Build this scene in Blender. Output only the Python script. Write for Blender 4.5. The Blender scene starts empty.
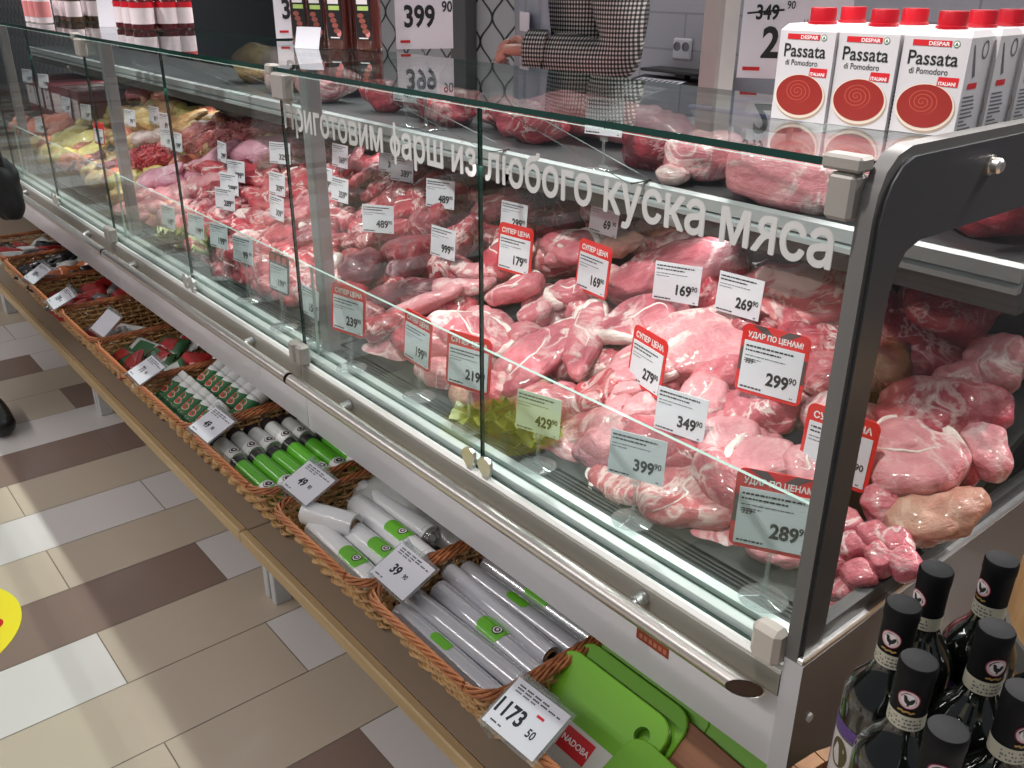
import bpy, math, random
from mathutils import Vector, Matrix, Euler, noise
R = random.Random(7)
PI = math.pi
SC = bpy.context.scene
COL = SC.collection

# ------------------------------------------------------------------ mesh builder
class MB:
    def __init__(self):
        self.v = []; self.f = []; self.m = []; self.s = []
    def add(self, vs, fs, mat=0, smooth=True, xf=None):
        b = len(self.v)
        if xf is not None:
            vs = [xf @ Vector(p) for p in vs]
        self.v.extend([tuple(p) for p in vs])
        for q in fs:
            self.f.append(tuple(b + i for i in q)); self.m.append(mat); self.s.append(smooth)
        return self
    def box(self, a, b, mat=0, bev=0.0, xf=None):
        (x0, y0, z0), (x1, y1, z1) = a, b
        if bev <= 0:
            vs = [(x, y, z) for z in (z0, z1) for y in (y0, y1) for x in (x0, x1)]
            fs = [(0, 2, 3, 1), (4, 5, 7, 6), (0, 1, 5, 4), (2, 6, 7, 3), (0, 4, 6, 2), (1, 3, 7, 5)]
            return self.add(vs, fs, mat, False, xf)
        c = bev
        vs = []; idx = {}
        for sx in (0, 1):
            for sy in (0, 1):
                for sz in (0, 1):
                    X = (x0, x1)[sx]; Y = (y0, y1)[sy]; Z = (z0, z1)[sz]
                    dx = c if sx == 0 else -c; dy = c if sy == 0 else -c; dz = c if sz == 0 else -c
                    for ax, p in enumerate(((X, Y + dy, Z + dz), (X + dx, Y, Z + dz), (X + dx, Y + dy, Z))):
                        idx[(sx, sy, sz, ax)] = len(vs); vs.append(p)
        fs = []
        for s in (0, 1):
            q = [(s, 0, 0, 0), (s, 1, 0, 0), (s, 1, 1, 0), (s, 0, 1, 0)]
            fs.append([idx[k] for k in (q if s else q[::-1])])
            q = [(0, s, 0, 1), (0, s, 1, 1), (1, s, 1, 1), (1, s, 0, 1)]
            fs.append([idx[k] for k in (q if s else q[::-1])])
            q = [(0, 0, s, 2), (1, 0, s, 2), (1, 1, s, 2), (0, 1, s, 2)]
            fs.append([idx[k] for k in (q if s else q[::-1])])
        for a_ in (0, 1):
            for b_ in (0, 1):
                fs.append([idx[(0, a_, b_, 1)], idx[(1, a_, b_, 1)], idx[(1, a_, b_, 2)], idx[(0, a_, b_, 2)]])
                fs.append([idx[(a_, 0, b_, 0)], idx[(a_, 1, b_, 0)], idx[(a_, 1, b_, 2)], idx[(a_, 0, b_, 2)]])
                fs.append([idx[(a_, b_, 0, 0)], idx[(a_, b_, 1, 0)], idx[(a_, b_, 1, 1)], idx[(a_, b_, 0, 1)]])
        for a_ in (0, 1):
            for b_ in (0, 1):
                for d_ in (0, 1):
                    fs.append([idx[(a_, b_, d_, k)] for k in (0, 1, 2)])
        return self.add(vs, fs, mat, True, xf)
    def prism(self, poly, x0, x1, mat=0, axis='x', smooth=False, xf=None):
        """outline extruded along an axis; the outline is (y,z) for x, (x,z) for y, (x,y) for z"""
        n = len(poly)
        def P(t, p):
            return (t, p[0], p[1]) if axis == 'x' else ((p[0], t, p[1]) if axis == 'y' else (p[0], p[1], t))
        vs = [P(x0, p) for p in poly] + [P(x1, p) for p in poly]
        fs = [tuple(range(n))[::-1], tuple(range(n, 2 * n))]
        fs += [(i, (i + 1) % n, n + (i + 1) % n, n + i) for i in range(n)]
        return self.add(vs, fs, mat, smooth, xf)
    def tube(self, pts, r, n=8, mat=0, cap=True, closed=False, xf=None, smooth=True):
        pts = [Vector(p) for p in pts]; N = len(pts)
        rs = r if isinstance(r, (list, tuple)) else [r] * N
        vs = []; fs = []
        up = Vector((0, 0, 1)); prev = None
        for i, p in enumerate(pts):
            if closed:
                t = pts[(i + 1) % N] - pts[i - 1]
            else:
                t = pts[min(i + 1, N - 1)] - pts[max(i - 1, 0)]
            if t.length < 1e-9: t = Vector((0, 0, 1))
            t.normalize()
            if prev is None:
                a = t.cross(up)
                if a.length < 1e-3: a = t.cross(Vector((1, 0, 0)))
            else:
                a = prev - t * prev.dot(t)
            a.normalize(); prev = a; b = t.cross(a)
            for k in range(n):
                g = 2 * PI * k / n
                vs.append(p + (a * math.cos(g) + b * math.sin(g)) * rs[i])
        for i in range(N if closed else N - 1):
            j = (i + 1) % N
            for k in range(n):
                l = (k + 1) % n
                fs.append((i * n + k, i * n + l, j * n + l, j * n + k))
        if cap and not closed:
            fs.append(tuple(range(n))[::-1]); fs.append(tuple((N - 1) * n + k for k in range(n)))
        return self.add(vs, fs, mat, smooth, xf)
    def lathe(self, prof, n=24, mat=0, xf=None, mats=None):
        vs = []; fs = []; ms = []
        for (r, z) in prof:
            for k in range(n):
                g = 2 * PI * k / n
                vs.append((r * math.cos(g), r * math.sin(g), z))
        for i in range(len(prof) - 1):
            for k in range(n):
                l = (k + 1) % n
                self_f = (i * n + k, i * n + l, (i + 1) * n + l, (i + 1) * n + k)
                fs.append(self_f); ms.append(mats[i] if mats else mat)
        if prof[0][0] > 1e-6: fs.append(tuple(range(n))[::-1]); ms.append(mats[0] if mats else mat)
        if prof[-1][0] > 1e-6: fs.append(tuple((len(prof) - 1) * n + k for k in range(n))); ms.append(mats[-1] if mats else mat)
        b = len(self.f)
        self.add(vs, fs, mat, True, xf)
        for i, q in enumerate(ms): self.m[b + i] = q
        return self
    def text(self, s, size, x=0, z=0, y=0, align='LEFT', mat=0, bold=0.0, sx=1.0, rot=0.0, xf=None):
        vs, fs = text_mesh(s, size, align, bold)
        c, d = math.cos(rot), math.sin(rot)
        pts = [(x + (p[0] * sx) * c - p[1] * d, y, z + (p[0] * sx) * d + p[1] * c) for p in vs]
        return self.add(pts, fs, mat, False, xf)
    def rect(self, x0, z0, x1, z1, y=0, mat=0, xf=None):
        return self.add([(x0, y, z0), (x1, y, z0), (x1, y, z1), (x0, y, z1)], [(0, 1, 2, 3)], mat, False, xf)
    def disc(self, cx, cz, rx, rz, y=0, mat=0, n=28, xf=None, r0=0.0):
        vs = []; fs = []
        for k in range(n):
            g = 2 * PI * k / n
            vs.append((cx + rx * math.cos(g), y, cz + rz * math.sin(g)))
        if r0 <= 0:
            fs = [tuple(range(n))]
        else:
            for k in range(n):
                g = 2 * PI * k / n
                vs.append((cx + rx * r0 * math.cos(g), y, cz + rz * r0 * math.sin(g)))
            fs = [(k, (k + 1) % n, n + (k + 1) % n, n + k) for k in range(n)]
        return self.add(vs, fs, mat, False, xf)
    def wrap(self, r, start=0):
        """bend the drawing on the plane y=0 around a cylinder of radius r whose axis is z"""
        for i in range(start, len(self.v)):
            x, y, z = self.v[i]
            g = x / r
            self.v[i] = ((r - y) * math.sin(g), -(r - y) * math.cos(g), z)
        return self
    def grid(self, nx, ny, fn, mat=0, smooth=True, closed_x=False):
        vs = [fn(i / nx, j / ny) for j in range(ny + 1) for i in range(nx + (0 if closed_x else 1))]
        w = nx + (0 if closed_x else 1)
        fs = []
        for j in range(ny):
            for i in range(nx):
                k = (i + 1) % w
                fs.append((j * w + i, j * w + k, (j + 1) * w + k, (j + 1) * w + i))
        return self.add(vs, fs, mat, smooth)
    def mesh(self, name, mats, angle=None):
        me = bpy.data.meshes.new(name)
        me.from_pydata(self.v, [], self.f)
        for m in (mats if isinstance(mats, (list, tuple)) else [mats]):
            me.materials.append(m)
        me.polygons.foreach_set('material_index', self.m)
        me.polygons.foreach_set('use_smooth', self.s)
        me.update()
        if angle: me.set_sharp_from_angle(angle=math.radians(angle))
        return me
    def build(self, name, mats, parent=None, loc=(0, 0, 0), rot=(0, 0, 0), angle=35, label=None):
        o = bpy.data.objects.new(name, self.mesh(name, mats, angle))
        COL.objects.link(o)
        o.location = loc; o.rotation_euler = rot
        if parent is not None: o.parent = parent
        if label: o['label'] = label
        return o

_TXT = {}
def text_mesh(s, size, align='LEFT', bold=0.0):
    k = (s, align, bold)
    if k not in _TXT:
        cu = bpy.data.curves.new('lettering', 'FONT')
        cu.body = s; cu.size = 1.0; cu.align_x = align; cu.offset = bold; cu.resolution_u = 3
        cu.fill_mode = 'BOTH'
        ob = bpy.data.objects.new('lettering', cu)
        me = bpy.data.meshes.new_from_object(ob)
        _TXT[k] = ([tuple(v.co) for v in me.vertices], [tuple(p.vertices) for p in me.polygons if p.area > 1e-7])
        bpy.data.objects.remove(ob); bpy.data.meshes.remove(me); bpy.data.curves.remove(cu)
    vs, fs = _TXT[k]
    return [(p[0] * size, p[1] * size) for p in vs], fs

def tag(o, label, cat, group=None, kind=None):
    o['label'] = label; o['category'] = cat
    if group: o['group'] = group
    if kind: o['kind'] = kind
    return o
def thing(name, label, cat, loc=(0, 0, 0), rot=(0, 0, 0), group=None):
    o = bpy.data.objects.new(name, None); COL.objects.link(o)
    o.empty_display_size = 0.05
    o.location = loc
    o.rotation_euler = rot if isinstance(rot, (tuple, list, Euler)) else (0, 0, rot)
    return tag(o, label, cat, group)
def struct(o):
    o['kind'] = 'structure'; return o
def kids(o):
    return [c for c in bpy.data.objects if c.parent == o]
def dup(root, loc, rot, label=None, group=None, scale=None):
    def cp(o, par):
        c = o.copy(); COL.objects.link(c)
        if par is not None: c.parent = par
        for ch in KIDS.get(o.name, None) or o.children: cp(ch, c)
        return c
    c = cp(root, None)
    c.location = loc
    c.rotation_euler = rot if isinstance(rot, (tuple, list, Euler)) else (0, 0, rot)
    if scale is not None: c.scale = scale if isinstance(scale, (tuple, list)) else (scale,) * 3
    if label: c['label'] = label
    if group: c['group'] = group
    return c
KIDS = {}
def put(o, loc, rot=(0, 0, 0)):
    o.location = loc; o.rotation_euler = rot if isinstance(rot, (tuple, list, Euler)) else (0, 0, rot)
    return o
# ------------------------------------------------------------------ materials
def _lin(c):
    return tuple((x / 12.92 if x <= 0.04045 else ((x + 0.055) / 1.055) ** 2.4) for x in c)
def S(r, g, b):
    """sRGB 0-255 to linear"""
    return _lin((r / 255, g / 255, b / 255)) + (1.0,)
class N:
    def __init__(self, name):
        self.mat = bpy.data.materials.new(name); self.mat.use_nodes = True
        self.t = self.mat.node_tree; self.t.nodes.clear()
        self.out = self.n('ShaderNodeOutputMaterial')
    def n(self, typ, **kw):
        o = self.t.nodes.new(typ)
        for k, v in kw.items(): setattr(o, k, v)
        return o
    def l(self, a, b): self.t.links.new(a, b)
    def val(self, node, **kw):
        for k, v in kw.items(): node.inputs[k.replace('_', ' ')].default_value = v
        return node
    def math(self, op, a, b=None, c=None):
        o = self.n('ShaderNodeMath', operation=op)
        for i, x in enumerate((a, b, c)):
            if x is None: continue
            if isinstance(x, (int, float)): o.inputs[i].default_value = x
            else: self.l(x, o.inputs[i])
        return o.outputs[0]
    def mix(self, f, a, b):
        o = self.n('ShaderNodeMix', data_type='RGBA')
        for i, x in ((0, f), (6, a), (7, b)):
            if isinstance(x, (int, float, tuple)): o.inputs[i].default_value = x
            else: self.l(x, o.inputs[i])
        return o.outputs[2]
    def ramp(self, f, stops):
        o = self.n('ShaderNodeValToRGB')
        e = o.color_ramp.elements
        while len(e) < len(stops): e.new(0.5)
        for i, (p, c) in enumerate(stops):
            e[i].position = p; e[i].color = c if len(c) == 4 else tuple(c) + (1,)
        self.l(f, o.inputs[0]); return o.outputs[0]
    def obj(self, jitter=True):
        tc = self.n('ShaderNodeTexCoord').outputs['Object']
        if not jitter: return tc
        oi = self.n('ShaderNodeObjectInfo')
        mm = self.math('MULTIPLY', oi.outputs['Random'], 7.0)
        cb = self.n('ShaderNodeCombineXYZ')
        for i in range(3): self.l(mm, cb.inputs[i])
        va = self.n('ShaderNodeVectorMath', operation='ADD')
        self.l(tc, va.inputs[0]); self.l(cb.outputs[0], va.inputs[1])
        return va.outputs[0]
    def noise(self, vec, scale, detail=3, rough=0.55, dist=0.0):
        o = self.n('ShaderNodeTexNoise')
        self.l(vec, o.inputs['Vector'])
        o.inputs['Scale'].default_value = scale; o.inputs['Detail'].default_value = detail
        o.inputs['Roughness'].default_value = rough; o.inputs['Distortion'].default_value = dist
        return o.outputs['Fac']
    def bsdf(self, color, rough=0.5, metal=0.0, spec=0.5, coat=0.0, coat_rough=0.1, bump=None, bump_s=0.3, bump_d=0.002, sss=0.0, emit=None, emit_s=0):
        b = self.n('ShaderNodeBsdfPrincipled')
        for nm, x in (('Base Color', color), ('Roughness', rough), ('Metallic', metal), ('Specular IOR Level', spec), ('Coat Weight', coat), ('Coat Roughness', coat_rough)):
            if isinstance(x, (int, float, tuple)): b.inputs[nm].default_value = x
            else: self.l(x, b.inputs[nm])
        if emit: b.inputs['Emission Color'].default_value = emit; b.inputs['Emission Strength'].default_value = emit_s
        if bump is not None:
            bn = self.n('ShaderNodeBump'); bn.inputs['Strength'].default_value = bump_s; bn.inputs['Distance'].default_value = bump_d
            self.l(bump, bn.inputs['Height']); self.l(bn.outputs[0], b.inputs['Normal'])
        self.l(b.outputs[0], self.out.inputs[0])
        return self.mat
def plain(name, col, rough=0.5, metal=0.0, var=0.06, scale=20, spec=0.5, coat=0.0, bump=0.0):
    n = N(name); o = n.obj()
    f = n.noise(o, scale, 3)
    a = tuple(min(1, c * (1 + var)) for c in col[:3]) + (1,); b = tuple(c * (1 - var) for c in col[:3]) + (1,)
    c = n.mix(f, b, a)
    return n.bsdf(c, rough, metal, spec, coat, bump=f if bump else None, bump_s=bump)
def brushed(name, col, rough=0.3, axis=0, var=0.1, metal=1.0):
    n = N(name); tc = n.obj(False)
    mp = n.n('ShaderNodeMapping'); n.l(tc, mp.inputs[0])
    sc = [220, 220, 220]; sc[axis] = 1.5
    mp.inputs['Scale'].default_value = sc
    f = n.noise(mp.outputs[0], 1.0, 2)
    a = tuple(min(1, c * (1 + var)) for c in col[:3]) + (1,); b = tuple(c * (1 - var) for c in col[:3]) + (1,)
    return n.bsdf(n.mix(f, b, a), n.math('MULTIPLY_ADD', f, 0.15, rough - 0.07), metal, bump=f, bump_s=0.05)
def glass(name, tint=(0.93, 0.97, 0.955, 1), ior=1.5, haze=0.0, gloss_rough=0.0, amount=1.0):
    n = N(name)
    fr = n.n('ShaderNodeFresnel'); ge = n.n('ShaderNodeNewGeometry')
    n.l(n.math('MULTIPLY_ADD', ge.outputs['Backfacing'], 1.0 / ior - ior, ior), fr.inputs['IOR'])
    tr = n.n('ShaderNodeBsdfTransparent'); tr.inputs[0].default_value = tint
    gl = n.n('ShaderNodeBsdfGlossy'); gl.inputs['Roughness'].default_value = gloss_rough
    gl.inputs['Color'].default_value = (0.95, 0.97, 0.97, 1)
    mx = n.n('ShaderNodeMixShader')
    n.l(n.math('MULTIPLY', fr.outputs[0], amount), mx.inputs[0])
    last = tr.outputs[0]
    if haze > 0:
        df = n.n('ShaderNodeBsdfDiffuse'); df.inputs[0].default_value = (0.8, 0.82, 0.82, 1)
        m2 = n.n('ShaderNodeMixShader'); m2.inputs[0].default_value = haze
        n.l(last, m2.inputs[1]); n.l(df.outputs[0], m2.inputs[2]); last = m2.outputs[0]
    n.l(last, mx.inputs[1]); n.l(gl.outputs[0], mx.inputs[2])
    n.l(mx.outputs[0], n.out.inputs[0])
    return n.mat
def meat(name, lean, dark, fat, vein=0.035, vscale=9.0, grain=60, rough=0.36, blot=0.5, fatpatch=0.0):
    n = N(name); o = n.obj()
    f1 = n.noise(o, 22, 5, 0.6, 0.6)
    c = n.mix(n.ramp(f1, [(0.36, (0, 0, 0)), (0.64, (1, 1, 1))]), dark, lean)
    # muscle fibres: stretched noise
    mp = n.n('ShaderNodeMapping'); n.l(o, mp.inputs[0]); mp.inputs['Scale'].default_value = (grain * 0.25, grain * 1.6, grain * 1.6)
    f2 = n.noise(mp.outputs[0], 1.0, 3, 0.6, 0.3)
    c = n.mix(n.math('MULTIPLY', n.ramp(f2, [(0.35, (0, 0, 0)), (0.75, (1, 1, 1))]), blot * 0.6), c, tuple(min(1, x * 1.25 + 0.015) for x in lean[:3]) + (1,))
    # marbling: thin ridges of a warped noise
    f3 = n.noise(o, vscale, 4, 0.6, 1.3)
    rg = n.math('ABSOLUTE', n.math('SUBTRACT', f3, 0.5))
    mask = n.noise(o, vscale * 0.7, 2, 0.5)
    vn = n.math('MULTIPLY', n.ramp(rg, [(0.0, (1, 1, 1)), (vein, (0, 0, 0))]), n.ramp(mask, [(0.42, (0, 0, 0)), (0.6, (1, 1, 1))]))
    c = n.mix(n.math('MULTIPLY', vn, 0.9), c, fat)
    if fatpatch > 0:
        f4 = n.noise(o, 8.0, 4, 0.6, 0.8)
        c = n.mix(n.ramp(f4, [(1 - fatpatch - 0.09, (0, 0, 0)), (1 - fatpatch + 0.03, (1, 1, 1))]), c, fat)
    h = n.math('ADD', n.math('MULTIPLY', f2, 0.8), n.noise(o, 60, 5, 0.65))
    return n.bsdf(c, n.math('MULTIPLY_ADD', f1, 0.25, rough - 0.14), 0, 0.5, 0.4, 0.12, bump=h, bump_s=0.7, bump_d=0.006)
def layered(name, lean, fat, period=0.028, ratio=0.45):
    n = N(name); o = n.obj(False)
    sp = n.n('ShaderNodeSeparateXYZ'); n.l(o, sp.inputs[0])
    oj = n.obj()
    w = n.math('ADD', sp.outputs[2], n.math('MULTIPLY', n.math('SUBTRACT', n.noise(oj, 16, 4, 0.6, 0.5), 0.5), 0.03))
    ph = n.math('FRACT', n.math('DIVIDE', w, period))
    f = n.ramp(ph, [(0.0, (1, 1, 1)), (ratio * 0.7, (1, 1, 1)), (ratio, (0, 0, 0)), (0.93, (0, 0, 0)), (1.0, (1, 1, 1))])
    c = n.mix(f, lean, fat)
    f3 = n.noise(oj, 13, 4, 0.6, 1.2)
    c = n.mix(n.ramp(n.math('ABSOLUTE', n.math('SUBTRACT', f3, 0.5)), [(0.0, (0.8, 0.8, 0.8)), (0.04, (0, 0, 0))]), c, fat)
    return n.bsdf(c, 0.36, 0, 0.5, 0.2, 0.2, bump=n.noise(oj, 70, 4), bump_s=0.4, bump_d=0.003)

M = {}
M['steel'] = brushed('brushed_steel', (0.68, 0.68, 0.66), 0.30)
M['steel_bright'] = brushed('bright_steel', (0.84, 0.84, 0.83), 0.34)
M['aluminium'] = plain('satin_aluminium', S(158, 154, 146), 0.42, 0.35, 0.03, 20)
M['panel_white'] = plain('painted_panel', S(218, 216, 220), 0.32, 0, 0.03, 6, coat=0.2)
M['end_steel'] = plain('end_panel_dark_reflection', S(112, 103, 97), 0.38, 0.15, 0.05, 5, coat=0.2)  # steel panel; its dark reflections are put into the base colour
M['strip_white'] = plain('end_strip_paint', S(200, 199, 202), 0.4, 0, 0.03, 8)
M['post_grey'] = plain('post_grey_plastic', S(100, 99, 97), 0.42, 0, 0.04, 9)
M['dark_plastic'] = plain('dark_end_plastic', S(58, 59, 62), 0.42, 0, 0.05, 9)
M['clamp_grey'] = plain('clamp_grey', S(150, 146, 140), 0.42, 0.1, 0.04, 15)
M['clamp_beige'] = plain('clamp_beige', S(196, 188, 178), 0.4, 0, 0.03, 15)
M['black'] = plain('black_trim', (0.012, 0.012, 0.013, 1), 0.45, 0, 0.2, 20)
M['case_dark'] = plain('case_inner_dark', S(40, 40, 40), 0.45, 0, 0.08, 6)
M['deck'] = plain('deck_plate', S(24, 29, 27), 0.55, 0.0, 0.15, 30)
M['granite'] = plain('dark_worktop', S(72, 74, 76), 0.3, 0, 0.25, 160)
M['edge_green'] = plain('glass_edge', (0.006, 0.035, 0.026, 1), 0.12, 0, 0.2, 30, coat=0.5)
M['glass'] = glass('clear_glass', (0.955, 0.985, 0.975, 1), amount=0.6)
M['glass_low'] = glass('low_glass', (0.90, 0.935, 0.925, 1), haze=0.008, amount=0.5)
M['glass_end'] = glass('end_glass', (0.86, 0.87, 0.86, 1), haze=0.0, amount=0.35)
M['glass_top'] = glass('top_glass', (0.84, 0.90, 0.88, 1), 1.55)
M['acrylic'] = glass('clear_acrylic', (0.88, 0.9, 0.9, 1), 1.49, haze=0.10, gloss_rough=0.05)
M['film'] = glass('clear_film', (0.93, 0.94, 0.94, 1), 1.5, haze=0.24, gloss_rough=0.12)
M['vinyl'] = plain('grey_vinyl', S(190, 190, 188), 0.6, 0, 0.03, 30)
M['card'] = plain('white_card', S(226, 224, 232), 0.5, 0, 0.02, 12)
M['card_warm'] = plain('yellowish_card', S(214, 218, 196), 0.5, 0, 0.02, 12)
M['ink'] = plain('black_ink', (0.012, 0.012, 0.014, 1), 0.6)
M['ink_grey'] = plain('grey_ink', S(96, 96, 104), 0.6)
M['tag_red'] = plain('tag_red', S(222, 34, 34), 0.4, 0, 0.04, 12)
M['tag_dark'] = plain('tag_dark_grey', S(92, 72, 72), 0.4)
M['white_print'] = plain('white_print', S(245, 236, 236), 0.5)
M['red_print'] = plain('red_print', S(205, 32, 40), 0.45)
M['wood'] = None
def wood(name, a, b, axis=0, scale=14, rough=0.5):
    n = N(name); o = n.obj(False)
    mp = n.n('ShaderNodeMapping'); n.l(o, mp.inputs[0])
    sc = [scale, scale, scale]; sc[axis] = scale * 0.07
    mp.inputs['Scale'].default_value = sc
    f = n.noise(mp.outputs[0], 1.6, 5, 0.6, 0.8)
    return n.bsdf(n.mix(n.ramp(f, [(0.3, (0, 0, 0)), (0.7, (1, 1, 1))]), a, b), rough, bump=f, bump_s=0.12)
M['wood'] = wood('shelf_edge_beech', S(176, 148, 108), S(205, 178, 136))
M['shelf_top'] = plain('shelf_top_board', S(158, 140, 122), 0.5, 0, 0.06, 8)
M['barrel'] = wood('barrel_wood', S(120, 80, 48), S(172, 122, 76), 2, 18)
M['barrel_pale'] = wood('pale_stave', S(178, 138, 92), S(206, 168, 118), 2, 14)
M['wicker'] = wood('wicker_tan', S(166, 124, 78), S(214, 172, 118), 0, 30)
M['wicker_rim'] = wood('wicker_rim_brown', S(140, 80, 48), S(196, 124, 78), 0, 40)
M['leg_white'] = plain('leg_white', S(205, 205, 205), 0.45)
# meats
PALE_FAT = S(250, 230, 226)
M['pork'] = meat('pork_pink', S(216, 120, 130), S(186, 84, 98), PALE_FAT, 0.045)
M['pork_pale'] = meat('pork_pale', S(228, 152, 158), S(206, 118, 128), PALE_FAT, 0.055, blot=0.6)
M['pork_red'] = meat('pork_red', S(204, 74, 86), S(154, 36, 52), PALE_FAT, 0.045, 13)
M['loin'] = meat('pork_loin', S(228, 150, 156), S(208, 122, 132), S(250, 226, 220), 0.07, 14, fatpatch=0.32)
M['pork_marbled'] = meat('pork_marbled', S(206, 96, 106), S(164, 56, 72), S(246, 216, 212), 0.07, 14, fatpatch=0.36)
M['beef'] = meat('beef_red', S(164, 46, 58), S(112, 26, 38), S(234, 184, 186), 0.045, 14)
M['beef_dark'] = meat('beef_dark', S(130, 46, 60), S(82, 26, 38), S(214, 164, 168), 0.05, 13)
M['veal'] = meat('veal_mauve', S(178, 98, 112), S(144, 70, 86), S(226, 180, 184), 0.03, 9)
M['neck'] = meat('pork_neck', S(214, 106, 110), S(178, 68, 78), S(250, 218, 212), 0.075, 12, fatpatch=0.25)
M['fat'] = meat('fat_white', S(252, 236, 230), S(244, 214, 208), S(255, 242, 238), 0.05, 12, blot=0.2)
M['skin'] = meat('pork_rind', S(206, 158, 136), S(182, 124, 108), S(226, 190, 170), 0.03, 6, blot=0.2)
M['bone'] = meat('bone_pale', S(240, 214, 208), S(226, 176, 176), S(250, 236, 230), 0.05, 16, blot=0.3)
M['lavender'] = meat('pale_veal_breast', S(226, 158, 176), S(206, 132, 156), S(240, 204, 212), 0.04, 8)
M['chicken'] = meat('chicken_skin', S(232, 200, 140), S(206, 156, 100), S(246, 226, 180), 0.03, 8, blot=0.2)
M['chicken_yellow'] = meat('chicken_yellow', S(240, 222, 140), S(230, 204, 116), S(250, 240, 190), 0.03, 8, blot=0.2)
M['fish'] = meat('cured_orange', S(226, 130, 104), S(206, 100, 80), S(244, 200, 176), 0.05, 9)
M['mince_red'] = meat('mince_red', S(222, 70, 78), S(186, 44, 58), S(240, 150, 154), 0.06, 60)
M['mince_pink'] = meat('mince_pink', S(224, 124, 124), S(190, 84, 92), S(240, 180, 176), 0.06, 60)
M['brown_meat'] = meat('liver_brown', S(120, 66, 58), S(84, 44, 42), S(170, 110, 100), 0.02, 9)
M['belly'] = layered('belly_layers', S(222, 126, 130), S(248, 222, 214))
M['ribs'] = layered('rib_layers', S(212, 98, 104), S(242, 198, 192), 0.034, 0.36)
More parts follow.
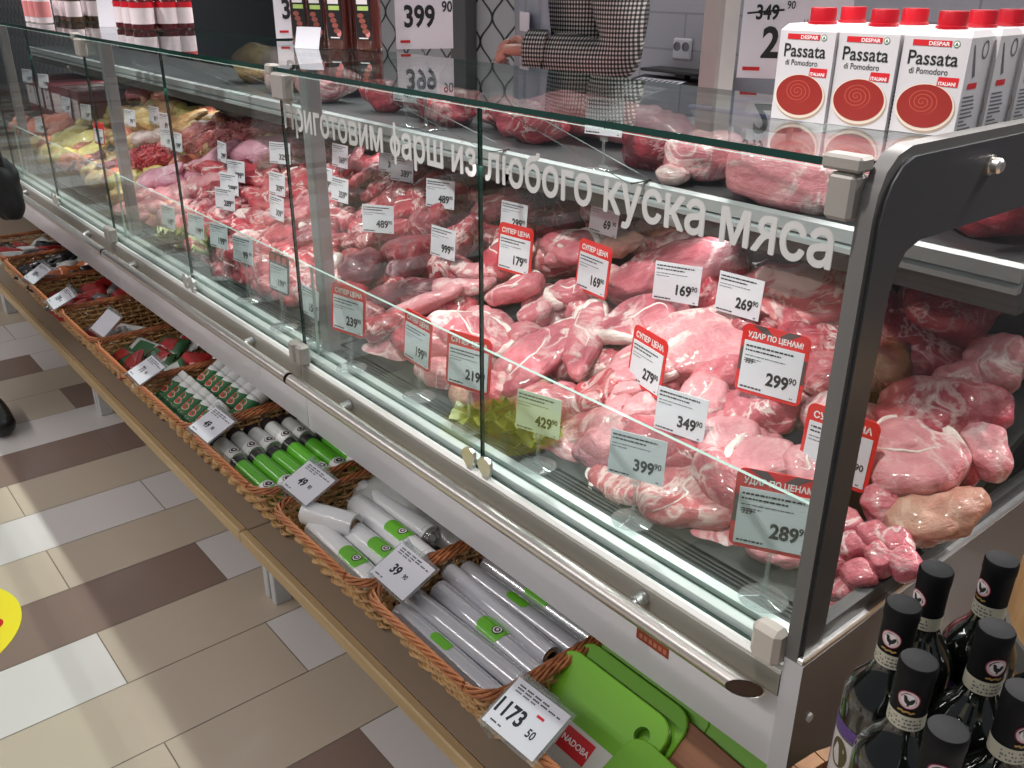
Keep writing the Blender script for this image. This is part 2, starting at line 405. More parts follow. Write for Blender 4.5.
# ------------------------------------------------------------------ room shell
def room():
    M['tile_beige'] = plain('floor_tile_beige', S(196, 180, 162), 0.34, 0, 0.05, 5, coat=0.1)
    M['tile_white'] = plain('floor_tile_white', S(218, 211, 208), 0.34, 0, 0.03, 5, coat=0.1)
    M['tile_brown'] = plain('floor_tile_brown', S(138, 116, 106), 0.36, 0, 0.06, 5, coat=0.1)
    M['grout'] = plain('grout', S(140, 124, 108), 0.8, 0, 0.1, 60)
    fixed = {(0, 0): 1, (0, 1): 0, (1, 0): 2, (1, 1): 1, (2, 0): 0, (2, 1): 0, (3, 0): 1, (3, 1): 1, (4, 0): 0, (4, 1): 0,
             (5, 0): 2, (5, 1): 2, (6, 0): 1, (6, 1): 1, (7, 0): 0, (7, 1): 2, (8, 0): 2, (8, 1): 0, (9, 0): 2, (9, 1): 1, (10, 0): 1, (10, 1): 1,
             (-1, 0): 0, (-1, 1): 1, (-2, 0): 0, (-2, 1): 0, (-3, 0): 2, (-3, 1): 1}
    b = MB()
    b.box((-13.9, -3.2, -0.05), (2.2, 2.6, -0.0012), 3)
    g = 0.0012
    for k in range(-18, 61):
        x1 = -1.584 - 0.2 * k; x0 = x1 - 0.2
        s0 = 0.31 if k % 2 == 0 else 0.61
        for j in range(-6, 4):
            # j = 0 is the tile that ends at the seam s0, j = 1 begins there
            ya, yb = s0 + 0.6 * (j - 1), s0 + 0.6 * j
            ya = max(ya, -3.2); yb = min(yb, 2.6)
            if yb <= ya: continue
            c = fixed.get((k, j))
            if c is None: c = R.choice((0, 0, 1, 1, 2))
            b.add([(x0 + g, ya + g, 0), (x1 - g, ya + g, 0), (x1 - g, yb - g, 0), (x0 + g, yb - g, 0)], [(0, 1, 2, 3)], c, False)
    struct(b.build('floor', [M['tile_beige'], M['tile_white'], M['tile_brown'], M['grout']]))
    # tiled back wall of the service side
    n = N('white_wall_tile'); tc = n.obj(False)
    mp = n.n('ShaderNodeMapping'); n.l(tc, mp.inputs[0]); mp.inputs['Rotation'].default_value = (PI / 2, 0, 0)
    br = n.n('ShaderNodeTexBrick'); n.l(mp.outputs[0], br.inputs[0])
    for k, v in (('Scale', 1.0), ('Brick Width', 0.40), ('Row Height', 0.12), ('Mortar Size', 0.004), ('Mortar Smooth', 0.3)): br.inputs[k].default_value = v
    br.inputs['Color1'].default_value = S(170, 170, 178); br.inputs['Color2'].default_value = S(176, 176, 184); br.inputs['Mortar'].default_value = S(146, 146, 154)
    M['wall_tile'] = n.bsdf(br.outputs[0], 0.35, bump=n.math('SUBTRACT', 1.0, br.outputs[1]), bump_s=0.2)
    n = N('ogee_wall_tile'); tc = n.obj(False)
    sp = n.n('ShaderNodeSeparateXYZ'); n.l(tc, sp.inputs[0])
    P_, H_ = 0.17, 0.20
    sn = n.math('SINE', n.math('MULTIPLY', sp.outputs[2], 2 * PI / H_))
    u = n.math('DIVIDE', sp.outputs[0], P_)
    d1 = n.math('ABSOLUTE', n.math('SUBTRACT', n.math('FRACT', n.math('MULTIPLY_ADD', sn, 0.25, u)), 0.5))
    d2 = n.math('ABSOLUTE', n.math('SUBTRACT', n.math('FRACT', n.math('ADD', n.math('MULTIPLY_ADD', sn, -0.25, u), 0.5)), 0.5))
    d = n.math('MINIMUM', d1, d2)
    M['wall_ogee'] = n.bsdf(n.ramp(d, [(0.0, (0.02, 0.02, 0.022)), (0.035, (0.02, 0.02, 0.022)), (0.06, S(176, 175, 178))]), 0.35)
    struct(MB().box((-2.94, 2.6, 0), (2.2, 2.7, 2.9)).build('wall_back', M['wall_tile']))
    struct(MB().box((-14, 2.6, 0), (-2.94, 2.7, 2.9)).build('wall_rear', M['wall_ogee']))
    struct(MB().box((-14.1, -3.2, 0), (-13.9, 2.7, 2.9)).build('wall_left', plain('far_wall_paint', S(120, 120, 124), 0.6)))
    o = MB().box((-3.49, 2.53, 0), (-3.38, 2.6, 2.9), 0, 0.006).build('wall_trim', plain('dark_wall_profile', S(92, 92, 92), 0.5))
    struct(o)
    o = MB().box((-3.0, 2.575, 0), (-2.88, 2.6, 2.9), 0, 0.004).build('trim_1', plain('grey_wall_profile', S(150, 148, 146), 0.5))
    struct(o)
    # yellow floor sticker in the aisle
    t = thing('floor_sticker', 'round yellow floor sticker on the beige tiles in the aisle', 'sticker', (-1.998, 0.005, 0))
    MB().lathe([(0.0, 0.0005), (0.2, 0.0005), (0.2, 0.0015), (0.0, 0.0015)], 64).build('sticker_disc', plain('sticker_yellow', S(246, 226, 52), 0.4, 0, 0.02), t)
    MB().lathe([(0.0, 0.0017), (0.022, 0.0017), (0.022, 0.0021), (0.0, 0.0021)], 24).build('printed_dot', M['red_print'], t, (0.045, 0.135, 0), label='red printed dot')
    # column behind the counter
    b = MB().box((-1.392, 1.70, 0), (-1.336, 1.765, 2.9), 0, 0.006)
    t = b.build('support_column', plain('column_taupe', S(176, 170, 166), 0.45))
    tag(t, 'taupe square metal column standing behind the glass counter', 'column')
    # wall socket
    t = thing('wall_socket', 'white twin wall socket on the tiled wall behind the counter', 'socket', (-2.20, 2.6, 1.085))
    MB().box((-0.042, -0.012, -0.036), (0.042, 0, 0.036), 0, 0.006).build('cover_plate', plain('socket_white', S(214, 214, 220), 0.35), t)
    for s in (-1, 1):
        b = MB(); b.lathe([(0.015, 0), (0.015, 0.004), (0.011, 0.004), (0.011, 0.001), (0, 0.001)], 20)
        o = b.build('outlet', plain('socket_dark', S(120, 120, 128), 0.5), t, (0.019 * s, -0.0115, 0.008), (PI / 2, 0, 0))
room()
# ------------------------------------------------------------------ refrigerated meat counter
W = 1.25
YO = 1.2
def glass_box(b, a, c, thin, g=0, e=1):
    k = len(b.m); b.box(a, c)
    order = {'z': (0, 1), 'y': (2, 3), 'x': (4, 5)}[thin]
    for i in range(6): b.m[k + i] = g if i in order else e
    return b
M['pipe_bore'] = plain('pipe_bore_shade', S(74, 52, 40), 0.5)  # shade and brown reflection of the hollow pipe, put into the colour
M['rail'] = brushed('rail_steel', (0.70, 0.66, 0.62), 0.36)
M['sticker_redbrown'] = plain('sticker_redbrown', S(150, 62, 44), 0.5)
L_ = (0, -YO, 0)
def P_(root, name, b, mats, angle=35, label=None):
    return b.build(name, mats, root, L_, angle=angle, label=label)
def module(xc, label, first=True):
    t = thing('meat_counter', label, 'display counter', (xc, YO, 0), 0, 'joined refrigerated counters with glass fronts')
    h = W / 2; a, c = -h + 0.001, h - (0.0175 if first else 0.001)
    b = MB().prism([(1.06, 0.0), (1.06, 0.385), (1.6, 0.385), (1.6, 0.0)], a, c); P_(t, 'plinth', b, M['case_dark'])
    b = MB().prism([(0.806, 0.385), (0.806, 0.508), (0.83, 0.508), (0.83, 0.40), (1.6, 0.40), (1.6, 0.385)], a, c); P_(t, 'lower_panel', b, M['panel_white'])
    b = MB().prism([(0.800, 0.504), (0.800, 0.538), (0.803, 0.541), (0.835, 0.541), (0.835, 0.504)], a, c); P_(t, 'fascia', b, M['aluminium'])
    b = MB().prism([(0.8005, 0.5412), (0.8005, 0.5435), (0.805, 0.549), (0.8108, 0.549), (0.811, 0.5412)], a, c)
    P_(t, 'ledge_channel', b, M['ledge'])
    b = MB().prism([(0.8205, 0.5412), (0.8205, 0.552), (0.823, 0.556), (0.838, 0.556), (0.8385, 0.5412)], a, c)
    b.prism([(0.8535, 0.5412), (0.8535, 0.556), (0.868, 0.558), (0.872, 0.5412)], a, c)
    P_(t, 'glass_track', b, M['track'])
    b = MB().prism([(0.811, 0.5412), (0.811, 0.5465), (0.8205, 0.5465), (0.8205, 0.5412)], a, c)
    b.prism([(0.8385, 0.5412), (0.8385, 0.5475), (0.8535, 0.5475), (0.8535, 0.5412)], a, c); P_(t, 'gasket', b, M['black'])
    # inside of the case
    b = MB().prism([(0.872, 0.52), (0.872, 0.555), (0.905, 0.556), (0.905, 0.52)], a, c)
    for k in range(2):
        x0 = a + k * h + 0.004; x1 = x0 + h - 0.010
        b.prism([(0.906, 0.53), (0.906, 0.560), (0.940, 0.562), (1.50, 0.735), (1.50, 0.72), (0.940, 0.53)], x0, x1)
    for y in (0.880, 0.888, 0.896):
        b.prism([(y, 0.555), (y, 0.5585), (y + 0.003, 0.5585), (y + 0.003, 0.555)], a + 0.03, c - 0.03)
    P_(t, 'display_deck', b, M['deck'])
    b = MB().prism([(1.50, 0.40), (1.50, 0.937), (1.53, 0.937), (1.53, 0.40)], a, c); P_(t, 'inner_back', b, M['case_dark'])
    b = MB().prism([(1.252, 0.938), (1.252, 0.965), (1.60, 0.965), (1.60, 0.938)], a, c); P_(t, 'upper_worktop', b, M['granite'])
    b = MB().prism([(1.240, 0.946), (1.240, 0.966), (1.252, 0.970), (1.252, 0.946)], a, c)
    b.prism([(1.236, 0.931), (1.236, 0.939), (1.252, 0.946), (1.252, 0.931)], a, c); P_(t, 'worktop_edge', b, M['edge_alu'])
    b = MB().prism([(1.256, 0.898), (1.256, 0.937), (1.276, 0.937), (1.276, 0.898)], a, c); P_(t, 'shelf_fascia', b, M['sf'])
    b = MB().box((a, 1.58, 0.385), (c, 1.6, 0.937)); P_(t, 'service_back', b, M['panel_white'])
    # glazing
    for s in (0, 1):
        b = glass_box(MB(), (-h + s * h + 0.002, 0.812, 0.547), (s * h - (0.002 if s == 0 or not first else 0.018), 0.818, 1.140), 'y'); b.m[1] = 2; P_(t, 'front_glass', b, [M['glass'], M['edge_green'], M['edge_pale']])
    b = glass_box(MB(), (a, 0.843, 0.548), (c, 0.849, 0.752), 'y'); P_(t, 'low_glass', b, [M['glass_low'], M['edge_pale']])
    b = glass_box(MB(), (a, 0.797, 1.1455), (c, 1.185, 1.1535), 'z'); P_(t, 'top_glass', b, [M['glass_top'], M['edge_green']])
    for x in (-h + 0.15, -h + 0.56):
        b = MB().prism([(0.865, 1.145), (0.905, 1.145), (1.262, 0.971), (1.205, 0.971)], x - 0.004, x + 0.004); b.m[0] = b.m[1] = 0
        for i in range(2, 6): b.m[i] = 1
        P_(t, 'glass_brace', b, [M['glass'], M['edge_green']])
    # posts and clamps
    b = MB().box((-h - 0.018, 0.862, 0.556), (-h + 0.018, 0.892, 1.145), 0, 0.003); P_(t, 'inner_post', b, M['post_in'])
    for s in (0, 1):
        x = -h + 0.001 + s * 0.032
        b = MB().box((x - 0.028 + 0.001, 0.786, 0.546), (x - 0.001, 0.8115, 0.592), 0, 0.005); P_(t, 'bottom_clip', b, M['clamp_grey'])
    for x in (-0.022, 0.022):
        b = MB().tube([(x, 0.800, 0.570), (x, 0.806, 0.570)], 0.017, 20); b.tube([(x, 0.806, 0.572), (x, 0.812, 0.572)], 0.009, 12)
        b.box((x - 0.008, 0.802, 0.5435), (x + 0.008, 0.812, 0.560), 0, 0.002); P_(t, 'round_clip', b, M['steel'])
    b = MB().box((-h + 0.008, 0.790, 1.096), (-h + 0.062, 0.8118, 1.1445), 0, 0.004); P_(t, 'upper_clamp', b, M['clamp_grey'])
    b = MB().box((-h - 0.012, 0.790, 1.139), (-h + 0.014, 0.8115, 1.158), 0, 0.003); P_(t, 'corner_clamp', b, M['clamp_grey'])
    # handrail in front
    e = h - 0.045 if first else h - 0.006
    b = MB().tube([(-h + 0.006, 0.772, 0.513), (e, 0.772, 0.513)], 0.0135, 20, 0, cap=False)
    n0 = len(b.v) - 20
    if first:                                   # slanting cut of the free end
        for i in range(n0, n0 + 20):
            x, y, z = b.v[i]; b.v[i] = (x + (y - 0.772) * 1.5, y, z)
    rl = P_(t, 'handrail', b, M['rail'])
    b = MB()
    ring = [v for v in (MB().tube([(-h, 0.772, 0.513), (e, 0.772, 0.513)], 0.0125, 20, 0, cap=False)).v[20:]]
    if first: ring = [(x + (y - 0.772) * 1.5 - 0.0008, y, z) for x, y, z in ring]
    b.add(ring, [tuple(range(20))], 0, False)
    o = b.build('pipe_end', M['pipe_bore'], rl, (0, 0, 0))  # flat disc coloured like the shaded hollow of the rail
    for x in (-h + 0.21, h - 0.24):
        b = MB().tube([(x, 0.7995, 0.522), (x, 0.783, 0.519)], 0.011, 14); b.tube([(x, 0.784, 0.519), (x, 0.774, 0.515)], 0.008, 12)
        P_(t, 'rail_bracket', b, M['steel'])
    return t
M['track'] = plain('glass_track_grey', S(196, 200, 198), 0.34, 0.4, 0.05, 12)
M['ledge'] = plain('ledge_satin', S(214, 214, 210), 0.3, 0.3, 0.03, 20)
M['edge_alu'] = plain('satin_edge', S(178, 180, 182), 0.42, 0.2, 0.04, 12)
M['sf'] = plain('shelf_fascia_grey', S(84, 81, 78), 0.45)
M['post_in'] = plain('inner_post_grey', S(138, 136, 138), 0.4, 0.3, 0.05, 14)
M['edge_pale'] = plain('low_glass_edge', S(176, 200, 192), 0.2, 0, 0.05, 30, coat=0.4)
XR = -0.430
MODX = [XR - W / 2 - i * W for i in range(4)]
cA = module(MODX[0], 'glass counter with grey lettering on its pane and the dark end frame', True)
# ---- the end of the counter and the writing belong to the near unit
def end_parts(t):
    h = W / 2
    b = MB().prism([(0.806, 0.02), (0.800, 0.55), (0.800, 0.568), (1.62, 0.568), (1.62, 0.02)], h - 0.016, h + 0.010)
    for i, q in enumerate(b.f): b.m[i] = 0
    b.m[1] = 1
    ep = P_(t, 'end_panel', b, [M['strip_white'], M['end_steel']])
    b = MB().box((h - 0.006, 0.80, 0.568), (h + 0.010, 1.62, 0.577), 0, 0.002); b.build('bright_edge', M['steel_bright'], ep)
    b = MB().tube([(h + 0.009, 0.835, 0.470), (h + 0.013, 0.835, 0.470)], 0.006, 14); b.build('screw_cap', M['leg_white'], ep)
    out = [(0.800, 0.569), (0.798, 1.10), (0.801, 1.125), (0.810, 1.146), (0.826, 1.160), (0.85, 1.167), (1.62, 1.167), (1.62, 1.07), (0.892, 1.07), (0.868, 1.062), (0.856, 1.045), (0.850, 1.02), (0.846, 0.569)]
    b = MB().prism(out, h - 0.016, h + 0.001, smooth=True)
    b.f = b.f[1:]; b.m = b.m[1:]; b.s = b.s[1:]
    P_(t, 'end_frame', b, M['post_grey'])
    ins = [(0.806, 0.575), (0.806, 1.10), (0.811, 1.121), (0.818, 1.136), (0.832, 1.150), (0.852, 1.157), (1.62, 1.157), (1.62, 1.069), (0.891, 1.069), (0.867, 1.061), (0.855, 1.044), (0.849, 1.02), (0.845, 0.575)]
    b = MB().prism(ins, h + 0.001, h + 0.005)
    df = P_(t, 'frame_cover', b, M['dark_plastic'], label='dark anthracite cover of the end frame')
    b = MB().lathe([(0.0, 0.012), (0.006, 0.011), (0.0085, 0.008), (0.0085, 0), (0.011, 0), (0.011, -0.002)][::-1], 18)
    b.build('bolt', M['rail'], df, (h + 0.007, 1.018, 1.130), (0, PI / 2, 0))
    for dz in (0, 0.011):
        MB().box((h + 0.0045, 1.10, 1.128 + dz), (h + 0.0055, 1.50, 1.130 + dz)).build('cover_groove', M['post_grey'], df)
    b = glass_box(MB(), (h - 0.008, 0.846, 0.590), (h - 0.003, 1.56, 1.07), 'x', 0, 1); P_(t, 'end_glass', b, [M['glass_end'], M['black']])
    b = MB().prism([(0.80, 0.5775), (0.846, 0.5775), (0.850, 0.600), (1.60, 0.600), (1.60, 0.5775)], h - 0.014, h + 0.002); P_(t, 'glass_gasket', b, [M['dk']])
    b = MB().box((h - 0.058, 0.784, 0.552), (h - 0.0175, 0.811, 0.604), 0, 0.007); P_(t, 'corner_clip', b, M['clamp_beige'])
    b = MB().box((h - 0.046, 0.786, 1.098), (h - 0.0165, 0.8115, 1.143), 0, 0.004); P_(t, 'pane_clamp', b, M['clamp_grey'])
    b = MB().box((h - 0.055, 0.786, 1.145), (h - 0.012, 0.81, 1.160), 0, 0.003); P_(t, 'top_clamp', b, M['clamp_grey'])
    # writing on the pane, word by word
    s = 'Приготовим oарш из любого куска мяса'      # the first letter of the second word gets its stroke below
    sz = 0.071; L = 1.194
    vs, fs = text_mesh(s, sz, 'LEFT', 0.0)
    x0 = min(v[0] for v in vs); w = max(v[0] for v in vs) - x0; kx = L / w
    adv = text_mesh('нин', sz)[0]; sp = max(v[0] for v in text_mesh('н н', sz)[0]) - max(v[0] for v in text_mesh('нн', sz)[0])
    cur = -0.612
    tot = 0
    ws = s.split(' ')
    wid = [(min(v[0] for v in text_mesh(q, sz)[0]), max(v[0] for v in text_mesh(q, sz)[0])) for q in ws]
    gap = (w - sum(b_ - a_ for a_, b_ in wid)) / (len(ws) - 1)
    for q, (a_, b_) in zip(ws, wid):
        b = MB()
        jobs = [(q, 0.0, 1.0)]
        if 'я' in q:                           # this letter is a mirrored R at x-height
            e0 = max(v[0] for v in text_mesh('м', sz)[0]); e1 = max(v[0] for v in text_mesh('мя', sz)[0])
            rv = [v[0] for v in text_mesh('R', sz)[0]]; xh = max(v[1] for v in text_mesh('м', sz)[0]); rh = max(v[1] for v in text_mesh('R', sz)[0])
            jobs = [('м', 0.0, 1.0), ('са', b_ - max(v[0] for v in text_mesh('са', sz)[0]), 1.0)]
            rs, rf = text_mesh('R', sz)
            w0 = e1 - e0 - 0.0065; kk = w0 / (max(rv) - min(rv))
        for k in range(8):
            g = k * PI / 4
            dx, dz, y = 0.0014 * math.cos(g), 1.042 + 0.0014 * math.sin(g), 0.8114 - k * 0.00008
            for tx, ox, _ in jobs: b.text(tx, sz, cur - a_ * kx + ox * kx + dx, dz, y, 'LEFT', 0, 0.0, kx)
            if len(jobs) > 1: b.add([(cur - a_ * kx + (e1 - (p[0] - min(rv)) * kk) * kx + dx, y, dz + p[1] * xh / rh) for p in rs], rf, 0, False)
        if q[0] == 'o':                        # the stroke that makes the round letter a Cyrillic ef
            ov = [v[0] for v in text_mesh('o', sz)[0]]
            xm = cur + (min(ov) + max(ov)) / 2 * kx - a_ * kx
            b.rect(xm - 0.0034, 1.028, xm + 0.0034, 1.095, 0.8107)
        P_(t, 'pane_lettering', b, M['vinyl'])
        cur += (b_ - a_ + gap) * kx
    b = MB().rect(0.372, 0.440, 0.433, 0.458, 0.8055); b2 = P_(t, 'red_sticker', b, M['sticker_redbrown'])
    b = MB()
    for i in range(6): b.rect(0.378 + i * 0.009, 0.445, 0.384 + i * 0.009, 0.453, 0.8051)
    b.build('sticker_print', plain('sticker_print', S(190, 120, 100), 0.5), b2)
M['dk'] = plain('dark_gasket', S(66, 66, 66), 0.5)
cB = module(MODX[1], 'glass counter full of red pork pieces, left of the lettered pane', False)
cC = module(MODX[2], 'glass counter with minced meat and yellow poultry, third along the row', False)
cD = module(MODX[3], 'farthest glass counter of the row', False)
end_parts(cA)
# ------------------------------------------------------------------ low wooden shelf in front
def shelf(xc, label, w=W):
    t = thing('wooden_shelf', label, 'shelf', (xc, 0.83, 0), 0, 'low shelf boards under the baskets')
    h = w / 2 - 0.002
    MB().box((-h, -0.195, 0.158), (h, 0.225, 0.184), 0, 0.002).build('shelf_board', M['shelf_top'], t)
    MB().box((-h, -0.215, 0.156), (h, -0.1955, 0.188), 0, 0.003).build('wood_edging', M['wood'], t)
    for x in (-h + 0.012, -h + 0.046):
        MB().box((x - 0.011, -0.175, 0), (x + 0.011, -0.135, 0.157), 0, 0.002).build('leg', M['leg_white'], t)
    for x in (h - 0.02,):
        MB().box((x - 0.011, 0.165, 0), (x + 0.011, 0.205, 0.157), 0, 0.002).build('leg', M['leg_white'], t)
shelf(MODX[0], 'wooden shelf board under the cutting boards and film roll baskets')
shelf(MODX[1], 'wooden shelf board under the basket of green rolls')
shelf(MODX[2], 'far wooden shelf board under the seasoning packet baskets')
shelf(MODX[3], 'farthest wooden shelf board in the aisle')
# ------------------------------------------------------------------ wicker baskets
def rrect(hx, hy, r, n):
    """points round a rounded rectangle, evenly spaced"""
    segs = []
    pts = []
    for (cx, cy, a0) in ((hx - r, -hy + r, -PI / 2), (hx - r, hy - r, 0), (-hx + r, hy - r, PI / 2), (-hx + r, -hy + r, PI)):
        for k in range(9):
            g = a0 + PI / 2 * k / 8
            pts.append((cx + r * math.cos(g), cy + r * math.sin(g)))
    pts.append(pts[0])
    d = [0]
    for i in range(1, len(pts)): d.append(d[-1] + math.dist(pts[i], pts[i - 1]))
    out = []
    j = 0
    for i in range(n):
        s = d[-1] * i / n
        while d[j + 1] < s: j += 1
        f = (s - d[j]) / (d[j + 1] - d[j] + 1e-12)
        out.append((pts[j][0] + (pts[j + 1][0] - pts[j][0]) * f, pts[j][1] + (pts[j + 1][1] - pts[j][1]) * f))
    return out
def basket(label, loc, hx, dy0, dy1, hgt=0.158, slope=0.03):
    """hx half width of the rim; the rim runs from dy0 (front) to dy1 (back); the front leans outwards"""
    t = thing('wicker_basket', label, 'basket', loc, 0, 'wicker baskets on the low shelf')
    NS = 56
    def ringpt(f, n, out=0.0):
        h2 = hx - 0.016 * (1 - f) + out
        yf = dy0 + 0.075 * (1 - f) - out; yb = dy1 - 0.02 * (1 - f) + out
        cy = (yf + yb) / 2; hy = (yb - yf) / 2
        return [(x, y + cy) for x, y in rrect(h2, hy, 0.045, n)]
    b = MB()
    for i in range(NS):
        lo = ringpt(0, NS)[i]; hi = ringpt(1, NS)[i]; 
        b.tube([(lo[0], lo[1], 0.004), ((lo[0] + hi[0]) / 2, (lo[1] + hi[1]) / 2, hgt / 2), (hi[0], hi[1], hgt)], 0.0026, 5)
    rows = 11
    for k in range(rows):
        f = (k + 0.6) / rows
        n = NS * 4
        base = ringpt(f, n); outp = ringpt(f, n, 0.0045); inp = ringpt(f, n, -0.0045)
        pts = []
        for i in range(n):
            s = math.cos(PI * i / 4 + PI * k)
            q = outp[i] if s > 0 else inp[i]
            a = abs(s)
            pts.append((base[i][0] + (q[0] - base[i][0]) * a, base[i][1] + (q[1] - base[i][1]) * a, f * hgt + 0.001 * math.sin(i * 0.7 + k)))
        b.tube(pts, 0.0036, 5, 0, False, True)
    b.build('woven_side', M['wicker'], t)
    b = MB()
    n = 260
    for k in range(5):
        pts = []
        for i in range(n):
            ph = 2 * PI * (i / n) * 13 + k * 2 * PI / 5
            q = ringpt(1.0, n, 0.0050 * math.cos(ph))[i]
            pts.append((q[0], q[1], hgt + 0.001 + 0.0046 * math.sin(ph)))
        b.tube(pts, 0.0028, 6, 0, False, True)
    b.build('braided_rim', M['wicker_rim'], t)
    b = MB()
    yf = dy0 + 0.075; yb = dy1 - 0.02
    ny = 14
    for j in range(ny):
        y = yf + 0.012 + (yb - yf - 0.024) * j / (ny - 1)
        xs = hx - 0.018
        b.tube([(-xs + 2 * xs * i / 24, y, 0.0045 + 0.003 * math.cos(PI * i + PI * j)) for i in range(25)], 0.0052, 5)
    for i in range(8):
        x = -hx + 0.03 + (2 * hx - 0.06) * i / 7
        b.tube([(x, yf + 0.004, 0.0045), (x, yb - 0.004, 0.0045)], 0.003, 5)
    b.build('woven_bottom', M['wicker'], t)
    return t
ZS = 0.1845          # top of the shelf board
BX = [(-0.617, 0.170, 'wicker basket full of green cutting boards'),
      (-0.965, 0.166, 'wicker basket of shiny film and foil rolls'),
      (-1.318, 0.172, 'wicker basket of white baking paper rolls with green labels'),
      (-1.722, 0.180, 'wicker basket of green bag rolls'),
      (-2.095, 0.172, 'wicker basket of green seasoning tubs with white caps'),
      (-2.450, 0.172, 'wicker basket of green and red seasoning packets'),
      (-2.805, 0.172, 'wicker basket with a few grey packets and a large white ticket'),
      (-3.160, 0.172, 'wicker basket of small dark red packets'),
      (-3.515, 0.172, 'wicker basket of orange and black packets'),
      (-3.870, 0.172, 'wicker basket of dark bottles farthest along the shelf')]
BASK = None
BY = 0.80
for i, (x, hx, lab) in enumerate(BX):
    if BASK is None:
        BASK = basket(lab, (x, BY, ZS), 0.172, -0.185, 0.235)
        BASK.scale = (hx / 0.172, 1, 1)
        BK = list(BASK.children)
    else:
        c = BASK.copy(); COL.objects.link(c); c.location = (x, BY, ZS); c['label'] = lab; c.scale = (hx / 0.172, 1, 1)
        for k in BASK.children if i < 0 else BK:
            d = k.copy(); COL.objects.link(d); d.parent = c
# ------------------------------------------------------------------ what lies in the baskets
M['foil'] = brushed('foil_silver', (0.74, 0.74, 0.76), 0.22, 0, 0.12, 0.75)
M['film_roll'] = plain('film_roll_grey', S(206, 206, 212), 0.2, 0.25, 0.08, 30, coat=0.6)
M['paper_white'] = plain('paper_roll_white', S(232, 232, 234), 0.35, 0, 0.04, 25, coat=0.5)
M['cardboard'] = plain('cardboard_core', S(150, 116, 84), 0.7, 0, 0.1, 40)
M['core_shade'] = plain('core_inside_shade', S(62, 50, 42), 0.8)  # cardboard darkened by hand for the shade inside the hollow core
M['lime'] = plain('lime_print', S(106, 186, 44), 0.35, 0, 0.05, 20, coat=0.4)
M['green_dark'] = plain('green_print', S(44, 110, 62), 0.35, 0, 0.08, 25, coat=0.3)
M['green_bag'] = plain('green_bag_film', S(92, 178, 44), 0.28, 0, 0.1, 30, coat=0.5)
M['white_plastic'] = plain('white_plastic', S(228, 228, 226), 0.35, 0, 0.03, 30)
M['tomato'] = plain('tomato_print', S(190, 62, 48), 0.4, 0, 0.2, 90)
M['cream'] = plain('cream_print', S(236, 224, 206), 0.5)
M['pk_red'] = plain('packet_red', S(158, 40, 40), 0.3, 0, 0.35, 60, coat=0.4)
M['pk_green'] = plain('packet_green', S(50, 96, 60), 0.3, 0, 0.35, 60, coat=0.4)
M['pk_grey'] = plain('packet_grey', S(120, 118, 116), 0.28, 0.2, 0.3, 50, coat=0.4)
M['pk_white'] = plain('packet_white', S(198, 200, 196), 0.3, 0, 0.15, 50, coat=0.4)
M['pk_orange'] = plain('packet_orange', S(214, 116, 60), 0.3, 0, 0.3, 50, coat=0.4)
M['pk_black'] = plain('packet_black', S(36, 36, 38), 0.3, 0, 0.3, 50, coat=0.4)
def roll(name, label, cat, group, L, r, body, loc, rot, lab=None, logo=True, core=0.55, labw=0.06, laboff=0.0, ends=False, labspan=1.5):
    """a roll lying along x"""
    t = thing(name, label, cat, loc, rot, group)
    b = MB(); n = 22
    prof = [(r * core, -L / 2 + 0.003), (r * 0.96, -L / 2), (r, -L / 2 + 0.003), (r * 1.0, -L / 6), (r * 1.01, L / 6), (r, L / 2 - 0.003), (r * 0.96, L / 2), (r * core, L / 2 - 0.003)]
    b.lathe(prof, n)
    b.f = b.f[:-2]; b.m = b.m[:-2]; b.s = b.s[:-2]
    Q = (0, PI / 2, 0)
    b.build('wrapped_roll', body, t, (0, 0, 0), Q)
    b = MB().lathe([(r * core * 0.8, -L / 2 + 0.012), (r * core * 0.8, -L / 2 - 0.001), (r * core, -L / 2 - 0.001), (r * core, L / 2 + 0.001), (r * core * 0.8, L / 2 + 0.001), (r * core * 0.8, L / 2 - 0.012)], n, 0, None, [1, 0, 0, 0, 1])
    b.m[-1] = 1; b.m[-2] = 1
    b.build('cardboard_tube', [M['cardboard'], M['core_shade']], t, (0, 0, 0), Q)
    if lab is not None:
        b = MB()
        rr = r * 1.012 + 0.0006
        def fn(u, v):
            g = PI / 2 + (u - 0.5) * labspan
            w = labw * (1 - 0.25 * abs(2 * u - 1) ** 3)
            return (laboff + (v - 0.5) * w, -rr * math.cos(g) * -1, rr * math.sin(g))
        b.grid(14, 1, fn)
        lo = b.build('printed_label', lab, t)
        if logo:
            b = MB(); b.disc(0, 0, 0.010, 0.010, 0, 0, 20); b.disc(0, 0, 0.008, 0.008, -0.0002, 1, 20); b.disc(0, 0, 0.0055, 0.0055, -0.0004, 0, 20, None, 0.55)
            b.wrap(rr + 0.0005)
            # the ring looks up from the top of the roll
            for i, (x, y, z) in enumerate(b.v): b.v[i] = (z + laboff + 0.012, -x * 1.0, -y)
            b.build('round_logo', [M['ink'], M['white_print']], lo)
    if ends:
        for s in (-1, 1):
            b = MB()
            def fn2(u, v):
                g = 2 * PI * u; k = 1 - 0.65 * v; wr = 1 + 0.16 * math.sin(7 * g + s) * v
                return (s * (L / 2 - 0.01 + 0.03 * v), r * 1.03 * k * wr * math.cos(g), r * 1.03 * k * wr * math.sin(g))
            b.grid(28, 4, fn2, closed_x=True)
            b.build('film_end', M['film'], t)
    return t
def B(i): return BX[i][0]
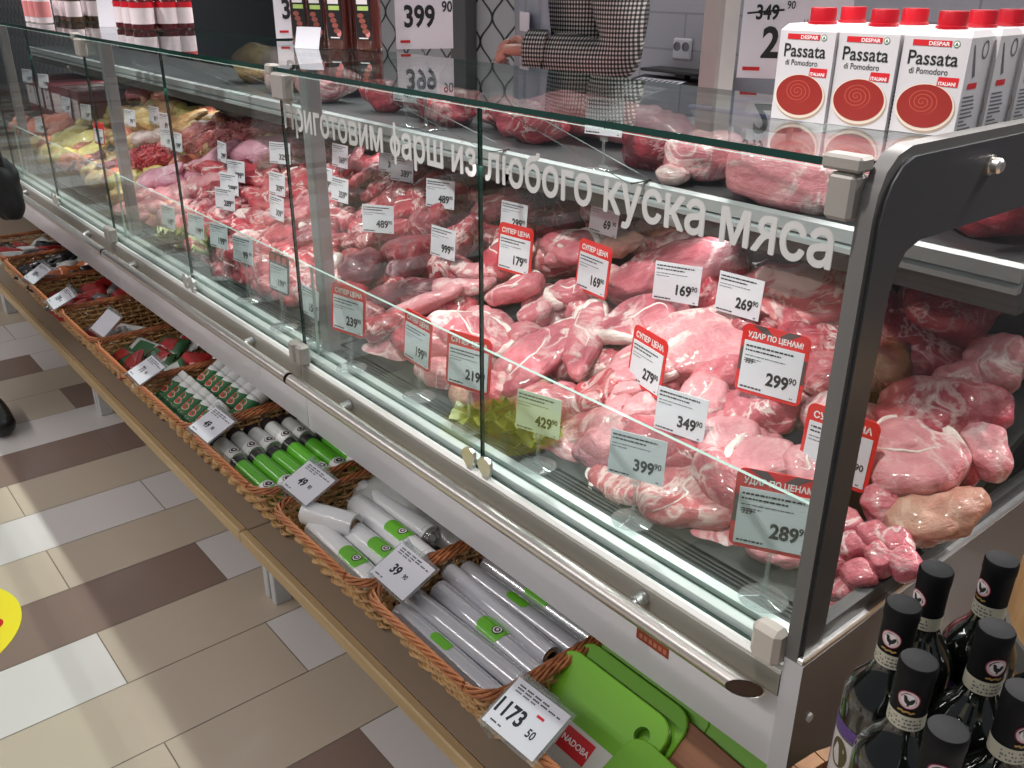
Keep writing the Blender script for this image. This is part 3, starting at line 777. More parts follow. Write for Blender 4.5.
# film and foil rolls
names = ['foremost', 'second', 'third', 'fourth', 'fifth', 'sixth', 'seventh', 'rearmost']
spec = [(0.662, 0.302, 0.0205, 1, 0), (0.704, 0.306, 0.021, 1, 0), (0.748, 0.302, 0.022, 1, 1), (0.786, 0.312, 0.019, 1, 0), (0.824, 0.306, 0.021, 1, 0), (0.864, 0.309, 0.0205, 0, 1), (0.903, 0.306, 0.021, 0, 1), (0.942, 0.300, 0.020, 0, 0)]
for k, (y, z, r, fl, lg) in enumerate(spec):
    x = B(1) - 0.005 + (0.02, 0.006, 0.016, -0.012, 0.0, 0.014, 0.0, 0.004)[k]
    y0 = 0.008 * math.sin(k * 2.1)
    roll('film_roll' if fl else 'foil_roll', '%s %s roll in the basket behind the 39 90 ticket' % (names[k], 'cling film' if fl else 'silver foil'), 'roll', 'film and foil rolls',
         0.292, r, M['film_roll'] if fl else M['foil'], (x, y, z), (0, 0.01 * (k % 3 - 1), 0.03 * math.sin(k * 1.7)), M['lime'] if k in (0, 2, 4, 5, 6) else None, k in (2, 5, 6), 0.6, (0.05, 0, 0.06, 0, 0.05, 0.062, 0.062, 0)[k], (-0.02, 0, 0.01, 0, 0, 0.0, 0.0, 0)[k],
         labspan=0.9 if k in (0, 4) else 1.9)
for k in range(7):
    roll('film_roll', 'film roll of the lower layer under the shiny rolls', 'roll', 'film rolls of the lower layer', 0.285, 0.021, M['film_roll'], (B(1), 0.694 + 0.044 * k, 0.255 - 0.003 * (k % 2)), (0, 0, 0.01 * (k % 3 - 1)))
    roll('film_roll', 'film roll at the bottom of the basket', 'roll', 'film rolls of the bottom layer', 0.275, 0.0205, M['film_roll'], (B(1), 0.716 + 0.041 * k, 0.2125), (0, 0, 0))
# white paper rolls
for k, (y, z, dx) in enumerate([(0.674, 0.298, 0.02), (0.727, 0.303, 0.035), (0.780, 0.308, 0.012), (0.829, 0.304, -0.05)]):
    roll('paper_roll', '%s white paper roll %s' % (('foremost', 'second', 'third', 'rearmost')[k], 'with a green label in the white roll basket' if k < 3 else 'in front of the grey foil bag'), 'roll', 'white paper rolls',
         0.262 if k < 3 else 0.24, 0.0255, M['paper_white'], (B(2) + dx, y, z), (0, 0, (-0.03, 0.02, 0.0, 0.05)[k]), M['lime'] if k < 3 else None, True, 0.5, 0.07, 0.03, True, 1.6)
roll('paper_roll', 'short white roll sticking out under the 49 90 ticket', 'roll', 'white paper rolls', 0.12, 0.025, M['paper_white'], (B(2) - 0.085, 0.700, 0.324), (0, 0, 0.45), None)
for k in range(5):
    roll('paper_roll', 'white paper roll of the lower layer under the labelled rolls', 'roll', 'white rolls of the lower layer', 0.26, 0.025, M['paper_white'], (B(2), 0.706 + 0.053 * k, 0.246), (0, 0, 0))
    if k < 4: roll('paper_roll', 'white paper roll on the bottom of the basket', 'roll', 'white rolls of the bottom layer', 0.25, 0.02, M['paper_white'], (B(2), 0.72 + 0.05 * k, 0.2125), (0, 0, 0))
# crumpled packs
def pillow(L, w, h, seed, crimp=0.012, wr=0.004):
    b = MB(); nx, ny = 26, 16
    vs = []; fs = []
    for side in (1, -1):
        base = len(vs)
        for j in range(ny + 1):
            for i in range(nx + 1):
                u, v = 2 * i / nx - 1, 2 * j / ny - 1
                e = max(0, 1 - abs(u) ** 4) ** 0.6 * max(0, 1 - abs(v) ** 3) ** 0.6
                x = u * L / 2; y = v * w / 2 * (1 - 0.06 * (1 - abs(u)))
                nz = noise.noise(Vector((x * 28 + seed, y * 28, side * 3.0)))
                z = side * (h / 2 * e + wr * nz * (0.3 + e)) + (0.003 * math.sin(y * 300) if abs(u) > 0.93 else 0)
                vs.append((x, y, z))
        for j in range(ny):
            for i in range(nx):
                a = base + j * (nx + 1) + i
                q = (a, a + 1, a + nx + 2, a + nx + 1)
                fs.append(q if side > 0 else q[::-1])
    b.add(vs, fs)
    return b
_pm = {}
def packet(name, label, cat, group, L, w, h, col, band, loc, rot, seed=0):
    t = thing(name, label, cat, loc, rot, group)
    k = (round(L, 3), round(w, 3), round(h, 3), col, seed)
    pillow(L, w, h, seed).build('packet_film', M[col], t)
    if band:
        b = MB()
        def fn(u, v):
            x = (u - 0.5) * L * 0.55; y = (v - 0.5) * w * 0.62
            U, V = 2 * x / L, 2 * y / w
            e = max(0, 1 - abs(U) ** 4) ** 0.6 * max(0, 1 - abs(V) ** 3) ** 0.6
            return (x, y, h / 2 * e + 0.004 * noise.noise(Vector((x * 28 + seed, y * 28, 3.0))) * (0.3 + e) + 0.0012)
        b.grid(12, 8, fn); b.build('printed_panel', M[band], t)
    return t
packet('foil_bag', 'crumpled grey foil bag behind the white paper rolls', 'bag', None, 0.31, 0.15, 0.05, 'pk_grey', None, (B(2) + 0.01, 0.905, 0.318), (0.35, 0, 0.0), 3)
packet('foil_bag', 'clear bag at the back left of the white paper rolls', 'bag', None, 0.17, 0.12, 0.04, 'pk_white', None, (B(2) - 0.09, 0.855, 0.315), (0.2, 0.0, 0.3), 5)
# green bag rolls
def bagroll(k, x, y, z, L, col, label, group):
    t = roll('bag_roll', label, 'roll', group, L, 0.0205, col, (x, y, z), (0, 0.02 * (k % 2), 0.02 * math.sin(k)), None, False, 0.45)
    b = MB(); rr = 0.0208
    def fn(u, v):
        g = u * 2 * PI
        return (L / 2 - 0.034 + v * 0.03, rr * math.cos(g), rr * math.sin(g))
    b.grid(24, 1, fn, closed_x=True); w = b.build('white_band', M['white_plastic'], t)
    b = MB(); b.disc(0, 0, 0.0125, 0.0125, 0, 0, 20); b.disc(0, 0, 0.0105, 0.0105, -0.0002, 1, 20); b.disc(0, 0, 0.0078, 0.0078, -0.0004, 0, 20, None, 0.4)
    b.wrap(rr + 0.0006)
    for i, (xx, yy, zz) in enumerate(b.v): b.v[i] = (zz + L / 2 - 0.018, -xx, -yy)
    b.build('round_logo', [M['ink'], M['white_print']], w)
    b = MB()
    def fn3(u, v):
        g = u * 2 * PI
        return (-L / 2 + v * 0.026, rr * math.cos(g), rr * math.sin(g))
    b.grid(24, 1, fn3, closed_x=True); b.build('dark_band', M['pk_black'], t)
ords = ['foremost', 'second', 'third', 'fourth', 'fifth', 'sixth', 'seventh']
for k in range(7):
    bagroll(k, B(3) + 0.055 + 0.004 * (k % 3), 0.662 + 0.0420 * k, 0.310 + 0.0015 * (k % 2), 0.175, M['green_bag'], '%s green bag roll in the row of its basket' % ords[k], 'green bag rolls')
for k in range(6):
    bagroll(k, B(3) - 0.115, 0.672 + 0.043 * k, 0.304 + 0.002 * (k % 2), 0.12, M['pk_white'] if k % 2 else M['fish_print'] if 'fish_print' in M else M['pk_white'], 'pale bag roll left of the green rolls, partly under the ticket', 'pale bag rolls')
for k in range(7):
    bagroll(k, B(3) + 0.02, 0.696 + 0.0415 * k, 0.266, 0.22, M['green_bag'], 'green bag roll of the lower layer', 'green bag rolls of the lower layer')
    if k < 6: bagroll(k, B(3) + 0.01, 0.715 + 0.0425 * k, 0.220, 0.22, M['green_bag'], 'green bag roll at the basket bottom', 'green bag rolls at the bottom')
bagroll(1, B(3) + 0.03, 0.875, 0.343, 0.20, M['lime'], 'lime roll lying on top at the back of the bag roll basket', 'green bag rolls')
bagroll(2, B(3) + 0.09, 0.915, 0.340, 0.16, M['pk_red'], 'red roll lying behind the lime green bag roll', 'green bag rolls')
# seasoning tubs
TUB = None
def tub(loc, rot, label, group, dark=False):
    global TUB
    if TUB is None or dark:
        t = thing('seasoning_tub', label, 'tub', loc, rot, group)
        MB().lathe([(0.0, 0), (0.021, 0), (0.0225, 0.002), (0.0225, 0.074), (0.019, 0.078), (0.0, 0.078)], 24).build('tub_body', M['white_plastic'] if not dark else M['pk_black'], t)
        MB().lathe([(0.0, 0.0785), (0.020, 0.0785), (0.0215, 0.080), (0.0215, 0.096), (0.020, 0.098), (0.0, 0.0965)], 24).build('cap', M['white_plastic'], t)
        b = MB()
        def fn(u, v):
            g = u * 2 * PI; top = 0.064 + 0.006 * math.cos(g * 2)
            return (0.0228 * math.cos(g), 0.0228 * math.sin(g), 0.003 + v * top)
        b.grid(28, 2, fn, closed_x=True); lb = b.build('label_sleeve', M['green_dark'] if not dark else M['pk_black'], t)
        b = MB()
        if not dark:
            b.disc(0.0, 0.048, 0.013, 0.011, 0, 1, 20); b.disc(0, 0.048, 0.0115, 0.0095, -0.0002, 0, 20)
            b.disc(0.004, 0.032, 0.012, 0.010, -0.0003, 1, 20); b.disc(0.004, 0.032, 0.0105, 0.0085, -0.0005, 0, 20)
            b.rect(-0.012, 0.012, 0.014, 0.019, -0.0003, 0); b.rect(-0.010, 0.0145, 0.010, 0.0165, -0.0005, 1)
        else:
            b.rect(-0.012, 0.045, 0.012, 0.066, 0, 2); b.rect(-0.010, 0.02, 0.010, 0.04, 0, 1)
        b.wrap(0.0231)
        b.build('tomato_picture', [M['tomato'], M['cream'], M['green_dark']], lb)
        if not dark: TUB = t
        return t
    return dup(TUB, loc, rot, label, group)
k = 0
tl = PI / 2 - 0.55
for row, (y, z, n, x0) in enumerate([(0.656, 0.290, 6, -0.135), (0.748, 0.303, 6, -0.115)]):
    for i in range(n):
        tub((B(4) + x0 + 0.0465 * i, y + 0.001 * (i % 2), z), (-tl, 0, 0.05 * math.sin(i * 3 + row)),
            'green seasoning tub, %s from the left in the %s row' % (('first', 'second', 'third', 'fourth', 'fifth', 'sixth')[i], ('front', 'second')[row]), 'green seasoning tubs')
for i in range(5):
    tub((B(4) - 0.06 + 0.047 * i, 0.872, 0.262), (0, 0, i * 1.3), 'dark tub with white lid, %s in the rear row of its basket' % ('first', 'second', 'third', 'fourth', 'fifth')[i], 'dark tubs with white lids', True)
for row, (y, z) in enumerate([(0.695, 0.232), (0.775, 0.24)]):
    for i in range(6):
        tub((B(4) - 0.115 + 0.0465 * i, y, z - 0.02), (-tl, 0, 0.02), 'green tub in the hidden lower layer of seasoning tubs', 'green tubs of the lower layer')
# packets of the four far baskets
def scatter(i, specs):
    for j, (dx, y, z, L, w, h, col, band, rot, nm, lab, cat) in enumerate(specs):
        packet(nm, lab, cat, 'packets in the far baskets', L, w, h, col, band, (B(i) + dx, y + 0.02, z), rot, j * 3 + i * 11)
WHERE5 = ['front left corner', 'front row, beside it', 'front middle', 'front right', 'second row left', 'second row middle', 'second row right', 'third row left', 'third row middle', 'third row right', 'back left', 'back right']
spec = []
for k in range(12):
    c, bnd = [('pk_green', 'pk_red'), ('pk_red', 'pk_green'), ('pk_white', 'pk_red'), ('pk_green', 'pk_white'), ('pk_white', 'pk_green'), ('pk_red', None), ('pk_green', 'pk_white'), ('pk_white', 'pk_green')][k * 5 % 8]
    rw, cl = divmod(k, 4) if k < 8 else (2 + (k - 8) // 2, (k - 8) % 2 * 2 + 0.5)
    spec.append((-0.115 + 0.075 * cl + 0.01 * math.sin(k * 3), 0.655 + 0.065 * rw, 0.300 + 0.006 * rw + 0.006 * (k % 2), 0.105, 0.07, 0.03, c, bnd, (0.55, 0.15 * math.sin(k * 2), 0.5 * math.sin(k * 5)), 'seasoning_packet',
                 '%s seasoning packet with %s, %s of the mixed packet basket' % ({'pk_green': 'green', 'pk_red': 'red', 'pk_white': 'white'}[c], {'pk_red': 'red print', 'pk_green': 'green print', 'pk_white': 'white print', None: 'no picture'}[bnd], WHERE5[k]), 'packet'))
scatter(5, spec)
scatter(6, [(-0.03, 0.665, 0.290, 0.11, 0.08, 0.03, 'pk_grey', 'pk_red', (0.4, 0.1, 0.3), 'sauce_pouch', 'grey pouch with a red picture under the blank white ticket', 'pouch'),
            (0.055, 0.70, 0.300, 0.12, 0.07, 0.03, 'pk_white', 'pk_grey', (0.5, -0.1, -0.2), 'sauce_pouch', 'white pouch beside the blank ticket', 'pouch'),
            (0.0, 0.755, 0.285, 0.13, 0.06, 0.03, 'pk_white', None, (0.3, 0, 0.5), 'sauce_pouch', 'thin white pouch lying across the nearly empty basket', 'pouch'),
            (-0.06, 0.73, 0.270, 0.11, 0.07, 0.03, 'pk_black', 'pk_red', (0.3, 0, -0.4), 'sauce_pouch', 'black pouch with a red picture behind the blank ticket', 'pouch'),
            (0.09, 0.775, 0.275, 0.11, 0.07, 0.03, 'pk_red', None, (0.2, 0, 0.8), 'sauce_pouch', 'dark red pouch lying low in the nearly empty basket', 'pouch')])
for j in range(16):
    dx, y = -0.115 + 0.07 * (j % 4) + 0.012 * math.sin(j), 0.650 + 0.062 * (j // 4)
    packet('spice_sachet', 'small %s sachet in the basket behind the two 109 90 tickets' % ('dark red', 'grey')[j % 3 == 1], 'sachet', 'small %s sachets' % ('dark red', 'grey')[j % 3 == 1], 0.085, 0.065, 0.035, ('pk_red', 'pk_grey', 'pk_red')[j % 3], None, (B(7) + dx, y + 0.02, 0.288 + 0.006 * (j // 4)), (0.4, 0.2 * math.sin(j * 2), j * 0.9), j % 6)
for j in range(20):
    dx, y = -0.125 + 0.06 * (j % 5) + 0.012 * math.sin(j), 0.645 + 0.06 * (j // 5)
    c = ('pk_black', 'pk_orange', 'pk_white', 'pk_black')[(j * 3 + j // 5) % 4]
    nm = {'pk_black': 'black', 'pk_orange': 'orange', 'pk_white': 'white'}[c]
    packet('spice_sachet', '%s sachet in the orange and black packet basket' % nm, 'sachet', '%s sachets of the far basket' % nm, 0.085, 0.06, 0.035, c, None, (B(8) + dx, y + 0.02, 0.305 + 0.008 * (j // 5)), (0.5, 0.25 * math.sin(j * 2), j * 1.1), j % 6)
for j in range(12):
    dx, y = -0.11 + 0.07 * (j % 4), 0.655 + 0.07 * (j // 4)
    c = ('pk_black', 'pk_red', 'pk_white')[j % 3]
    nm = {'pk_black': 'black', 'pk_red': 'red', 'pk_white': 'white'}[c]
    packet('spice_sachet', '%s sachet in the farthest basket of the shelf' % nm, 'sachet', '%s sachets of the farthest basket' % nm, 0.10, 0.07, 0.035, c, None, (B(9) + dx, y + 0.02, 0.305), (0.5, 0.1, j * 0.8), j % 6)
# cutting boards
M['board_green'] = plain('board_green', S(112, 172, 40), 0.32, 0, 0.04, 12, coat=0.25)
M['board_side'] = plain('board_green_side', S(92, 150, 36), 0.32, 0, 0.05, 12)
M['board_wood'] = wood('board_bamboo', S(120, 72, 44), S(150, 96, 60), 0, 20)
M['leaflet'] = plain('leaflet_white', S(208, 205, 200), 0.45, 0, 0.03, 30)
M['leaf_grey'] = plain('leaflet_grey', S(150, 150, 136), 0.45, 0, 0.15, 30)
def board_mesh(L, w, th, hole=True, r=0.03):
    """rounded board lying on z = 0 with a real hole near one corner"""
    pts = rrect(L / 2, w / 2, r, 64)
    hc = (L / 2 - 0.035, w / 2 - 0.040); hr = 0.0125
    b = MB()
    # ring strips from the outline to the hole
    n = len(pts)
    ang = [math.atan2(p[1] - hc[1], p[0] - hc[0]) for p in pts]
    ho = [(hc[0] + hr * math.cos(a), hc[1] + hr * math.sin(a)) for a in ang]
    bev = 0.0015
    ins = [(p[0] * (1 - 2 * bev / L), p[1] * (1 - 2 * bev / w)) for p in pts]
    rings = [[(x, y, th) for x, y in ho], [(x, y, th) for x, y in ins], [(x, y, th - bev) for x, y in pts], [(x, y, bev) for x, y in pts], [(x, y, 0) for x, y in ins], [(x, y, 0) for x, y in ho]]
    vs = [p for r_ in rings for p in r_]
    fs = []; ms = []
    for k in range(6):
        k2 = (k + 1) % 6
        for i in range(n):
            j = (i + 1) % n
            fs.append((k * n + i, k2 * n + i, k2 * n + j, k * n + j)); ms.append(0)
    b.add(vs, fs, 0, False)
    return b
def board(label, loc, rot, mat=None, leaflet=False):
    t = board_mesh(0.225, 0.150, 0.011).build('cutting_board', mat or M['board_green'], None, loc, rot)
    tag(t, label, 'cutting board', 'green cutting boards')
    if leaflet:
        b = MB()
        b.add([(-0.108, -0.0745, 0.0114), (0.085, -0.0745, 0.0114), (0.085, -0.012, 0.0114), (-0.108, -0.012, 0.0114)], [(0, 1, 2, 3)], 0, False)
        lf = b.build('leaflet', M['leaflet'], t)
        b = MB().add([(-0.025, -0.052, 0.0117), (0.032, -0.052, 0.0117), (0.032, -0.018, 0.0117), (-0.025, -0.018, 0.0117)], [(0, 1, 2, 3)], 0, False)
        b.build('red_label', M['red_print'], lf)
        b = MB().text('NADOBA', 0.0125, 0.0035, 0, 0, 'CENTER', 0, 0.02)
        b.v = [(x, z - 0.039, 0.0120) for x, y, z in b.v]; b.build('label_print', M['white_print'], lf)
        b = MB()
        for g in range(7):
            a = g * 0.9
            vs = [(-0.072 + 0.017 * math.cos(a) + 0.012 * math.cos(q * PI / 8) * math.cos(a) - 0.007 * math.sin(q * PI / 8) * math.sin(a), -0.038 + 0.017 * math.sin(a) + 0.012 * math.cos(q * PI / 8) * math.sin(a) + 0.007 * math.sin(q * PI / 8) * math.cos(a), 0.0117 + g * 1e-5) for q in range(16)]
            b.add(vs, [tuple(range(16))], 0, False)
        b.build('flower_picture', M['leaf_grey'], lf)
    return t
tb = 0.62
cb = B(0)
board('cutting board with the red NADOBA label and a round hole', (cb - 0.078, 0.735, 0.304), (tb, 0.0, 0.0), None, True)
for i in range(3):
    board('green cutting board, %s behind the labelled one' % ('first', 'second', 'third')[i], (cb - 0.072 + 0.014 * i, 0.768 + 0.036 * i, 0.304), (tb + 0.05 * i, 0.0, -0.02 * i))
board('plain green cutting board in front at the right, nearest its basket rim', (cb + 0.098, 0.690, 0.286), (0.55, 0.06, -0.04))
board('cutting board turned to show its brown wooden underside', (cb + 0.100, 0.762, 0.290), (0.62, 0.06, -0.04), M['board_wood'])
board('green cutting board standing behind the brown wooden one', (cb + 0.105, 0.800, 0.298), (0.66, 0.06, -0.03))
board('green cutting board nearest the lower counter panel at the right', (cb + 0.110, 0.840, 0.305), (0.70, 0.06, -0.02))
for i in range(3):
    board('green cutting board lying flat under the leaning boards', (cb, 0.82, 0.1995 + 0.013 * i), (0, 0, 0.02 * i))
# ------------------------------------------------------------------ basket tickets
def ticket(label, price, cents, loc, rot=(-0.0, 0, 0), w=0.104, h=0.076, red=False, blank=False):
    """white ticket in a clear holder; text runs along x, its top looks to the counter"""
    loc = (loc[0], loc[1], loc[2] + 0.016)
    t = thing('price_ticket', label, 'price ticket', loc, rot, 'clear price holders on the baskets')
    MB().box((-w / 2 - 0.005, -h / 2 - 0.005, -0.0015), (w / 2 + 0.005, h / 2 + 0.006, -0.0003), 0, 0.0004).build('holder_plate', M['acrylic'], t)
    MB().box((-w / 2, -h / 2, 0), (w / 2, h / 2, 0.0006)).build('paper_card', M['card'], t)
    b = MB()
    if not blank:
        if red:
            b.text(price, 0.034, -0.026, -0.018, 0, 'CENTER', 0, 0.03, 0.85); b.text(cents, 0.018, 0.024, -0.020, 0, 'CENTER', 0, 0.02, 0.85)
        else:
            b.text(price, 0.026, -0.012, -0.014, 0, 'CENTER', 0, 0.035, 0.9); b.text(cents, 0.013, 0.016, -0.010, 0, 'CENTER', 0, 0.02, 0.9)
        for (x0, x1, z, q) in ((-0.046, 0.02, 0.032, 1), (-0.046, 0.045, 0.027, 1), (-0.046, -0.02, -0.031, 1), (-0.046, 0.0, 0.022, 0)):
            n = int((x1 - x0) / 0.0032)
            for i in range(n): 
                if (i * 7) % 5: b.rect(x0 + i * 0.0032, z - 0.0013, x0 + i * 0.0032 + 0.0026, z + 0.0010, 0, 0 if q else 1)
        if red:
            b.rect(0.012, 0.010, 0.026, 0.014, 0, 2)
        b.v = [(x, z, 0.0009) for x, y, z in b.v]
        b.build('price_print', [M['ink'], M['ink_grey'], M['red_print']], t)
    # clip that holds it on the rim
    b = MB().box((-w / 2 + 0.004, h / 2 + 0.001, -0.012), (w / 2 - 0.03, h / 2 + 0.010, 0.003), 0, 0.002)
    b.build('clip', M['acrylic'], t)
    b = MB().tube([(-w / 2 + 0.01, h / 2 + 0.004, -0.028), (-w / 2 + 0.01, h / 2 + 0.006, 0.010)], 0.0065, 10)
    b.build('rim_peg', M['acrylic'], t)
    b = MB().tube([(-w / 2 + 0.01, -h / 2 - 0.004, -0.03), (-w / 2 + 0.01, -h / 2 - 0.004, 0.004)], 0.005, 10)
    b.build('rim_peg', M['acrylic'], t)
    return t
tk = 0.42
ticket('white 1173 50 price ticket in front of the cutting boards', '1173', '50', (-0.722, 0.630, 0.350), (tk, -0.03, 0.03), 0.106, 0.080, True)
ticket('white 39 90 price ticket at the film roll basket', '39', '90', (-1.118, 0.685, 0.350), (tk, 0, 0.0))
ticket('white 49 90 price ticket over the white paper rolls', '49', '90', (-1.490, 0.700, 0.352), (tk, 0.02, 0.03))
ticket('white 49 90 price ticket at the green bag roll basket', '49', '90', (-1.868, 0.655, 0.350), (tk, 0, 0.02))
ticket('white 71 90 price ticket in front of the seasoning packets', '71', '90', (-2.275, 0.648, 0.352), (tk, 0, -0.03))
ticket('blank white ticket at the nearly empty basket', '', '', (-2.705, 0.680, 0.350), (tk + 0.25, 0, 0.05), blank=True)
ticket('white 109 90 price ticket at the dark red packet basket, nearer one', '109', '90', (-3.020, 0.640, 0.352), (tk, 0.03, -0.05))
ticket('white 109 90 price ticket at the far end of the dark red packets', '109', '90', (-3.335, 0.650, 0.355), (tk + 0.1, 0, 0.05))
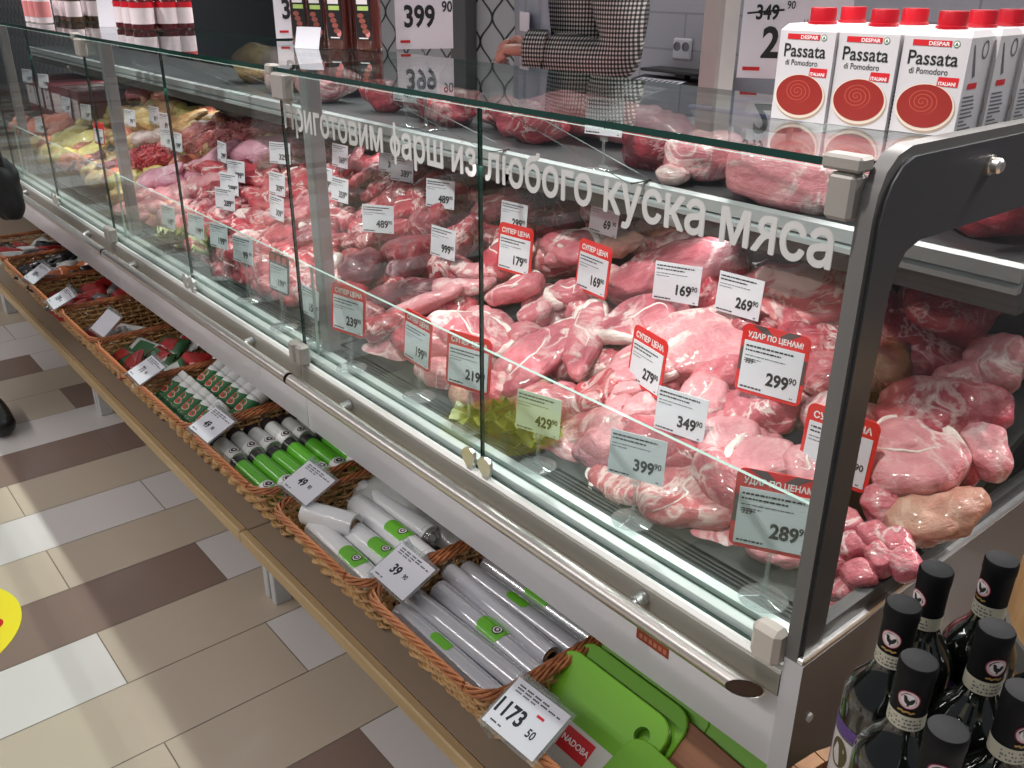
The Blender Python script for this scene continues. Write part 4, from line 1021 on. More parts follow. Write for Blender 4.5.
# ------------------------------------------------------------------ where the pieces and tags lie (metres)
MEAT = [
  ('chop', 'pork', 'pork_chop', (-1.186, 1.041, 0.656), (-0.018, 0.179, 0.091), 0.125, 0.028, (-80, 120), 'large pork chop with white fat rim on its right edge, left of the 279 tag', 'pork chops behind the lettered pane'),
  ('chop', 'pork', 'pork_chop', (-1.127, 1.115, 0.694), (-0.119, 0.149, 0.076), 0.075, 0.028, (-70, 130), 'long narrow pork chop between the large chop and the bone-in chop', 'pork chops behind the lettered pane'),
  ('chop', 'pork', 'pork_chop', (-1.383, 1.158, 0.717), (0.093, 0.083, 0.042), 0.06, 0.035, (30, 140), 'pork chop with fat rim below the left red 179 tag', 'pork chops behind the lettered pane'),
  ('chop', 'pork', 'pork_chop', (-1.255, 1.194, 0.735), (0.076, 0.048, 0.025), 0.062, 0.04, (60, 200), 'small thick pork chop just left of the second red tag', 'pork chops behind the lettered pane'),
  ('chop', 'pork', 'pork_chop', (-1.371, 1.298, 0.788), (0.142, 0.013, 0.007), 0.105, 0.03, (10, 160), 'round pork chop with arched fat rim between two red tags', 'pork chops behind the lettered pane'),
  ('chop', 'pork_red', 'pork_chop', (-1.487, 1.217, 0.746), (0.138, 0.023, 0.012), 0.1, 0.03, (30, 120), 'round dark pink chop partly behind the red 179 tag', 'pork chops behind the lettered pane'),
  ('chop', 'pork', 'pork_chop', (-1.351, 1.032, 0.652), (0.165, 0.026, 0.013), 0.09, 0.03, (-40, 150), 'pork chop with thick white rim crossed by the pane joint', 'pork chops behind the lettered pane'),
  ('chop', 'pork_pale', 'pork_chop', (-1.429, 1.033, 0.652), (0.129, 0.086, 0.044), 0.07, 0.028, (20, 120), 'pale pork chop left of the pane joint', 'pork chops behind the lettered pane'),
  ('chop', 'pork', 'pork_chop', (-1.065, 1.193, 0.734), (0.062, 0.118, 0.06), 0.125, 0.03, (120, 160), 'big bone-in pork chop with white rim on its left side', 'pork chops behind the lettered pane'),
  ('chop', 'pork_pale', 'pork_chop', (-0.969, 1.114, 0.694), (0.104, 0.101, 0.051), 0.1, 0.03, (-100, 110), 'pale pork chop with curved rim right of the 279 tag', 'pork chops behind the lettered pane'),
  ('chop', 'pork_pale', 'pork_chop', (-0.83, 1.098, 0.686), (0.057, 0.044, 0.022), 0.1, 0.034, (0, 0), 'boneless pale chop above the 349 ticket', 'pork chops behind the lettered pane'),
  ('chop', 'pork_pale', 'pork_chop', (-0.742, 1.049, 0.661), (0.072, 0.06, 0.031), 0.085, 0.034, (-150, 120), 'boneless pale chop right of the 349 ticket', 'pork chops behind the lettered pane'),
  ('chop', 'pork_pale', 'pork_chop', (-0.671, 1.04, 0.656), (0.069, 0.066, 0.034), 0.085, 0.034, (60, 180), 'pale chop with thin white rim left of the partly hidden red tag', 'pork chops behind the lettered pane'),
  ('chop', 'pork_pale', 'pork_chop', (-0.604, 1.058, 0.665), (0.036, 0.041, 0.021), 0.08, 0.034, (0, 0), 'pale chop touching the lower edge of the partly hidden red tag', 'pork chops behind the lettered pane'),
  ('chop', 'neck', 'neck_steak', (-0.738, 0.969, 0.594), (0.143, 0.037, 0.071), 0.135, 0.045, (20, 90), 'big round neck steak with a web of fat, right of the 399 ticket', None),
  ('chop', 'neck', 'neck_steak', (-0.848, 0.95, 0.569), (0.124, 0.0, 0.046), 0.1, 0.045, (150, 90), 'neck steak behind the 399 ticket', None),
  ('roast', 'pork_marbled', 'pork_shank', (-0.964, 0.998, 0.625), (0.157, 0.096, 0.069), 0.075, 0.055, 0, 'long marbled pork shank behind the 429 ticket', None),
  ('roast', 'pork_pale', 'pork_shank', (-0.987, 0.96, 0.58), (0.149, 0.021, 0.082), 0.06, 0.05, 0, 'slim pale shank just behind the 429 ticket', None),
  ('roast', 'veal', 'veal_cut', (-0.955, 0.95, 0.543), (0.169, -0.0, 0.063), 0.085, 0.05, 0, 'smooth mauve veal cut at the front left of the 399 ticket', None),
  ('roast', 'veal', 'veal_cut', (-0.911, 0.963, 0.603), (0.123, 0.025, 0.039), 0.065, 0.05, 0, 'smooth veal cut above the left corner of the 399 ticket', None),
  ('roast', 'pork_red', 'pork_piece', (-0.799, 0.996, 0.634), (0.079, 0.031, 0.016), 0.06, 0.04, 0, 'dark reddish pork strip under the 349 ticket', None),
  ('chunk', 'pork_red', 'pork_cube', (-1.01, 1.034, 0.653), (0.047, 0.064, 0.033), 0.075, 0.06, 0, 'dark red pork cube below the narrow chop', None),
  ('chunk', 'pork_pale', 'pork_cube', (-0.971, 1.069, 0.671), (0.061, 0.044, 0.022), 0.065, 0.055, 0, 'pale pork cube under the 279 tag', None),
  ('chunk', 'pork_pale', 'pork_cube', (-0.912, 1.041, 0.656), (0.05, 0.037, 0.019), 0.06, 0.05, 0, 'second pale pork cube, in front of the one under the 279 tag', None),
  ('chunk', 'pork', 'pork_cube', (-1.29, 1.13, 0.702), (0.017, 0.059, 0.03), 0.06, 0.05, 0, 'pork cube between two rimmed chops', None),
  ('chunk', 'pork', 'pork_cube', (-1.371, 1.269, 0.773), (0.05, 0.029, 0.015), 0.045, 0.04, 0, 'small pork nugget lying on the round chop', None),
  ('roast', 'pork', 'loin_roast', (-0.743, 1.129, 0.702), (0.075, 0.086, 0.044), 0.11, 0.085, 0, 'large rolled pork loin roast under the 299 tag', None),
  ('roast', 'pork', 'pork_piece', (-0.847, 1.148, 0.711), (0.065, 0.051, 0.026), 0.06, 0.05, 0, 'pink pork lump left of the 299 tag', None),
  ('slab', 'loin', 'loin_slab', (-0.928, 1.201, 0.738), (0.093, 0.123, 0.062), 0.15, 0.06, 0, 'pale slab of pork loin on the bone between the 169 and 299 tags', None),
  ('slab', 'pork', 'leg_of_pork', (-1.102, 1.328, 0.803), (0.219, 0.12, 0.061), 0.15, 0.075, 0, 'long pork leg slab behind the 169 ticket', None),
  ('roast', 'pork_red', 'pork_piece', (-0.99, 1.295, 0.786), (0.017, 0.06, 0.031), 0.06, 0.05, 0, 'pork piece between the 169 and 269 tickets', None),
  ('slab', 'ribs', 'rib_slab', (-0.838, 1.354, 0.816), (0.149, 0.072, 0.036), 0.15, 0.07, 0, 'rib slab with pale fat layers right of the 269 ticket', None),
  ('roast', 'pork_red', 'shoulder_piece', (-0.756, 1.271, 0.774), (0.102, 0.041, 0.021), 0.1, 0.07, 0, 'red pork shoulder lump behind the right edge of the 299 tag', None),
  ('roast', 'pork_marbled', 'pork_piece', (-0.876, 1.26, 0.768), (0.087, 0.024, 0.012), 0.06, 0.05, 0, 'marbled pork lump below the 269 ticket', None),
  ('roast', 'pork_marbled', 'pork_piece', (-0.692, 1.22, 0.748), (0.061, 0.039, 0.02), 0.09, 0.06, 0, 'marbled pork lump between the 299 tag and the grey end post', None),
  ('roast', 'pork_pale', 'pork_piece', (-0.652, 1.165, 0.72), (0.059, 0.038, 0.019), 0.08, 0.06, 0, 'pale pork lump above the partly hidden red tag', None),
  ('strip', 'pork_pale', 'belly_strip', (-1.592, 1.031, 0.652), (0.179, 0.131, 0.067), 0.05, 0.04, 0, 'long pale pork belly strip left of the pane joint', None),
  ('strip', 'pork_pale', 'belly_strip', (-1.536, 1.123, 0.698), (0.143, 0.064, 0.032), 0.05, 0.04, 0, 'pale pork belly strip across the pane joint', None),
  ('strip', 'pork_pale', 'belly_strip', (-1.54, 1.174, 0.724), (0.144, 0.036, 0.018), 0.045, 0.04, 0, 'upper pale belly strip beside the red 179 tag', None),
  ('roast', 'pork_pale', 'knuckle', (-1.568, 0.964, 0.571), (0.216, 0.029, 0.108), 0.08, 0.06, 0, 'pale pork knuckle behind the 199 tag', None),
  ('roast', 'pork_pale', 'knuckle', (-1.369, 0.964, 0.594), (0.142, 0.028, 0.062), 0.075, 0.06, 0, 'pale pork knuckle between the 199 and 219 tags', None),
  ('roast', 'pork', 'knuckle', (-1.489, 0.979, 0.623), (0.084, 0.058, 0.034), 0.07, 0.05, 0, 'pink pork knuckle behind the two front pale knuckles', None),
  ('roast', 'skin', 'pork_hock', (-1.202, 0.960, 0.612), (0.133, 0.05, 0.092), 0.1, 0.07, 0, 'pork hock with yellowish rind above the green garnish', None),
  ('roast', 'pork', 'pork_piece', (-1.079, 0.986, 0.628), (0.074, 0.053, 0.027), 0.07, 0.05, 0, 'pink pork cut between the hock and the 429 ticket', None),
  ('roast', 'beef_dark', 'beef_roast', (-1.868, 1.073, 0.673), (0.072, 0.089, 0.046), 0.12, 0.09, 0, 'dark mauve beef roast at the grey inner post', 'beef roasts left of the chops'),
  ('roast', 'beef', 'beef_roast', (-1.799, 1.168, 0.722), (0.136, 0.079, 0.041), 0.12, 0.09, 0, 'round red beef roast beside the 999 ticket', 'beef roasts left of the chops'),
  ('roast', 'beef_dark', 'beef_roast', (-1.744, 1.112, 0.693), (0.075, 0.053, 0.027), 0.07, 0.06, 0, 'dark beef cut with a knob of fat', 'beef roasts left of the chops'),
  ('roast', 'beef_dark', 'beef_roast', (-1.668, 1.046, 0.659), (0.13, 0.107, 0.054), 0.08, 0.07, 0, 'long dark beef cut with white veins', 'beef roasts left of the chops'),
  ('roast', 'beef', 'beef_roast', (-2.003, 1.154, 0.714), (0.096, 0.076, 0.039), 0.11, 0.08, 0, 'red beef roast under the tilted white ticket', 'beef roasts left of the chops'),
  ('roast', 'beef', 'beef_roast', (-1.858, 1.259, 0.768), (0.094, 0.089, 0.045), 0.1, 0.08, 0, 'red beef roast behind the 999 ticket', 'beef roasts left of the chops'),
  ('roast', 'pork_red', 'pork_piece', (-1.702, 1.249, 0.763), (0.06, 0.069, 0.035), 0.09, 0.07, 0, 'red pork lump at the pane joint under the lettering', 'beef roasts left of the chops'),
  ('roast', 'beef', 'beef_roast', (-2.066, 1.26, 0.768), (0.122, 0.108, 0.055), 0.11, 0.08, 0, 'red beef roast under the paired tickets', 'beef roasts left of the chops'),
  ('roast', 'beef_dark', 'beef_roast', (-1.506, 1.392, 0.836), (0.113, 0.081, 0.041), 0.09, 0.07, 0, 'dark red cut left of the 69 ticket', 'beef roasts left of the chops'),
  ('roast', 'pork_pale', 'knuckle', (-1.376, 1.428, 0.854), (0.105, 0.063, 0.032), 0.08, 0.06, 0, 'pale knuckle behind the 69 ticket', None),
  ('roast', 'skin', 'knuckle', (-1.232, 1.411, 0.845), (0.101, 0.011, 0.006), 0.06, 0.05, 0, 'pale knuckle right of the 69 ticket', None),
  ('roast', 'skin', 'knuckle', (-1.286, 1.347, 0.813), (0.121, 0.025, 0.013), 0.06, 0.05, 0, 'beige knuckle below the 69 ticket', None),
  ('roast', 'pork', 'pork_piece', (-1.707, 1.362, 0.82), (0.089, 0.084, 0.043), 0.08, 0.07, 0, 'pink pork lump above the small white ticket near the joint', None),
  ('roast', 'pork_red', 'pork_piece', (-1.548, 1.286, 0.782), (0.093, 0.056, 0.029), 0.08, 0.06, 0, 'red pork lump between the white ticket and the red 179 tag', None),
  ('roast', 'pork_red', 'pork_roast', (-0.608, 1.411, 0.845), (0.15, -0.0, -0.0), 0.13, 0.1, 0, 'pork roast highest at the dark right end, under the worktop', None),
  ('roast', 'beef', 'beef_roast', (-0.607, 1.329, 0.803), (0.133, -0.029, -0.015), 0.11, 0.09, 0, 'red roast with white veins right of the end post', None),
  ('roast', 'beef_dark', 'beef_roast', (-0.622, 1.283, 0.78), (0.056, 0.032, 0.016), 0.09, 0.08, 0, 'dark beef cut against the right side of the end post', None),
  ('roast', 'pork_pale', 'pork_piece', (-0.485, 1.336, 0.807), (0.058, 0.041, 0.021), 0.11, 0.08, 0, 'pale pink pork piece at the right edge behind the end glass', None),
  ('roast', 'pork_marbled', 'shoulder_piece', (-0.515, 1.235, 0.756), (0.155, 0.083, 0.042), 0.12, 0.09, 0, 'long marbled pork shoulder behind the end glass', None),
  ('chop', 'pork_pale', 'ham_cut', (-0.493, 1.136, 0.705), (0.089, 0.067, 0.034), 0.14, 0.05, (0, 140), 'round pale ham cut with light rim behind the end glass', None),
  ('roast', 'skin', 'rind_piece', (-0.424, 1.083, 0.678), (0.075, 0.088, 0.045), 0.085, 0.06, 0, 'tan rind piece low behind the end glass', None),
  ('roast', 'pork_pale', 'rind_piece', (-0.435, 1.204, 0.74), (0.039, 0.037, 0.019), 0.1, 0.07, 0, 'pale fatty piece at the right end of the pile', None),
  ('roast', 'pork', 'pork_piece', (-0.49, 1.065, 0.669), (0.042, 0.036, 0.019), 0.07, 0.06, 0, 'pink cut under the round ham cut', None),
  ('chunk', 'pork', 'stew_cube', (-0.51, 1.013, 0.642), (0.02, 0.032, 0.016), 0.042, 0.038, 0, 'small pinkish pork cube heaped in the front corner of the end glass', 'small pork cubes at the corner'),
  ('chunk', 'pork', 'stew_cube', (-0.472, 1.016, 0.644), (0.019, 0.031, 0.016), 0.042, 0.038, 0, 'small pinkish pork cube heaped in the front corner of the end glass', 'small pork cubes at the corner'),
  ('chunk', 'pork', 'stew_cube', (-0.439, 1.018, 0.645), (0.019, 0.03, 0.016), 0.042, 0.038, 0, 'small pinkish pork cube heaped in the front corner of the end glass', 'small pork cubes at the corner'),
  ('chunk', 'pork', 'stew_cube', (-0.483, 0.985, 0.628), (0.019, 0.031, 0.016), 0.042, 0.038, 0, 'small pinkish pork cube heaped in the front corner of the end glass', 'small pork cubes at the corner'),
  ('chunk', 'pork', 'stew_cube', (-0.444, 0.991, 0.631), (0.019, 0.03, 0.015), 0.042, 0.038, 0, 'small pinkish pork cube heaped in the front corner of the end glass', 'small pork cubes at the corner'),
  ('chunk', 'pork', 'stew_cube', (-0.454, 0.962, 0.612), (0.022, 0.023, 0.021), 0.042, 0.038, 0, 'small pinkish pork cube heaped in the front corner of the end glass', 'small pork cubes at the corner'),
  ('chunk', 'pork', 'stew_cube', (-0.472, 0.95, 0.587), (0.034, 0.0, 0.039), 0.042, 0.038, 0, 'small pinkish pork cube heaped in the front corner of the end glass', 'small pork cubes at the corner'),
  ('chunk', 'pork', 'stew_cube', (-0.415, 0.999, 0.635), (0.019, 0.03, 0.015), 0.042, 0.038, 0, 'small pinkish pork cube heaped in the front corner of the end glass', 'small pork cubes at the corner'),
  ('chunk', 'pork', 'stew_cube', (-0.465, 0.95, 0.566), (0.034, 0.0, 0.04), 0.042, 0.038, 0, 'small pinkish pork cube heaped in the front corner of the end glass', 'small pork cubes at the corner'),
  ('chunk', 'pork', 'stew_cube', (-0.494, 0.96, 0.609), (0.025, 0.021, 0.023), 0.042, 0.038, 0, 'small pinkish pork cube heaped in the front corner of the end glass', 'small pork cubes at the corner'),
  ('roast', 'pork', 'pork_slice', (-0.667, 0.95, 0.569), (0.082, 0.0, 0.054), 0.05, 0.035, 0, 'small pork slice in front of the neck steak', 'thin pork slices at the front'),
  ('roast', 'pork_pale', 'pork_slice', (-0.662, 0.95, 0.545), (0.066, 0.0, 0.03), 0.05, 0.035, 0, 'lower small pork slice in front of the neck steak', 'thin pork slices at the front'),
  ('roast', 'pork', 'pork_slice', (-0.615, 0.95, 0.554), (0.057, 0.0, 0.045), 0.05, 0.035, 0, 'rounded pork slice left of the red 289 tag foot', 'thin pork slices at the front'),
  ('roast', 'pork_pale', 'pork_slice', (-0.561, 0.95, 0.556), (0.066, 0.0, 0.046), 0.05, 0.035, 0, 'pork slice behind the red 289 tag', 'thin pork slices at the front'),
  ('roast', 'pork', 'pork_slice', (-0.533, 0.95, 0.551), (0.051, 0.0, 0.04), 0.05, 0.035, 0, 'pork slice right of the red 289 tag, by the end post', 'thin pork slices at the front'),
  ('roast', 'pork_pale', 'pork_slice', (-0.573, 0.955, 0.594), (0.065, 0.011, 0.043), 0.05, 0.035, 0, 'pork slice hidden behind the 289 price', 'thin pork slices at the front'),
  ('steak', 'pork_red', 'pork_piece', (-2.954, 1.183, 0.729), (0.207, 0.025, 0.013), 0.07052671966219497, 0.0709367270524115, 0, 'red pork piece in the heap behind the pane left of the lettering', 'red pork pieces in the second counter'),
  ('roast', 'beef', 'pork_piece', (-2.864, 1.208, 0.742), (-0.004, 0.075, 0.038), 0.09556272562176649, 0.0537654106005881, 0, 'red pork piece in the heap behind the pane left of the lettering', 'red pork pieces in the second counter'),
  ('steak', 'pork_red', 'pork_piece', (-2.714, 1.208, 0.742), (0.161, 0.044, 0.023), 0.1003292098514727, 0.06477748957328294, 0, 'red pork piece in the heap behind the pane left of the lettering', 'red pork pieces in the second counter'),
  ('roast', 'beef', 'pork_piece', (-2.676, 1.243, 0.76), (0.043, 0.068, 0.035), 0.08579853616002976, 0.0700227192746307, 0, 'red pork piece in the heap behind the pane left of the lettering', 'red pork pieces in the second counter'),
  ('steak', 'beef', 'pork_piece', (-2.533, 1.234, 0.755), (0.032, 0.057, 0.029), 0.0786794776493255, 0.07413700347245507, 0, 'red pork piece in the heap behind the pane left of the lettering', 'red pork pieces in the second counter'),
  ('roast', 'pork_red', 'pork_piece', (-2.463, 1.255, 0.766), (0.168, 0.01, 0.005), 0.0840364195508072, 0.06462685268513409, 0, 'red pork piece in the heap behind the pane left of the lettering', 'red pork pieces in the second counter'),
  ('steak', 'pork_red', 'pork_piece', (-2.361, 1.262, 0.769), (0.105, 0.059, 0.03), 0.09685094168650073, 0.05407749054927675, 0, 'red pork piece in the heap behind the pane left of the lettering', 'red pork pieces in the second counter'),
  ('chunk', 'pork_red', 'pork_piece', (-2.84, 1.089, 0.681), (0.031, 0.073, 0.037), 0.0806833962455265, 0.05311087091704096, 0, 'red pork piece in the heap behind the pane left of the lettering', 'red pork pieces in the second counter'),
  ('steak', 'beef', 'pork_piece', (-2.775, 1.112, 0.693), (0.15, 0.037, 0.019), 0.10588384632789057, 0.05050313385089696, 0, 'red pork piece in the heap behind the pane left of the lettering', 'red pork pieces in the second counter'),
  ('roast', 'beef', 'pork_piece', (-2.694, 1.134, 0.704), (0.203, -0.007, -0.004), 0.09873761909794065, 0.05827385365047519, 0, 'red pork piece in the heap behind the pane left of the lettering', 'red pork pieces in the second counter'),
  ('steak', 'pork_red', 'pork_piece', (-2.553, 1.139, 0.707), (0.166, 0.046, 0.023), 0.07307882818821648, 0.06499407021991502, 0, 'red pork piece in the heap behind the pane left of the lettering', 'red pork pieces in the second counter'),
  ('chunk', 'pork_red', 'pork_piece', (-2.535, 1.168, 0.722), (0.164, 0.028, 0.014), 0.10919545110099882, 0.058495345583899044, 0, 'red pork piece in the heap behind the pane left of the lettering', 'red pork pieces in the second counter'),
  ('steak', 'pork_red', 'pork_piece', (-2.437, 1.187, 0.731), (0.039, 0.061, 0.031), 0.09723883347489269, 0.052564320642524615, 0, 'red pork piece in the heap behind the pane left of the lettering', 'red pork pieces in the second counter'),
  ('chunk', 'pork_marbled', 'pork_piece', (-2.305, 1.189, 0.732), (0.163, 0.009, 0.005), 0.08749783038431326, 0.056455821827264, 0, 'red pork piece in the heap behind the pane left of the lettering', 'red pork pieces in the second counter'),
  ('steak', 'pork_red', 'pork_piece', (-2.267, 1.21, 0.743), (0.07, 0.068, 0.035), 0.08506066251271902, 0.0647300786584952, 0, 'red pork piece in the heap behind the pane left of the lettering', 'red pork pieces in the second counter'),
  ('strip', 'pork_red', 'pork_piece', (-2.829, 1.01, 0.641), (0.179, 0.024, 0.012), 0.09827800997463595, 0.06845085723130086, 0, 'red pork piece in the heap behind the pane left of the lettering', 'red pork pieces in the second counter'),
  ('steak', 'beef', 'pork_piece', (-2.767, 1.041, 0.657), (0.125, 0.069, 0.035), 0.08194545197268482, 0.06503636675328489, 0, 'red pork piece in the heap behind the pane left of the lettering', 'red pork pieces in the second counter'),
  ('strip', 'pork_marbled', 'pork_piece', (-2.659, 1.058, 0.665), (0.087, 0.07, 0.036), 0.10149207662855397, 0.05262179314573732, 0, 'red pork piece in the heap behind the pane left of the lettering', 'red pork pieces in the second counter'),
  ('steak', 'pork_marbled', 'pork_piece', (-2.508, 1.062, 0.667), (0.08, 0.047, 0.024), 0.07954780707591368, 0.05468485852294855, 0, 'red pork piece in the heap behind the pane left of the lettering', 'red pork pieces in the second counter'),
  ('strip', 'pork_red', 'pork_piece', (-2.452, 1.082, 0.678), (0.159, -0.006, -0.003), 0.08753722930245549, 0.07138837984962217, 0, 'red pork piece in the heap behind the pane left of the lettering', 'red pork pieces in the second counter'),
  ('steak', 'pork_marbled', 'pork_piece', (-2.395, 1.104, 0.689), (0.111, 0.058, 0.029), 0.0790011137089154, 0.05302298311775716, 0, 'red pork piece in the heap behind the pane left of the lettering', 'red pork pieces in the second counter'),
  ('chunk', 'pork_marbled', 'pork_piece', (-2.309, 1.125, 0.699), (0.061, 0.066, 0.034), 0.08360438668943239, 0.07069866110420549, 0, 'red pork piece in the heap behind the pane left of the lettering', 'red pork pieces in the second counter'),
  ('steak', 'beef', 'pork_piece', (-2.232, 1.127, 0.701), (0.1, 0.042, 0.021), 0.08385417122667414, 0.06042264239683724, 0, 'red pork piece in the heap behind the pane left of the lettering', 'red pork pieces in the second counter'),
  ('roast', 'beef', 'pork_piece', (-2.155, 1.148, 0.711), (0.019, 0.053, 0.027), 0.10773071343676435, 0.0719994562906512, 0, 'red pork piece in the heap behind the pane left of the lettering', 'red pork pieces in the second counter'),
  ('steak', 'pork_red', 'pork_piece', (-2.717, 0.976, 0.607), (0.09, 0.053, 0.06), 0.09982092036505677, 0.07091746698196613, 0, 'red pork piece in the heap behind the pane left of the lettering', 'red pork pieces in the second counter'),
  ('chunk', 'pork_red', 'pork_piece', (-2.601, 0.978, 0.624), (0.163, 0.019, 0.01), 0.10431924390455416, 0.07427410339694679, 0, 'red pork piece in the heap behind the pane left of the lettering', 'red pork pieces in the second counter'),
  ('steak', 'beef', 'pork_piece', (-2.55, 0.998, 0.634), (0.196, -0.011, -0.006), 0.09307813616077806, 0.05032861241717783, 0, 'red pork piece in the heap behind the pane left of the lettering', 'red pork pieces in the second counter'),
  ('roast', 'pork_red', 'pork_piece', (-2.445, 1.021, 0.647), (0.17, 0.021, 0.01), 0.10756169853004359, 0.06530409774064781, 0, 'red pork piece in the heap behind the pane left of the lettering', 'red pork pieces in the second counter'),
  ('steak', 'pork_marbled', 'pork_piece', (-2.375, 1.034, 0.653), (0.039, 0.061, 0.031), 0.07883212691466024, 0.05305552567069177, 0, 'red pork piece in the heap behind the pane left of the lettering', 'red pork pieces in the second counter'),
  ('chunk', 'pork_red', 'pork_piece', (-2.286, 1.057, 0.665), (0.139, 0.01, 0.005), 0.08950005371231055, 0.06427238264354962, 0, 'red pork piece in the heap behind the pane left of the lettering', 'red pork pieces in the second counter'),
  ('steak', 'pork_red', 'pork_piece', (-2.204, 1.056, 0.664), (0.151, 0.012, 0.006), 0.08891600052211171, 0.06941244151806944, 0, 'red pork piece in the heap behind the pane left of the lettering', 'red pork pieces in the second counter'),
  ('roast', 'beef', 'pork_piece', (-2.172, 1.083, 0.678), (0.126, -0.003, -0.001), 0.10898770124703977, 0.07136122336848066, 0, 'red pork piece in the heap behind the pane left of the lettering', 'red pork pieces in the second counter'),
  ('steak', 'beef', 'pork_piece', (-2.083, 1.088, 0.681), (0.122, 0.016, 0.008), 0.09587654453207137, 0.06466532802285965, 0, 'red pork piece in the heap behind the pane left of the lettering', 'red pork pieces in the second counter'),
  ('roast', 'beef', 'pork_piece', (-2.605, 0.95, 0.581), (0.208, 0.0, 0.03), 0.10181170853373445, 0.06416835378456044, 0, 'red pork piece in the heap behind the pane left of the lettering', 'red pork pieces in the second counter'),
  ('steak', 'pork_red', 'pork_piece', (-2.508, 0.958, 0.589), (0.204, 0.016, 0.058), 0.10546147985207843, 0.05132661915801841, 0, 'red pork piece in the heap behind the pane left of the lettering', 'red pork pieces in the second counter'),
  ('roast', 'beef', 'pork_piece', (-2.35, 0.96, 0.611), (0.191, 0.02, 0.019), 0.07071700610073904, 0.05546622547057222, 0, 'red pork piece in the heap behind the pane left of the lettering', 'red pork pieces in the second counter'),
  ('steak', 'pork_red', 'pork_piece', (-2.281, 0.976, 0.623), (0.049, 0.051, 0.027), 0.10745936284231095, 0.05935589242145632, 0, 'red pork piece in the heap behind the pane left of the lettering', 'red pork pieces in the second counter'),
  ('roast', 'pork_red', 'pork_piece', (-2.179, 0.994, 0.632), (0.139, 0.015, 0.008), 0.10169877540362762, 0.06668903941449326, 0, 'red pork piece in the heap behind the pane left of the lettering', 'red pork pieces in the second counter'),
  ('steak', 'beef', 'pork_piece', (-2.12, 1.014, 0.643), (0.145, -0.003, -0.001), 0.075740734409085, 0.06935760050801067, 0, 'red pork piece in the heap behind the pane left of the lettering', 'red pork pieces in the second counter'),
  ('chunk', 'pork_red', 'pork_piece', (-2.089, 1.034, 0.653), (0.157, -0.004, -0.002), 0.08365935738132464, 0.07130751481676166, 0, 'red pork piece in the heap behind the pane left of the lettering', 'red pork pieces in the second counter'),
  ('steak', 'pork_red', 'pork_piece', (-2.019, 1.049, 0.661), (0.116, 0.036, 0.018), 0.08197528445683339, 0.052219629294475406, 0, 'red pork piece in the heap behind the pane left of the lettering', 'red pork pieces in the second counter'),
  ('roast', 'pork_red', 'pork_piece', (-2.399, 0.95, 0.561), (0.211, 0.0, 0.053), 0.07244557993117512, 0.05810617168795739, 0, 'red pork piece in the heap behind the pane left of the lettering', 'red pork pieces in the second counter'),
  ('steak', 'beef', 'pork_piece', (-2.302, 0.95, 0.574), (0.166, 0.0, 0.019), 0.09463923922184508, 0.06883858273599737, 0, 'red pork piece in the heap behind the pane left of the lettering', 'red pork pieces in the second counter'),
  ('roast', 'pork_red', 'pork_piece', (-2.206, 0.955, 0.602), (0.163, 0.011, 0.028), 0.0850129838288753, 0.05588160231207618, 0, 'red pork piece in the heap behind the pane left of the lettering', 'red pork pieces in the second counter'),
  ('steak', 'pork_red', 'pork_piece', (-2.102, 0.968, 0.608), (0.051, 0.037, 0.043), 0.09571812015803216, 0.07243503236911356, 0, 'red pork piece in the heap behind the pane left of the lettering', 'red pork pieces in the second counter'),
  ('roast', 'pork_red', 'pork_piece', (-2.064, 0.983, 0.627), (0.071, 0.06, 0.031), 0.09875642563644207, 0.054652775849455, 0, 'red pork piece in the heap behind the pane left of the lettering', 'red pork pieces in the second counter'),
  ('steak', 'pork_red', 'pork_piece', (-1.993, 0.998, 0.635), (0.084, 0.039, 0.02), 0.10813702219114757, 0.05739659083474149, 0, 'red pork piece in the heap behind the pane left of the lettering', 'red pork pieces in the second counter'),
  ('strip', 'pork_red', 'pork_piece', (-1.911, 1.012, 0.642), (0.036, 0.055, 0.028), 0.08228909284565591, 0.05670234085609943, 0, 'red pork piece in the heap behind the pane left of the lettering', 'red pork pieces in the second counter'),
  ('steak', 'pork_red', 'pork_piece', (-2.185, 0.95, 0.573), (0.184, 0.0, 0.052), 0.08673667698836861, 0.06743879513434876, 0, 'red pork piece in the heap behind the pane left of the lettering', 'red pork pieces in the second counter'),
  ('roast', 'beef', 'pork_piece', (-2.1, 0.956, 0.589), (0.194, 0.012, 0.055), 0.10971157840511472, 0.05180936378550696, 0, 'red pork piece in the heap behind the pane left of the lettering', 'red pork pieces in the second counter'),
  ('steak', 'pork_red', 'pork_piece', (-1.998, 0.959, 0.597), (0.083, 0.018, 0.044), 0.09592999449899446, 0.06943331764551826, 0, 'red pork piece in the heap behind the pane left of the lettering', 'red pork pieces in the second counter'),
  ('strip', 'pork_red', 'pork_piece', (-1.952, 0.964, 0.617), (0.141, 0.016, 0.008), 0.07748742986378315, 0.06761835788844954, 0, 'red pork piece in the heap behind the pane left of the lettering', 'red pork pieces in the second counter'),
  ('steak', 'pork_red', 'pork_piece', (-1.852, 0.973, 0.622), (0.131, 0.016, 0.008), 0.08693181159822884, 0.0682242108134362, 0, 'red pork piece in the heap behind the pane left of the lettering', 'red pork pieces in the second counter'),
  ('roast', 'pork_red', 'pork_piece', (-2.298, 1.236, 0.756), (0.064, 0.07, 0.036), 0.09, 0.07, 0, 'red pork lump in the heap under the middle of the lettering', 'pork pieces behind the inner post'),
  ('steak', 'pork_red', 'pork_piece', (-2.262, 1.299, 0.788), (0.063, 0.069, 0.035), 0.09, 0.07, 0, 'red pork lump in the heap under the middle of the lettering', 'pork pieces behind the inner post'),
